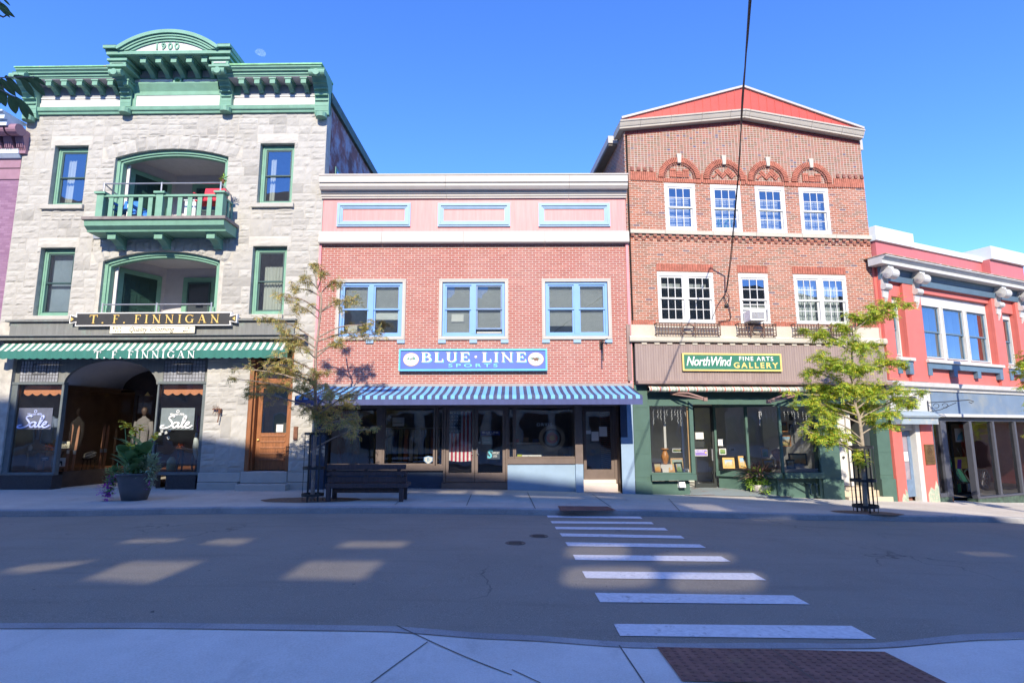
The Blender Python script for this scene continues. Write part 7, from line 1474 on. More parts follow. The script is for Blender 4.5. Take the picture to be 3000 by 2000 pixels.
tree2 = street_tree('locust_tree', 'full green and yellow young tree in front of the gallery building', tuple(BT2), [('B5', 2015, 700, 0), ('B5', 2010, 560, 0), ('B5', 1985, 350, .05), ('B5', 1955, 250, .05), ('B4', 1935, 1100, .05), ('B4', 1930, 900, .1), ('B4', 1925, 780, .1), ('B4', 1960, 620, .1)], Y2, cl, 'locust_leaf', 'pale_bark', 5, .05, 2.0)
# third tree at the right edge, mostly outside the frame
x3 = 12.9; Y3 = far(x3) + .6; cl3 = [(x, y, z, r, k) for x, y, z, r, k in ()]
def free_tree(name, label, base, h, crown, seed, leafm, n, r=.35, group=None):
    rnd = random.Random(seed); root = thing(name, label, 'tree', base); tr = MB(); tr.tube([(0, 0, 0), (.02, 0, h * .4), (-.03, .02, h * .7), (0, 0, h)], [.06, .05, .035, .01], 8); br = MB(); lf = MB()
    for k in range(n):
        a = rnd.uniform(0, 2 * math.pi); z = h * rnd.uniform(.5, 1.08); R0 = crown * math.sqrt(max(.05, 1 - ((z / h - .72) / .42) ** 2)) * rnd.uniform(.5, 1); P = Vector((math.cos(a) * R0, math.sin(a) * R0, z)); q = Vector((0, 0, max(h * .35, z - R0 * .8))); bp = catm([q, q.lerp(P, .5) + Vector((0, 0, .1)), P], 4); br.tube(bp, [.02 * (1 - i / len(bp)) + .004 for i in range(len(bp))], 4)
        for j in range(8):
            e = P + Vector((rnd.gauss(0, 1), rnd.gauss(0, 1), rnd.gauss(0, .6))).normalized() * r * rnd.uniform(.4, 1.1); br.tube([bp[-2], e], .004, 3)
            for _ in range(9): frond(lf, bp[-2].lerp(e, rnd.uniform(.3, 1)), Vector((rnd.gauss(0, 1), rnd.gauss(0, 1), rnd.gauss(-.1, .5))), rnd.uniform(.1, .18), rnd, lw=.03, ll=.06)
    tr.build('trunk', 'pale_bark', root, smooth=True); br.build('branches', 'pale_bark', root); lf.build('crown', leafm, root); return root
P3 = at_depth('F', 2352, 925, 14.9); free_tree('locust_tree', 'third young tree cut off by the right edge of the picture', (P3.x + .95, 14.9, G(P3.x + .9)), 4.0, .8, 9, 'locust_leaf', 26)
hs_ = thing('corner_house', 'brick house closing the street far beyond the right edge', 'building', (44, 4, -3)); MB().box(0, 10, 0, 26, 0, 5.2).build('wall', 'opp_brick', hs_); mb = MB()
for k in range(6):
    for z in (2,): mb.box(-.06, .0, 1.5 + k * 4, 3 + k * 4, z, z + 1.7)
mb.build('window', 'opp_glass', hs_); MB().prof([(-1, 5.2), (27, 5.2), (13, 8)], -.6, 10.6).build('roof', 'roof_felt', hs_)
for k, (x, y, h) in enumerate(((22.5, 16, 5), (29, 18, 5.5), (27, 9, 5.5))): free_tree('street_tree', ('nearest leafy tree along the street beyond the right edge', 'farthest leafy tree beyond the right edge, in front of the corner house', 'leafy tree across the roadway beyond the right edge')[k], (x, y, G(x)), h, 2.1, 20 + k, 'locust_leaf', 60, .6)
# ---------------- tree guards
def guard(label, base, H, w, tag_bars=6):
    g = thing('tree_guard', label, 'tree guard', base, 0, 'iron tree guards'); 
    for z in (.12, H * .47, H - .03):
        m_ = MB(); m_.lathe([(w + .012, z), (w + .012, z + .06), (w - .004, z + .06), (w - .004, z)], 0, 0, 20, cap=False); m_.lathe([(w - .004, z), (w + .012, z)], 0, 0, 20, cap=False); m_.build('ring', 'black_paint', g)
    for k in range(tag_bars): a = 2 * math.pi * (k + .3) / tag_bars; m_ = MB(); m_.box(-.018, .018, -.006, .006, -.02, H); o = m_.build('bar', 'black_paint', g, loc=(math.cos(a) * (w - .012), math.sin(a) * (w - .012), 0)); o.rotation_euler = (0, 0, a + math.pi / 2)
    return g
h1 = at_depth('A6', 1100, 1018, YT).z - BT.z; h2 = at_depth('B5', 1985, 578, Y2).z - BT2.z; print('guard', h1, h2)
guard('black iron guard around the thin trunk beside the bench', tuple(BT), h1, .24); guard('tall black iron guard around the green and yellow tree', tuple(BT2), h2, .27)
# ---------------- bench
bl_, br_ = on_walk('A6', 1195, 1540), on_walk('A6', 1760, 1540); cx = (bl_[0] + br_[0]) / 2; by = (bl_[1] + br_[1]) / 2; Wb = (at_depth('A6', 1818, 1260, by).x - at_depth('A6', 1165, 1300, by).x) / 2 - .02
mat('bench_wood', (.060, .045, .048), .6, .25, 4, streak=True)
be = thing('park_bench', 'dark plank bench seen from behind at the kerb in front of the blue shop', 'bench', ((at_depth('A6', 1818, 1260, by).x + at_depth('A6', 1165, 1300, by).x) / 2, by, G(cx)))
zz_ = lambda y: at_depth('A6', 1500, y, by).z - G(cx)
bk = MB(); n = 0
for (a, b2, dy, dw) in ((1255, 1292, .0, 0), (1312, 1340, .03, -.06), (1352, 1392, .06, -.08)): bk.box(-Wb + .08 - dw * .0, Wb - .03 + dw * .0, dy - .0, dy + .04, zz_(b2), zz_(a))
bk.build('backrest', 'bench_wood', be, bevel=.006)
for x in (-Wb + .22, 0, Wb - .2): m_ = MB(); m_.prof([(.02, .42), (.09, .42), (.05, zz_(1262)), (-.0, zz_(1262))], x - .04, x + .04); m_.v = [(p[0], p[1] + .04, p[2]) for p in m_.v]; m_.build('back_post', 'bench_wood', be)
m_ = MB(); m_.box(-Wb + .05, Wb - .0, .0, .09, zz_(1435), zz_(1400)); 
for k in range(4): m_.box(-Wb + .05, Wb - .0, .11 + k * .12, .21 + k * .12, zz_(1435) + .02, zz_(1400))
m_.build('seat', 'bench_wood', be, bevel=.005); m_ = MB(); m_.box(-Wb + .2, Wb - .2, .12, .2, zz_(1475), zz_(1438)); m_.build('stretcher', 'bench_wood', be)
for x in (-Wb + .12, Wb - .13):
    m_ = MB(); m_.box(x - .05, x + .05, .0, .09, -.005, zz_(1436)); m_.build('leg', 'bench_wood', be, bevel=.006); m_ = MB(); m_.box(x - .05, x + .05, .48, .56, -.005, zz_(1436)); m_.build('leg', 'bench_wood', be, bevel=.006)
    m_ = MB(); m_.box(x - .05, x + .05, -.02, .6, zz_(1340), zz_(1325)); m_.box(x - .04, x + .04, .48, .55, zz_(1400), zz_(1341)); m_.build('armrest', 'bench_wood', be, bevel=.006)
# ---------------- big planter
pp = on_walk('A5', 1035, 1540); py = pp[1] + .42; px = at_depth('A5', 1040, 1400, py).x; rt_ = (at_depth('A5', 1180, 1320, py).x - at_depth('A5', 900, 1320, py).x) / 2; hp = at_depth('A5', 1040, 1318, py).z - G(px)
pl_ = thing('flower_planter', 'large dark grey planter with yellow cannas and purple trailing flowers', 'planter', (px, py, G(px))); print('planter', px, py, rt_, hp)
mat('planter_grey', (.085, .09, .10), .5, .08, 6); mat('soil', (.05, .035, .025), .95); MB().lathe([(rt_ * .60, 0), (rt_ * .74, hp * .35), (rt_ * .9, hp * .8), (rt_ * .95, hp * .94), (rt_ * 1.0, hp * .955), (rt_, hp), (rt_ * .93, hp), (rt_ * .92, hp * .93)], 0, 0, 40).build('pot', 'planter_grey', pl_, smooth=True); MB().lathe([(0.01, hp * .93), (rt_ * .92, hp * .93)], 0, 0, 30, cap=False).build('soil', 'soil', pl_)
mat('canna_leaf', (.17, .33, .13), .45, .3, 3); mat('canna_yellow', (.88, .72, .07), .6, .1); mat('silver_leaf', (.32, .42, .26), .8, .2, 5); mat('purple_flower', (.45, .06, .52), .6, .2); mat('orange_flower', (.8, .28, .03), .6, .1); mat('bright_leaf', (.34, .52, .08), .6, .2, 5); mat('grass_brown', (.30, .17, .14), .8, .3, 5)
rn = random.Random(11); lf = MB(); stm = MB(); fl_ = MB()
def blade(mb, p, d, L, W, droop=.5, n=6, fold=.12, face=Vector((0, 0, 1))):
    d = d.normalized(); s_ = d.cross(face); s_ = s_.normalized() if s_.length > .01 else Vector((1, 0, 0)); vs = []; fs = []; q = p.copy()
    for i in range(n + 1):
        t = i / n; w = W * math.sin(math.pi * min(1, .08 + t * .92)) ** .7 if i < n else .002; up = s_.cross(d).normalized() * w * fold; vs += [q - s_ * w + up, q, q + s_ * w + up]
        if i < n: b0 = 3 * i; fs += [(b0, b0 + 1, b0 + 4, b0 + 3), (b0 + 1, b0 + 2, b0 + 5, b0 + 4)]
        q = q + d * (L / n); d = (d + Vector((0, 0, -droop / n))).normalized()
    mb.add(vs, fs)
spikes = [('A5', 960, 940), ('A5', 1005, 965), ('A5', 1075, 960), ('A5', 1185, 1030), ('A5', 990, 1110), ('A5', 1030, 1000)]
for k in range(14):
    a = rn.uniform(0, 6.28); r = rt_ * rn.uniform(0, .5); x, y = math.cos(a) * r, math.sin(a) * r; H = rn.uniform(.38, .66); top = Vector((x * 1.6, y * 1.3, hp + H)); stm.tube([(x, y, hp * .9), (x * 1.3, y * 1.1, hp + H * .5), tuple(top)], .014, 6)
    for j in range(5): t = .12 + .2 * j; p = Vector((x, y, hp * .9)).lerp(top, t); an = j * 2.4 + k; blade(lf, p, Vector((math.cos(an) * .8, math.sin(an) * .8, 1.0)), rn.uniform(.34, .55), rn.uniform(.085, .125), .9)
for c, x, y in spikes:
    P = at_depth(c, x, y, py + rn.uniform(-.12, .12)) - Vector((px, py, G(px))); stm.tube([(P.x * .5, P.y * .5, hp), tuple(P - Vector((0, 0, .1)))], .01, 5)
    for j in range(11): a = rn.uniform(0, 6.28); blade(fl_, P + Vector((rn.uniform(-.03, .03), rn.uniform(-.03, .03), rn.uniform(-.14, .02))), Vector((math.cos(a), math.sin(a), rn.uniform(0, 1.2))), rn.uniform(.13, .2), .05, 1.4, 4)
stm.build('canna_stems', 'canna_leaf', pl_); lf.build('canna_leaves', 'canna_leaf', pl_, smooth=True); fl_.build('canna_flowers', 'canna_yellow', pl_)
def bush(mb, c, r, n, L, W, rnd, sq=(1, 1, 1)):
    for _ in range(n):
        v = Vector((rnd.gauss(0, 1), rnd.gauss(0, 1), rnd.gauss(0, 1))).normalized(); p = Vector(c) + Vector((v.x * r * sq[0], v.y * r * sq[1], v.z * r * sq[2])) * rnd.uniform(.3, 1); blade(mb, p, v + Vector((0, 0, .4)), L * rnd.uniform(.6, 1.3), W * rnd.uniform(.7, 1.2), .8, 2)
sl3 = MB(); bush(sl3, (rt_ * .75, -.1, hp + .1), .22, 240, .1, .028, rn, (1.2, 1, 1.4)); bush(sl3, (rt_ * .95, -.1, hp + .22), .18, 150, .1, .026, rn, (1.2, 1, 1.2)); bush(sl3, (-.05, -rt_ * .6, hp + .06), .16, 90, .07, .016, rn); bush(sl3, (rt_ * 1.02, -.12, hp - .12), .13, 90, .06, .016, rn, (1, 1, 1.6)); sl3.build('silver_foliage', 'silver_leaf', pl_)
gr3 = MB(); bush(gr3, (-rt_ * 1.1, -.1, hp - .04), .19, 260, .07, .024, rn, (1.1, 1, 1.3)); bush(gr3, (-rt_ * .7, -.2, hp + .05), .14, 110, .05, .018, rn); bush(gr3, (-rt_ * 1.2, -.12, hp - .28), .17, 190, .06, .02, rn, (1.1, 1, 1.3)); gr3.build('trailing_foliage', 'canna_leaf', pl_)
fp = MB(); bush(fp, (-rt_ * 1.3, -.16, hp - .38), .18, 110, .05, .032, rn, (1.3, 1, .9)); bush(fp, (-rt_ * 1.0, -.2, hp - .12), .13, 34, .05, .03, rn); bush(fp, (-rt_ * 1.15, -.2, hp - .55), .1, 45, .05, .03, rn); bush(fp, (rt_ * 1.0, -.2, hp - .3), .08, 16, .03, .02, rn, (1, 1, 2)); fp.build('purple_flowers', 'purple_flower', pl_)
fo_ = MB(); bush(fo_, (-rt_ * .1, -rt_ * .7, hp + .18), .16, 16, .035, .02, rn); fo_.build('orange_flowers', 'orange_flower', pl_)
# ---------------- gallery flower pot
gp = on_walk('B5', 1185, 972); gy = gp[1] + .2; gx0 = at_depth('B5', 1185, 900, gy).x; gp_ = thing('flower_pot', 'round pale bowl pot with purple grass and white flowers at the gallery door', 'planter', (gx0, gy, G(gx0)))
gr_r = (at_depth('B5', 1272, 890, gy).x - at_depth('B5', 1095, 890, gy).x) / 2; gh = at_depth('B5', 1185, 880, gy).z - G(gx0); mat('pot_stone', (.50, .45, .42), .85, .1, 8)
MB().lathe([(gr_r * .35, 0), (gr_r * .6, gh * .18), (gr_r * .85, gh * .5), (gr_r * .97, gh * .8), (gr_r, gh), (gr_r * .93, gh), (gr_r * .9, gh * .9)], 0, 0, 32).build('pot', 'pot_stone', gp_, smooth=True)
m_ = MB(); bush(m_, (0, 0, gh + .18), .4, 700, .1, .03, rn, (1.2, .8, .8)); bush(m_, (0, -gr_r * .9, gh - .05), .18, 160, .07, .024, rn, (1.2, .6, 1.5)); bush(m_, (gr_r * 1.05, -.05, gh + .0), .17, 150, .07, .024, rn); bush(m_, (-gr_r * 1.0, -.05, gh + .02), .16, 140, .07, .024, rn); m_.build('foliage', 'bright_leaf', gp_)
m_ = MB()
for k in range(230): a = rn.uniform(0, 6.28); blade(m_, Vector((rn.uniform(-.08, .08), rn.uniform(-.08, .08), gh + .12)), Vector((math.cos(a) * .9, math.sin(a) * .7, rn.uniform(.4, 1.5))), rn.uniform(.6, .95), .015, 1.2, 6)
m_.build('purple_grass', 'grass_brown', gp_); m_ = MB(); bush(m_, (0, -.2, gh + .2), .26, 34, .05, .035, rn, (1.2, .5, .5)); m_.build('white_flowers', 'bright_white', gp_)
# small hanging basket above red door
# ---------------- balcony things
def onS(c, x, y, v): p = S.at(c, x, y, v); return S.w(p[0], v, p[1])
def chair(name, label, c, x0, y0, x1, y1, v, m, back=True):
    a, b2, z0, z1 = S.rc(c, x0, y0, x1, y1, v); W = b2 - a; o = thing(name, label, 'chair', S.w((a + b2) / 2, v, zfl0_), S.yaw); H = z1 - zfl0_; sh_ = H * .48
    for sx in (-1, 1):
        for yy in (-.2, .22): MB().tube([(sx * W * .42, yy, 0), (sx * W * .42, yy * .9, sh_ + (.2 if yy < 0 else .2))], .014, 6).build('leg', 'white_plastic', o)
        MB().box(sx * W * .42 - .03, sx * W * .42 + .03, -.25, .25, sh_ + .2, sh_ + .225).build('armrest', m, o)
    MB().box(-W * .4, W * .4, -.22, .22, sh_ - .02, sh_ + .01).build('seat', m, o); q = MB().prof([(.2, sh_ + .04), (.23, sh_ + .04), (.33, H), (.30, H)], -W * .4, W * .4).build('backrest', m, o); return o
zfl0_ = zt_bal = S.at('A3', 1400, 728, BV)[1]
mat('red_canvas', (.62, .03, .06), .7, .08); mat('blue_plastic', (.03, .17, .50), .5, .05)
rc_ = chair('folding_chair', 'bright red folding camp chair standing on the balcony', 'A3', 1815, 440, 2035, 720, -.45, 'red_canvas')
chair('patio_chair', 'blue plastic patio chair on the left of the balcony', 'A3', 1070, 560, 1220, 720, -.1, 'blue_plastic')
chair('low_chair', 'low blue and white chair on the balcony right of the blue patio chair', 'A3', 1250, 650, 1330, 720, -.15, 'blue_plastic')
q = onS('A3', 1745, 720, .0); m_ = MB(); m_.box(-.17, .17, -.03, .03, 0, .78); m_.box(-.2, .2, -.05, .05, .781, .82); o = m_.build('white_board', 'bright_white', None, loc=(q.x, q.y, zfl0_), bevel=.01); tag(o, 'white upright board leaning behind the balcony rail beside the red chair', 'board')
q = onS('A3', 2052, 400, -.72); m_ = MB(); rn2 = random.Random(2); bush(m_, (0, 0, .05), .09, 40, .09, .02, rn2); o = thing('hanging_plant', 'little yellow green plant tied to the end of the balcony pipe rail', 'plant', tuple(q)); m_.build('leaves', 'bright_leaf', o); m_ = MB(); m_.lathe([(.03, -.1), (.045, 0)], 0, 0, 10); m_.build('pot', 'rust', o)
# ---------------- overhead cable
def onR(c, x, y, v=-.05): p = R.at(c, x, y, v); return R.w(p[0], v, p[1])
mat('cable', (.012, .012, .014), .6)
A0 = onR('B4', 905, 318, -.12); top = at_depth('O', 2196, 0, 6.5); d_ = (top - A0); E0 = A0 + d_ * 1.75; pts = []
for k in range(41):
    t_ = k / 40; p = A0.lerp(E0, t_); p.z -= .5 * math.sin(math.pi * t_) * 0; pts.append(p)
K1 = at_depth('B3', 1208, 822, A0.y + (top.y - A0.y) * .25)
wire = MB(); wire.tube([A0, onR('B3', 1150, 1450, -.6), K1] + [K1.lerp(top, k / 8) for k in range(1, 9)] + [top + (top - K1) * .35 * k for k in (1, 2, 3)], .013, 5)
wire.tube([A0 + Vector((.02, 0, .01)), onR('B3', 1155, 1445, -.62) + Vector((.015, 0, 0)), K1 + Vector((.02, 0, .03))] + [K1.lerp(top, k / 8) + Vector((.02 * math.sin(k), 0, .012)) for k in range(1, 9)], .009, 5)
wo = wire.build('overhead_cable', 'cable'); tag(wo, 'black overhead cable running from the sky down to the gallery building wall', 'cable')
m_ = MB(); lp = [onR('B4', x, y, -.06) for x, y in ((905, 318), (890, 350), (905, 400), (925, 430), (935, 470), (945, 520), (930, 545), (880, 552), (840, 562))]; m_.tube(catm(lp, 4), .012, 5); lp = [onR('B4', x, y, -.07) for x, y in ((905, 318), (925, 345), (930, 380), (920, 415))]; m_.tube(catm(lp, 4), .010, 5); lp = [onR('B4', x, y, -.05) for x, y in ((900, 330), (880, 360), (840, 420), (815, 480), (790, 535))]; m_.tube(catm(lp, 4), .009, 5); p = onR('B4', 910, 428, -.04); m_.box(p.x - .06, p.x + .06, p.y - .03, p.y + .04, p.z - .03, p.z + .03); m_.build('cable_loop', 'cable', wo)
# ---------------- street lamp just outside the frame on the right (its shadow falls on the red wall)
sh = D.at('B7', 1000, 120, 0); ws = D.w(sh[0], 0); LX = ws.x - SUND.x / SUND.y * (ws.y - 14.55); zh_ = sh[1] + (ws.y - 14.55) * math.tan(SUN_EL); print('lamp', LX, zh_)
la = thing('street_lamp', 'dark acorn street lamp at the kerb outside the right edge', 'street lamp', (LX, 14.55, G(LX))); m_ = MB(); hh = zh_ - G(LX) - .5; m_.lathe([(.17, 0), (.17, .25), (.1, .4), (.07, .6), (.055, hh * .6), (.05, hh - .1), (.1, hh)], 0, 0, 16); m_.build('post', 'black_paint', la, smooth=True); MB().lathe([(.1, hh + .001), (.2, hh + .15), (.23, hh + .4), (.16, hh + .75), (.05, hh + .95), (.02, hh + 1.05)], 0, 0, 16).build('globe', 'white_plastic', la, smooth=True)
# ---------------- moon
mp = ray('O', 763, 157).normalized() * 2500; mm_ = bpy.data.materials.new('moon_surface'); mm_.use_nodes = True; t = mm_.node_tree; t.nodes.clear(); o_ = _n(t, 'ShaderNodeOutputMaterial'); ad = _n(t, 'ShaderNodeAddShader'); tr_ = _n(t, 'ShaderNodeBsdfTransparent'); df = _n(t, 'ShaderNodeBsdfDiffuse')
nn = noise(t, objco(t), .12, 3); t.links.new(ramp(t, nn, [(.35, (.09, .09, .09)), (.7, (.17, .17, .17))]), df.inputs[0]); t.links.new(tr_.outputs[0], ad.inputs[0]); t.links.new(df.outputs[0], ad.inputs[1]); t.links.new(ad.outputs[0], o_.inputs[0])
MT['moon_surface'] = mm_; mr = 2500 * 10.5 / 1700 * 1.2; P = []
for k in range(24): a = 2 * math.pi * k / 24; x, z = math.cos(a), math.sin(a); z = z if z > 0 else z * .55; P.append((mr * (x * .97 + z * .2), mr * (z * .8 - x * .12)))
mo = MB().plate(P, 0, 1.5, back=False).build('moon', mm_, None, loc=tuple(mp + Vector((0, 0, CZ)))); mo.rotation_euler = (R_(35), 0, math.atan2(-mp.x, mp.y)); tag(mo, 'pale gibbous moon in the blue sky right of the green pediment', 'moon')
# ---------------- overhanging branch at the top left (tree stands left of the camera)
LT = thing('shade_tree', 'leafy branch of a nearby tree reaching in at the top left corner', 'tree', (-4.3, 1.2, 0)); O = Vector((-4.3, 1.2, 0)); YL = 3.4
mat('shade_leaf', (.10, .17, .06), .5, .25, 3); tb = MB(); tb.tube([(0, 0, -.05), (.05, .05, 1.6), (.15, .2, 3.2), (.2, .5, 4.6), (.3, .9, 6)], [.13, .11, .09, .07, .03], 10); tb.build('trunk', 'bark', LT, smooth=True)
bm_ = MB(); lv = MB(); pz_ = lambda x, y: at_depth('Z3', x, y, YL) - O
J0 = pz_(-250, 1000); J1 = pz_(-260, 60)
bm_.tube(catm([Vector((.15, .3, 3.4)), Vector((.3, 1.2, 3.5)), J0, pz_(-40, 890)], 5), [.03 * (1 - k / 18) + .004 for k in range(16)], 6)
bm_.tube(catm([pz_(-60, 890), pz_(60, 895), pz_(160, 888), pz_(340, 885), pz_(400, 885)], 4), .004, 5); bm_.tube(catm([J0, pz_(-10, 1035), pz_(30, 1045), pz_(120, 1095), pz_(180, 1118)], 4), .004, 5); bm_.tube(catm([Vector((.2, .6, 4.4)), J1, pz_(-20, 30), pz_(10, 40)], 4), .006, 5)
def oval(x0, y0, x1, y1, w):
    a, b2 = pz_(x0, y0), pz_(x1, y1); b2.y += .04; d = b2 - a; L = d.length; blade(lv, a, d, L, w, .15, 7, .18, Vector((-.35, .9, .3)))
px_m = YL / 1700 / 3.92 * 1.3
for (x0, y0, x1, y1, w) in ((155, 870, 345, 895, 26), (60, 870, 212, 1068, 30), (0, 905, 130, 1058, 34), (-60, 960, 30, 1100, 30), (245, 900, 345, 1078, 30), (330, 890, 470, 1055, 34), (375, 880, 475, 935, 20), (30, 1045, 125, 1110, 14), (115, 1095, 125, 1270, 42), (-20, 1040, 10, 1185, 36), (165, 1112, 345, 1295, 30), (225, 1140, 262, 1335, 34), (-30, 60, 120, 145, 22), (-30, 20, 60, 80, 20), (-20, 75, 62, 152, 16), (30, -20, 60, 15, 10), (-120, 880, 20, 930, 25), (-200, 900, -60, 1050, 30), (-150, 1000, -50, 1150, 30), (-200, 20, -60, 120, 30), (-180, 80, -90, 200, 30)): oval(x0, y0, x1, y1, w * px_m)
bm_.build('branches', 'bark', LT, smooth=True); lv.build('crown', 'shade_leaf', LT, smooth=True)
# ------------------------------------------------------------------ things in the shop windows
def place(F, c, x0, y0, x1, y1, v): return F.rc(c, x0, y0, x1, y1, v)
def item(F, name, label, cat, q, v, group=None): return thing(name, label, cat, F.w((q[0] + q[1]) / 2, v, q[2]), F.yaw, group)
# sale banners
mat('banner_grey', (.16, .19, .19), .8, .1); mat('banner_dark', (.10, .11, .15), .8, .1)  # left banner's dark cloth and violet letters paint its dimness behind glass
for (p, lb, mm_, sm) in (((1238, 822, 1480, 988), 'grey sale banner in the right hand window of the clothing shop', 'banner_grey', 'sign_white'), ((148, 822, 388, 985), 'dim sale banner in the left hand window of the clothing shop', 'banner_dark', mat('dimmed_violet', (.42, .48, .75), .6))):
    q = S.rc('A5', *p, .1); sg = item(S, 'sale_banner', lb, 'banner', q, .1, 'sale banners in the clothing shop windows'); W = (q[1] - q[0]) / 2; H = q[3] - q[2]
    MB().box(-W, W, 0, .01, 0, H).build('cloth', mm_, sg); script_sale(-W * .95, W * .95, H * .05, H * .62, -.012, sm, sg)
    txt('Woolen Mills', -W * .45, W * .4, H * .66, H * .76, -.004, sm, sg, .3, off=.01); m_ = MB(); m_.arc(0, H * .84, .03, .045, 0, 6.28, -.0075, -.0025, 12); m_.build('emblem', sm, sg)
def table(F, lb, q, v, m, d=.45):
    o = item(F, 'display_table', lb, 'table', q, v); W = (q[1] - q[0]) / 2; H = q[3] - q[2]; MB().box(-W, W, 0, d, H - .04, H).build('tabletop', m, o, bevel=.004)
    for sx in (-1, 1):
        for y in (.05, d - .05): MB().tube([(sx * (W - .05), y, 0), (sx * (W - .07), y, H * .5), (sx * (W - .05), y, H - .04)], [.02, .035, .02], 8).build('leg', m, o)
    return o
mat('old_wood', (.16, .12, .09), .7, .3, 5, streak=True); zfS = zsb - .04
q = S.rc('A5', 195, 1150, 400, 1300, .7); q = (q[0], q[1], zfS, q[3]); tb_ = table(S, 'old turned leg table in the left clothing shop window', q, .7, 'old_wood')
rn = random.Random(31); mat('rust_leaf', (.55, .16, .03), .8, .3); mat('glass_jar', (.35, .38, .38), .15); mat('blue_shirt', (.16, .20, .30), .9, .15, 5)
p = S.at('A5', 375, 1140, .85); m_ = MB(); bush(m_, (0, 0, .08), .12, 60, .06, .03, rn, (1.3, 1, .7)); o = m_.build('leaf_garland', 'rust_leaf', None, loc=S.w(p[0], .85, q[3])); tag(o, 'orange leaf garland lying on the old window table', 'garland')
p = S.at('A5', 230, 1140, .85); m_ = MB(); m_.lathe([(.04, 0), (.06, .03), (.06, .12), (.03, .15), (.035, .18)], 0, 0, 14); o = m_.build('glass_jar', 'glass_jar', None, loc=S.w(p[0], .85, q[3]), smooth=True); tag(o, 'grey glass jar on the left end of the old window table', 'jar')
def torso(name, lb, F, c, x0, y0, x1, y1, v, m, head=True, stand=True):
    a, b2, z0, z1 = F.rc(c, x0, y0, x1, y1, v); o = thing(name, lb, 'mannequin', F.w((a + b2) / 2, v, z0), F.yaw); W = (b2 - a) / 2; H = z1 - z0; pr = [(.62, 0), (.66, .12), (.6, .35), (.66, .6), (.78, .8), (.6, .9), (.22, .97), (.18, 1.0)]
    mb = MB(); n = 18; mb.v = []; 
    for r, z in pr:
        for k in range(n): an = 2 * math.pi * k / n; mb.v.append((math.cos(an) * r * W * .95, math.sin(an) * r * W * .55, z * H))
    mb.f = [(i * n + k, i * n + (k + 1) % n, (i + 1) * n + (k + 1) % n, (i + 1) * n + k) for i in range(len(pr) - 1) for k in range(n)] + [tuple(range(n))[::-1]]
    mb.build('garment', m, o, smooth=True)
    for s_ in (-1, 1): MB().tube([(s_ * W * .68, 0, H * .84), (s_ * W * .88, .0, H * .55), (s_ * W * .86, -.04, H * .12)], [.075, .06, .045], 8).build('sleeve', m, o, smooth=True)
    if head: MB().lathe([(.03, H), (.045, H + .04), (.085, H + .12), (.09, H + .2), (.05, H + .27), (.01, H + .28)], 0, 0, 14).build('head_form', 'dark_wood', o, smooth=True)
    MB().tube([(0, 0, zfS - z0), (0, 0, .05)], .015).build('stand', 'iron', o); return o
mat('grey_knit', (.10, .095, .09), .95, .2, 8); mat('beige_knit', (.48, .40, .33), .95, .15, 8)
torso('mannequin', 'mannequin in a grey buttoned cardigan behind the yellow cannas', S, 'A5', 1030, 885, 1155, 1150, 1.6, 'grey_knit')
torso('mannequin', 'pale blue jacket on a stand in the left clothing shop window', S, 'A5', 305, 870, 430, 1090, 1.0, 'blue_shirt', False)
# skis
sk = [((555, 975, 500, 1290), .9), ((603, 985, 550, 1290), .92), ((800, 975, 770, 1180), 1.9), ((830, 975, 800, 1180), 1.92)]
mat('ski_wood', (.42, .20, .12), .5, .2, 5, streak=True)
for k, ((x0, y0, x1, y1), v) in enumerate(sk):
    a = S.at('A5', x0, y0, v); b2 = S.at('A5', x1, y1, v); o = thing('ski', ('tall wooden ski leaning nearest the black window card', 'second wooden ski just right of the tallest ski', 'wooden ski farther back in the left display', 'rearmost wooden ski in the left display')[k], 'ski', S.w(b2[0], v, zfS), S.yaw, 'wooden skis in the shop window')
    dx, dz = a[0] - b2[0], a[1] - zfS; m_ = MB(); m_.plate([(-.04, 0), (.04, 0), (dx + .035, dz), (dx, dz + .12), (dx - .035, dz)], 0, .02); m_.build('board', 'ski_wood', o); MB().box(dx * .4 - .03, dx * .4 + .05, -.03, -.001, dz * .4, dz * .4 + .12).build('binding', 'steel_pipe', o)
def card(F, c, p, v, lb, m, face=None, words=(), name='window_card', cat='sign', group=None, mi='ink'):
    q = F.rc(c, *p, v); o = item(F, name, lb, cat, q, v, group); W = (q[1] - q[0]) / 2; H = q[3] - q[2]; MB().box(-W, W, 0, .012, 0, H).build('card', m, o)
    for (s, u0, u1, z0, z1, mm_) in words: txt(s, -W + 2 * W * u0, -W + 2 * W * u1, H * z0, H * z1, -.0006, mm_, o, off=.01, ext=.003)
    return o
card(S, 'A5', (440, 1078, 530, 1130), .75, 'cream lettered card standing beside the tallest ski', 'cream', words=(('SKI', .3, .75, .45, .85, 'ink'), ('WOOLENS', .15, .85, .12, .35, 'ink')))
o = card(S, 'A5', (430, 1203, 495, 1270), .7, 'yellow and white poster card on the floor of the left display', 'paper'); m_ = MB(); m_.plate([(-.06, .02), (-.03, .02), (-.01, .1), (.02, .1), (.04, .02), (.07, .02), (.05, .16), (-.05, .16)], -.004, -.001); m_.build('figure', 'ink', o); MB().box(-.1, -.02, -.003, -.0005, .2, .25).build('flash', 'yellow', o)
card(S, 'A5', (313, 1195, 370, 1225), .75, 'small dark card with pale print under the old window table', 'banner_dark', words=(('TOURING', .1, .9, .5, .8, 'paper'), ('OPEN', .2, .7, .15, .35, 'paper')))
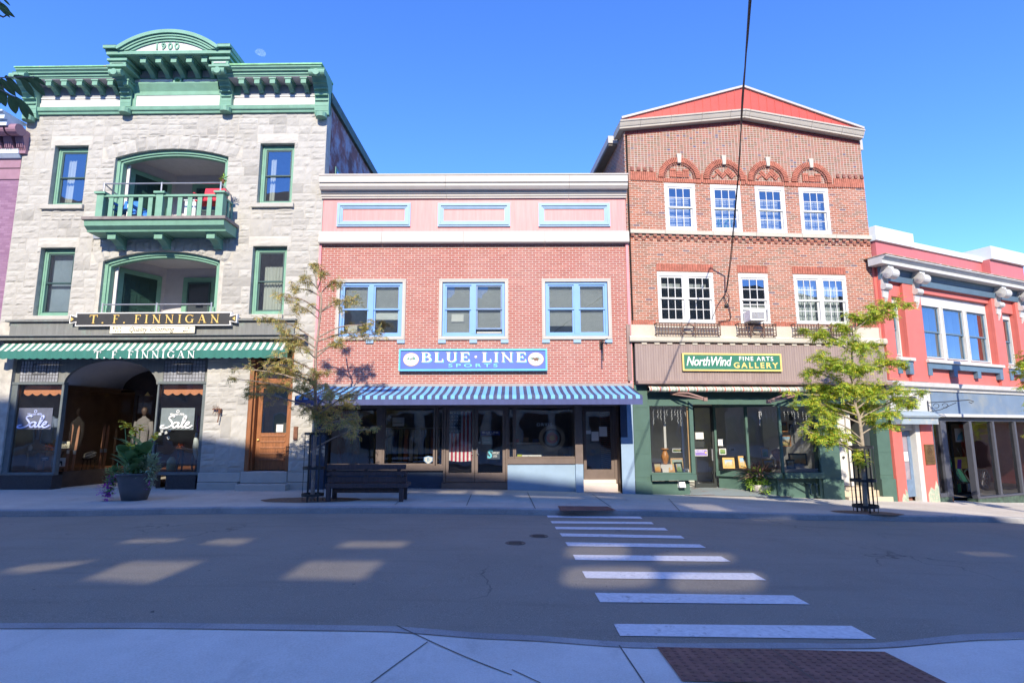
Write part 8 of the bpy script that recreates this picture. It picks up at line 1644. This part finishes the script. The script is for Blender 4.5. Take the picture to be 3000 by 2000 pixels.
# striped cushion, dark bags
stripemat('knit_stripe', [(0, (.6, .55, .48)), (.45, (.05, .045, .04)), (.7, (.6, .55, .48)), (.85, (.05, .045, .04))], .09, axis=2)
q = S.rc('A5', 630, 1110, 750, 1190, 1.4); o = MB().lathe([(.0, -.1), (.13, -.09), (.19, 0), (.13, .09), (.0, .1)], 0, 0, 16, cap=False).build('striped_cushion', 'knit_stripe', None, smooth=True, loc=S.w((q[0] + q[1]) / 2, 1.4, zfS + .45)); o.rotation_euler = (R_(15), R_(-18), 0); tag(o, 'cream and black striped wool cushion in the left display', 'cushion')
st_ = thing('wooden_stool', 'low dark stool under the striped cushion', 'stool', tuple(S.w((q[0] + q[1]) / 2, 1.4, zfS)), S.yaw); MB().box(-.16, .16, -.13, .13, .31, .345).build('seat', 'dark_wood', st_)
for sx in (-1, 1):
    for sy in (-1, 1): MB().tube([(sx * .13, sy * .1, 0), (sx * .11, sy * .08, .31)], .014).build('leg', 'dark_wood', st_)
# right window: chair-table, white decoy bird, fan of cards, green bag
tb_ = S.rc('A5', 1345, 1132, 1475, 1300, .6); table(S, 'small dark table with splayed legs in the right clothing shop window', (tb_[0], tb_[1], zfS, tb_[3]), .6, 'dark_wood', .35)
p = S.at('A5', 1378, 1120, .75); m_ = MB(); bush(m_, (0, 0, .06), .1, 50, .05, .03, rn, (1.2, 1, .8)); o = m_.build('leaf_garland', 'rust_leaf', None, loc=S.w(p[0], .75, tb_[3])); tag(o, 'red and orange leaves on the small splayed table', 'garland')
p = S.at('A5', 1495, 1190, .5); bd = thing('bird_decoy', 'white wooden goose decoy at the right end of the clothing shop window', 'decoy', tuple(S.w(p[0], .5, zfS))); H = S.at('A5', 1490, 1010, .5)[1] - zfS; MB().tube([(.03, 0, H * .3), (.02, 0, H * .45), (0, 0, H * .65), (-.01, 0, H * .8), (-.02, 0, H * .92), (-.01, 0, H)], [.02, .07, .09, .07, .035, .03], 12).build('body', 'bright_white', bd, smooth=True); MB().tube([(-.01, 0, H * .97), (-.1, 0, H * .93)], [.02, .004], 6).build('beak', 'orange_rim', bd); MB().tube([(.03, 0, 0), (.03, 0, H * .33)], .012).build('stand', 'dark_wood', bd)
q = S.rc('A5', 1280, 1150, 1320, 1290, .6); o = MB().lathe([(.10, 0), (.13, .1), (.12, .3), (.05, .42)], 0, 0, 14).build('canvas_bag', mat('pale_green_cloth', (.30, .34, .2), .9, .15), None, smooth=True, loc=S.w((q[0] + q[1]) / 2, .7, zfS)); tag(o, 'slumped pale green bag low in the right clothing shop window', 'bag')
q = S.rc('A5', 1508, 885, 1545, 1000, .45); o = thing('purple_racket', 'purple edged snowshoe hanging in the right corner of the clothing shop window', 'snowshoe', tuple(S.w((q[0] + q[1]) / 2, .45, (q[2] + q[3]) / 2))); m_ = MB(); m_.tube([(.06 * math.cos(a), 0, .22 * math.sin(a)) for a in [6.3 * k / 16 for k in range(17)]], .012); m_.build('rim', mat('magenta', (.45, .10, .5), .5), o); m_ = MB(); m_.tube([(0, 0, -.2), (0, 0, .2)], .006); m_.tube([(-.05, 0, .05), (.05, 0, .05)], .006); m_.build('lacing', 'ink', o); o.name = 'snowshoe'
for k, (x, y) in enumerate(((1240, 1000), (1270, 1010), (1300, 990), (1290, 1050), (1225, 1020))):
    q = S.at('A5', x, y, .5); m_ = MB(); m_.box(-.04, .04, 0, .004, -.04, .04); o = m_.build('photo_card', 'paper', None, loc=S.w(q[0], .5, q[1])); o.rotation_euler = (0, rn.uniform(-.6, .6), 0); tag(o, 'white card hanging below the grey sale banner', 'card', 'cards strung below the sale banner')
p = S.at('A5', 1128, 728, 2.2); o = MB().lathe([(.005, .12), (.02, .1), (.07, .02), (.08, 0), (.05, -.005)], 0, 0, 14).build('pendant_lamp', 'gold', None, smooth=True, loc=S.w(p[0], 2.2, p[1])); tag(o, 'small gold ceiling spot above the cardigan mannequin', 'lamp')
# ---- sports shop
fl = thing('flag', 'striped flag hanging in the left leaf of the double glass door', 'flag', tuple(B.w(0, 0, 0))); fa_, fb_, f0_, f1_ = B.rc('B2', 505, 392, 735, 838, SV + .06); uc = (fa_ + fb_) / 2; fl.location = B.w(uc, SV + .06, f0_); W = (fb_ - fa_) / 2; H = f1_ - f0_
mat('flag_red', (.42, .03, .05), .85); mat('flag_white', (.68, .68, .68), .85); mat('flag_blue', (.03, .06, .10), .85)
for k in range(7):
    for c_, mm_ in ((0, 'flag_red'), (1, 'flag_white')):
        if k == 6 and c_: continue
        a = -W + 2 * W * (2 * k + c_) / 13; b2 = a + 2 * W / 13; h_ = H * .55 if (a + b2) / 2 < .05 * W else H; sag = .04 * (1 - (a / W) ** 2); MB().quad((a, .01 * math.sin(k * 2), -sag + 0), (b2, .012 * math.sin(k * 2 + 1), -sag), (b2, 0, h_), (a, 0, h_)).build('stripe', mm_, fl)
MB().box(-W, .05 * W, -.002, .004, H * .551, H).build('canton', 'flag_blue', fl); m_ = MB()
for i in range(5):
    for j in range(6): m_.disc(-W + .06 + i * W * 1.05 / 5, H * .6 + j * H * .37 / 5, .013, .013, -.006, -.0025, 5)
m_.build('stars', 'flag_white', fl)
gc = 'notices on the sports shop glass'
card(B, 'B2', (0, 446, 106, 526), SV + .05, 'white printed notice in the left sports shop window', 'paper', words=(('Smartwool', .1, .85, .3, .45, 'ink'),), group=gc)
card(B, 'B2', (812, 570, 988, 610), SV + .04, 'small blue shop name sticker on the right door leaf', mat('sticker_blue', (.03, .05, .25), .5), words=(('BLUE LINE', .08, .92, .45, .85, 'sign_white'), ('SPORTS', .3, .7, .1, .35, 'sign_white')), group=gc)
card(B, 'B2', (822, 624, 910, 693), SV + .04, 'pale opening hours card on the right door leaf', mat('pale_mint', (.35, .48, .45), .6), words=(('OPEN', .25, .75, .6, .8, 'sign_white'), ('HOURS', .15, .85, .2, .4, 'sign_white')), group=gc)
o = card(B, 'B2', (868, 740, 985, 828), SV + .035, 'white and teal support local sticker low on the right door leaf', mat('sticker_clear', (.08, .10, .12), .4)); o2 = B.rc('B2', 868, 740, 985, 828, SV + .035); W = (o2[1] - o2[0]) / 2; H = o2[3] - o2[2]
txt('S', -W * .95, -W * .1, .02, H, -.002, 'aqua_letter', o, .2, off=.03); txt('UPPORT', -W * .15, W * .95, H * .52, H * .74, -.003, 'sign_white', o, .1, off=.02); txt('LOCAL', -W * .05, W * .6, H * .2, H * .42, -.003, 'sign_white', o, .1, off=.02)
card(B, 'B2', (780, 670, 808, 688), SV + .03, 'tiny white label beside the door handles', 'paper', group=gc)
card(B, 'B2', (1190, 790, 1368, 818), SV + .12, 'white and lime shelf strip in the right sports shop window', 'paper', words=(('Smartwool', .3, .85, .15, .75, 'ink'),)); card(B, 'B2', (1146, 786, 1188, 816), SV + .12, 'lime green block at the end of the white shelf strip', mat('lime', (.45, .5, .05), .6))
q = B.rc('B2', 1325, 497, 1465, 525, SV - .004); o = thing('window_lettering', 'thin grey capital letters on the right sports shop pane', 'sign', tuple(B.w((q[0] + q[1]) / 2, SV - .004, q[2]))); txt('ORVIS', -(q[1] - q[0]) / 2, (q[1] - q[0]) / 2, 0, q[3] - q[2], 0, mat('grey_letter', (.35, .4, .42), .5), o, space=1.3)
q = B.rc('B2', 288, 798, 372, 880, SV + .05); o = thing('shield_sticker', 'pale blue shield shaped sticker low in the left sports shop window', 'sticker', tuple(B.w((q[0] + q[1]) / 2, SV + .04, (q[2] + q[3]) / 2))); W = (q[1] - q[0]) / 2; H = (q[3] - q[2]) / 2; P = [(-W, H * .7), (0, H), (W, H * .7), (W, -.1 * H), (0, -H), (-W, -.1 * H)]; MB().plate(P, 0, .006).build('edge', 'bright_blue', o); MB().plate([(x * .85, z * .85) for x, z in P], -.004, -.0005).build('shield', 'paper', o); txt('B', -W * .25, W * .25, -H * .2, H * .55, -.0045, 'pale_blue', o, off=.02)
# archery target
p = B.at('B2', 1465, 635, .9); o = thing('archery_target', 'round archery target with coloured rings behind the right sports shop pane', 'target', tuple(B.w(p[0], .9, p[1]))); rr_ = B.at('B2', 1585, 635, .9)[0] - p[0]
for k, (f, mm_) in enumerate(((1, mat('straw', (.30, .27, .22), .9)), (.72, mat('ring_black', (.03, .03, .035), .8)), (.58, 'slate_blue'), (.42, mat('ring_red', (.30, .04, .04), .8)), (.2, mat('ring_gold', (.45, .3, .05), .8)))): MB().disc(0, 0, rr_ * f, rr_ * f, -.004 * (k + 1), .12 if k == 0 else -.004 * k - .0005, 30).build('face_ring' if k else 'boss', mm_, o)
cols = [mat('box_red', (.5, .06, .05), .7), mat('box_green', (.08, .3, .12), .7), mat('box_tan', (.5, .32, .18), .7), mat('box_white', (.7, .7, .68), .7), mat('box_blue', (.08, .15, .35), .7), mat('box_black', (.03, .03, .035), .7)]
cn_ = ('red', 'green', 'tan', 'white', 'blue', 'black'); u = xL + .15; k = 0; usd = {}
pl_w = ['at the far left end', 'second from the left', 'third from the left', 'fourth from the left', 'fifth from the left', 'sixth from the left', 'seventh from the left', 'eighth from the left', 'ninth from the left', 'tenth from the left', 'eleventh from the left', 'twelfth from the left', 'thirteenth from the left', 'fourteenth from the left', 'fifteenth from the left']
while u < X(360) and k < 15:
    w_ = rn.uniform(.1, .2); h_ = rn.uniform(.08, .2); ci = rn.randrange(6); o = thing('goods_box', f'{cn_[ci]} goods box, {pl_w[k]} on the left sports shop window shelf', 'box', tuple(B.w(u + w_ / 2, .5 + rn.uniform(0, .15), zsl - .2)), 0, 'goods boxes along the sports shop window'); MB().box(-w_ / 2, w_ / 2, 0, .12, 0, h_).build('carton', cols[ci], o); MB().box(-w_ / 3, w_ / 3, -.003, -.0003, h_ * .3, h_ * .7).build('printed_face', cols[(ci + 3) % 6], o); u += w_ + rn.uniform(.02, .12); k += 1
# clothes rack silhouettes deeper in the shop
rk = thing('clothes_rack', 'dim rack of hanging jackets at the back of the left sports shop window', 'clothes rack', tuple(B.w(X(150, 600, 1.6), 1.6, -.05))); MB().tube([(-1.2, 0, 0), (-1.2, 0, 1.75), (1.2, 0, 1.75), (1.2, 0, 0)], .02).build('rail', 'steel_pipe', rk)
for k in range(14): x = -1.1 + k * .165; m_ = MB(); m_.prof([(-.22, .75), (.22, .75), (.2, 1.45), (.05, 1.7), (-.05, 1.7), (-.2, 1.45)], x, x + .11); m_.build('jacket', [mat('coat_olive', (.14, .12, .05), .9), mat('coat_rust', (.28, .10, .05), .9), 'room_mid', 'coat_olive', mat('coat_navy', (.04, .05, .1), .9)][k % 5], rk)
cn2 = MB(); cn2.disc(0, 0, .3, .3, 0, .03); p = B.at('A6', 1365, 985, .7); o = cn2.build('wall_clock', mat('dim_disc', (.25, .25, .25), .6), None, loc=B.w(p[0], .7, p[1])); tag(o, 'dim round disc hanging in the far left sports shop window', 'clock')
dk = thing('display_counter', 'grey glass counter behind the right sports shop pane', 'counter', tuple(B.w(X(1290, 700, 1.3), 1.3, -.05))); MB().box(-.75, .75, 0, .5, 0, 1.25).build('case', 'room_mid', dk); MB().box(-.8, .8, -.05, .55, 1.251, 1.3).build('countertop', 'box_white', dk)
for k in range(4): MB().box(-.6 + k * .3, -.42 + k * .3, .1, .3, 1.301, 1.4 + .05 * (k % 2)).build('goods', cols[(k * 2) % 6], dk)
# ---- gallery
def picture(c, p, v, lb, fm, pm, lean=0, yaw=0, fw=.045, name='framed_picture', z=None):
    q = R.rc(c, *p, v); o = item(R, name, lb, 'picture', q, v); W = (q[1] - q[0]) / 2; H = q[3] - q[2]
    if z is not None: o.location.z = z
    o.rotation_euler = (R_(-lean), 0, R.yaw + R_(yaw)); MB().ring(-W, W, 0, H, fw, -.02, .02).build('frame', fm, o, bevel=.004); MB().box(-W + fw * .9, W - fw * .9, -.005, .01, fw * .9, H - fw * .9).build('canvas', pm, o); return o
def scene_mat(name, sky_, land, hi):
    m, t, b = nodes(name); v = objco(t); s_ = _n(t, 'ShaderNodeSeparateXYZ'); t.links.new(v, s_.inputs[0]); n = noise(t, v, 9, 4); a = _n(t, 'ShaderNodeMath', operation='MULTIPLY_ADD'); t.links.new(n, a.inputs[0]); a.inputs[1].default_value = .35; t.links.new(s_.outputs[2], a.inputs[2]); c = ramp(t, a.outputs[0], [(.2, land), (.3, hi), (.42, sky_), (.6, tuple(min(1, x * 1.3) for x in sky_))]); t.links.new(c, b.inputs['Base Color']); b.inputs['Roughness'].default_value = .5; MT[name] = m
scene_mat('scene_blue', (.25, .38, .5), (.10, .16, .08), (.5, .35, .15)); scene_mat('scene_gold', (.5, .42, .25), (.2, .1, .04), (.6, .3, .05)); scene_mat('scene_green', (.35, .42, .4), (.06, .14, .05), (.2, .3, .1)); scene_mat('scene_night', (.05, .08, .16), (.02, .03, .03), (.3, .25, .1))
mat('gilt', (.55, .33, .10), .4, .2, 12); mat('wood_mid', (.35, .16, .06), .4, .3, 4, streak=True)
z1_ = zs_ + .0
picture('B5', (312, 672, 395, 765), .3, 'dark framed picture leaning at the left end of the left gallery window', 'dark_wood', 'scene_gold', 12, 15, z=z1_); picture('B5', (440, 702, 508, 778), .3, 'small gilt framed picture in the middle of the left gallery window', 'gilt', 'scene_gold', 10, -8, z=z1_); picture('B5', (488, 688, 570, 782), .3, 'tilted black framed landscape right of the small gilt picture', 'black_trim', 'scene_green', 14, 22, z=z1_); picture('B5', (455, 648, 565, 735), .75, 'pale framed print behind the small gilt picture', 'tan_wood', 'scene_green', 8, z=z1_ + .1); picture('B5', (468, 590, 560, 622), .95, 'row of three little prints on the screen in the left gallery window', 'box_white', 'scene_blue', 0, fw=.02)
p = R.at('B5', 412, 700, .45); va_ = thing('wooden_vase', 'turned light wood vase standing in the left gallery window', 'vase', tuple(R.w(p[0], .45, z1_))); hv = R.at('B5', 412, 588, .45)[1] - z1_; pe = mat('turned_wood', (.50, .22, .07), .35, .3, 6, streak=True)
MB().box(-.17, .17, -.12, .12, 0, hv * .36).build('plinth', 'white_paint', va_); MB().lathe([(.05, hv * .361), (.07, hv * .42), (.105, hv * .6), (.11, hv * .7), (.075, hv * .82), (.055, hv * .9), (.06, hv * .93), (.11, hv * .95), (.115, hv * .99), (.05, hv)], 0, 0, 24).build('vase_body', pe, va_, smooth=True)
zb5 = zs3 - .02
picture('B5', (878, 658, 975, 745), .75, 'gilt framed hat still life at the left of the angled gallery window', 'gilt', 'scene_blue', 8, -8, .06, z=zb5); picture('B5', (1005, 635, 1070, 735), .7, 'gilt framed beach picture behind the window post', 'gilt', 'scene_blue', 8, z=zb5); picture('B5', (1188, 603, 1262, 690), .6, 'wide mounted print on an easel in the angled gallery window', 'tan_wood', 'scene_green', 6, z=zb5 + .3); picture('B5', (1200, 655, 1300, 735), .45, 'low gilt framed seascape beside the pot grass', 'gilt', 'scene_blue', 10, z=zb5); picture('B5', (1418, 662, 1568, 762), .55, 'broad black framed sunset landscape in the right gallery window', 'black_trim', 'scene_gold', 6, -5, .05, z=zb5 + .08); picture('B5', (1395, 702, 1472, 778), .35, 'gilt and black framed seascape low in the right gallery window', 'black_trim', 'scene_blue', 10, z=zb5)
picture('B5', (848, 590, 905, 640), 1.0, 'white framed print high at the left of the angled gallery window', 'box_white', 'scene_green', 0, fw=.02); picture('B5', (938, 584, 975, 612), 1.0, 'tiny print with a red spot in the angled gallery window', 'box_white', 'scene_blue', 0, fw=.015); picture('B5', (838, 515, 890, 568), 1.1, 'white notice sheet pinned above the white framed print', 'box_white', 'paper', 0, fw=.01)
wl = [((1415, 310, 1445, 362), 'small dark portrait highest on the grey gallery wall', 'black_trim', 'scene_night'), ((1412, 390, 1460, 468), 'dark framed portrait second down on the grey gallery wall', 'black_trim', 'scene_night'), ((1335, 485, 1435, 572), 'brown framed landscape left on the grey gallery wall', 'wood_mid', 'scene_blue'), ((1452, 478, 1503, 548), 'black framed print beside the brown framed landscape', 'black_trim', 'scene_green'), ((1515, 432, 1590, 630), 'tall dark picture with gilt edge on the grey gallery wall', 'gilt', 'scene_night'), ((1492, 300, 1600, 415), 'large blue and yellow canvas near the top of the grey gallery wall', 'black_trim', 'scene_gold'), ((1320, 375, 1405, 455), 'dim brown picture behind the corner post', 'wood_mid', 'scene_night')]
for p, lb, fm, pm in wl: picture('B5', p, 1.15, lb, fm, pm, 0, 4, .03)
p = R.at('B5', 1322, 640, .6); mk = thing('carved_head', 'carved light wood head form standing in the gallery window', 'carving', tuple(R.w(p[0], .6, zb5))); hm = R.at('B5', 1322, 590, .6)[1] - zb5; MB().lathe([(.12, 0), (.05, .08), (.045, hm * .45), (.1, hm * .55), (.16, hm * .72), (.17, hm * .85), (.1, hm * .97), (.01, hm)], 0, 0, 20).build('head_form', pe, mk, smooth=True)
# icicle lights
mat('led_white', (.8, .82, .84), .4)
def lights(lb, x0, x1, n, v, seed):
    r_ = random.Random(seed); a = R.at('B5', x0, 260, v); b2 = R.at('B5', x1, 262, v); o = thing('icicle_lights', lb, 'string lights', tuple(R.w(a[0], v, a[1])), R.yaw, 'icicle lights in the gallery windows'); L = b2[0] - a[0]; m_ = MB(); N = 16
    m_.tube([(L * i / N, 0, -.03 * abs(math.sin(i * 1.1))) for i in range(N + 1)], .004, 4)
    for k in range(n):
        x = L * (k + .5) / n + r_.uniform(-.03, .03); h = r_.uniform(.2, .52); pts = [(x + .012 * math.sin(j * 2.1 + k), 0, -.03 - h * j / 6) for j in range(7)]; m_.tube(pts, .004, 4)
        for j in range(int(h / .06)): z = -.06 - j * .06; s_ = (-1) ** j; m_.tube([(x, 0, z), (x + s_ * .022, -.005, z - .02)], .006, 4)
    m_.build('wire_and_bulbs', 'led_white', o)
lights('white icicle lights hanging across the left gallery window', 305, 580, 10, .2, 1); lights('white icicle lights hanging across the angled gallery panes', 1150, 1320, 6, .35, 2); lights('white icicle lights hanging across the right gallery window', 1365, 1640, 10, .25, 3)
# ---- shop in the red building
gp2 = D.w(dx_(1130, 1150, 1.6), 1.6); o = thing('deck_chair', 'green canvas deck chair behind the glass of the red building', 'chair', (gp2.x, gp2.y, zgr), D.yaw); MB().quad((-.35, 0, .3), (.25, 0, .15), (.25, .5, 1.0), (-.35, .5, 1.15)).build('canvas', mat('teal_canvas', (.08, .32, .2), .8), o)
for s_ in (-.35, .25): MB().tube([(s_, -.1, 0), (s_, .55, 1.2)], .02).build('leg', 'steel_pipe', o); MB().tube([(s_, .6, 0), (s_, .1, .7)], .02).build('leg', 'steel_pipe', o)
q = D.rc('B7', 1010, 662, 1105, 795, 1.1); o = item(D, 'poster', 'pale landscape poster high behind the glass door of the red building', 'poster', q, 1.1); W = (q[1] - q[0]) / 2; H = q[3] - q[2]; MB().box(-W, W, 0, .01, 0, H).build('sheet', 'paper', o); MB().plate([(-W * .8, H * .1), (W * .8, H * .15), (W * .8, H * .8), (-W * .3, H * .5)], -.004, -.0005).build('picture', mat('lake_blue', (.2, .5, .6), .6), o)
q = D.rc('B7', 1010, 950, 1155, 1060, 1.0); o = item(D, 'poster', 'yellow and purple poster low behind the glass door of the red building', 'poster', q, 1.0); W = (q[1] - q[0]) / 2; H = q[3] - q[2]; MB().box(-W, W, 0, .01, 0, H).build('sheet', mat('sun_yellow', (.75, .55, .12), .7), o); MB().plate([(-W * .8, 0), (-W * .2, 0), (0, H * .8), (-W * .6, H * .8)], -.004, -.0005).build('picture', mat('deep_purple', (.2, .06, .4), .7), o)
wh = thing('wheelbarrow', 'round grey wheel leaning inside the window of the red building', 'wheel', tuple(D.w(dx_(1300, 1200, .8), .8, zgr + .45)), D.yaw); wh.name = 'leaning_wheel'; MB().arc(0, 0, .28, .36, 0, 2 * math.pi, -.05, .05, 26).build('tyre', 'ring_black', wh); m_ = MB(); m_.disc(0, 0, .05, .05, -.04, .04, 12)
for k in range(6): a = math.pi * k / 6; m_.tube([(.28 * math.cos(a), 0, .28 * math.sin(a)), (-.28 * math.cos(a), 0, -.28 * math.sin(a))], .008, 4)
m_.build('spokes', 'steel_pipe', wh)
bk_ = thing('bucket', 'pale bucket on the floor behind the glass door of the red building', 'bucket', tuple(D.w(dx_(1160, 1250, .8 + .4), 1.2, zgr)), D.yaw); MB().lathe([(.12, 0), (.17, .3), (.18, .31), (.15, .3)], 0, 0, 18).build('pail', mat('pale_sage', (.5, .52, .45), .7), bk_, smooth=True); MB().tube([(.17 * math.cos(a), 0, .3 + .13 * math.sin(a)) for a in [math.pi * k / 8 for k in range(9)]], .006, 4).build('handle', 'steel_pipe', bk_)
for k in range(5):
    u = posts[1] - .5 + k * .33; o = thing('garden_tool', ('long handled rake, leftmost of the tools leaning behind the big panes', 'second long handled tool from the left behind the big panes', 'third long handled tool from the left behind the big panes', 'fourth long handled tool from the left behind the big panes', 'rightmost long handled tool behind the big panes')[k], 'tool', tuple(D.w(u, 1.0, zgr)), D.yaw, 'tools leaning behind the panes'); MB().tube([(0, 0, .3), (-.25, .3, 1.5)], .014, 6).build('handle', ['wood_mid', 'steel_pipe'][k % 2], o); MB().box(-.12, .12, -.02, .02, .0, .3).build('head', ['box_green', 'box_black', 'box_white', 'lake_blue', 'box_tan'][k], o)
# ------------------------------------------------------------------ parts that stand apart become meshes of their own
def split_parts():
    names = 'pier pilaster shop_pane side_wall prism_glass lead_bars shop_frame capping crown stall_riser frieze soffit frieze_shade_board edge_trim eaves eaves_soffit verge_trim brick_edge sill_band bay_base bay_frame base_course standpipe inner_valance parapet parapet_cap belt door_frame bulkhead sill_block display_floor display_shelf display_screen door_surround awning_arm awning_clamp string_molding molding peeled_patch band cornice coping wing bulkhead joint capping room corbel_brick keystone dentil roof coping soldier_course loggia interior floor goods hallway sill step'.split()
    for o in list(SC.objects):
        if o.type != 'MESH' or o.parent is None or o.name.split('.')[0] not in names: continue
        me = o.data; nv = len(me.vertices)
        if nv > 4000 or nv < 8: continue
        par = list(range(nv))
        def fi(a):
            while par[a] != a: par[a] = par[par[a]]; a = par[a]
            return a
        for p in me.polygons:
            v0 = fi(p.vertices[0])
            for v in p.vertices[1:]: par[fi(v)] = v0
        comp = {}
        for i in range(nv): comp.setdefault(fi(i), []).append(i)
        cs = list(comp.values())
        if len(cs) < 2: continue
        bb_ = []
        for c in cs:
            P = [me.vertices[i].co for i in c]; bb_.append([(min(p[k] for p in P) - .03, max(p[k] for p in P) + .03) for k in range(3)])
        q = list(range(len(cs)))
        def fj(a):
            while q[a] != a: a = q[a]
            return a
        for i in range(len(cs)):
            for j in range(i):
                if all(bb_[i][k][0] < bb_[j][k][1] and bb_[j][k][0] < bb_[i][k][1] for k in range(3)): q[fj(i)] = fj(j)
        gr = {}
        for i in range(len(cs)): gr.setdefault(fj(i), []).extend(cs[i])
        if not 2 <= len(gr) <= 90: continue
        idg = {}
        for g_, vs in enumerate(gr.values()):
            for v in vs: idg[v] = g_
        buckets = [([], []) for _ in gr]; mp = {}
        for v in range(nv): b_ = buckets[idg[v]]; mp[v] = len(b_[0]); b_[0].append(tuple(me.vertices[v].co))
        for p in me.polygons: buckets[idg[p.vertices[0]]][1].append(tuple(mp[v] for v in p.vertices))
        nm = o.name.split('.')[0]
        for g_, (vs, fs) in enumerate(buckets):
            if not fs: continue
            n = bpy.data.meshes.new(nm); n.from_pydata(vs, [], fs); n.update(); n.materials.append(me.materials[0])
            if g_ == 0: o.data = n
            else:
                c = o.copy(); c.data = n; C.objects.link(c); c.parent = o.parent
split_parts()
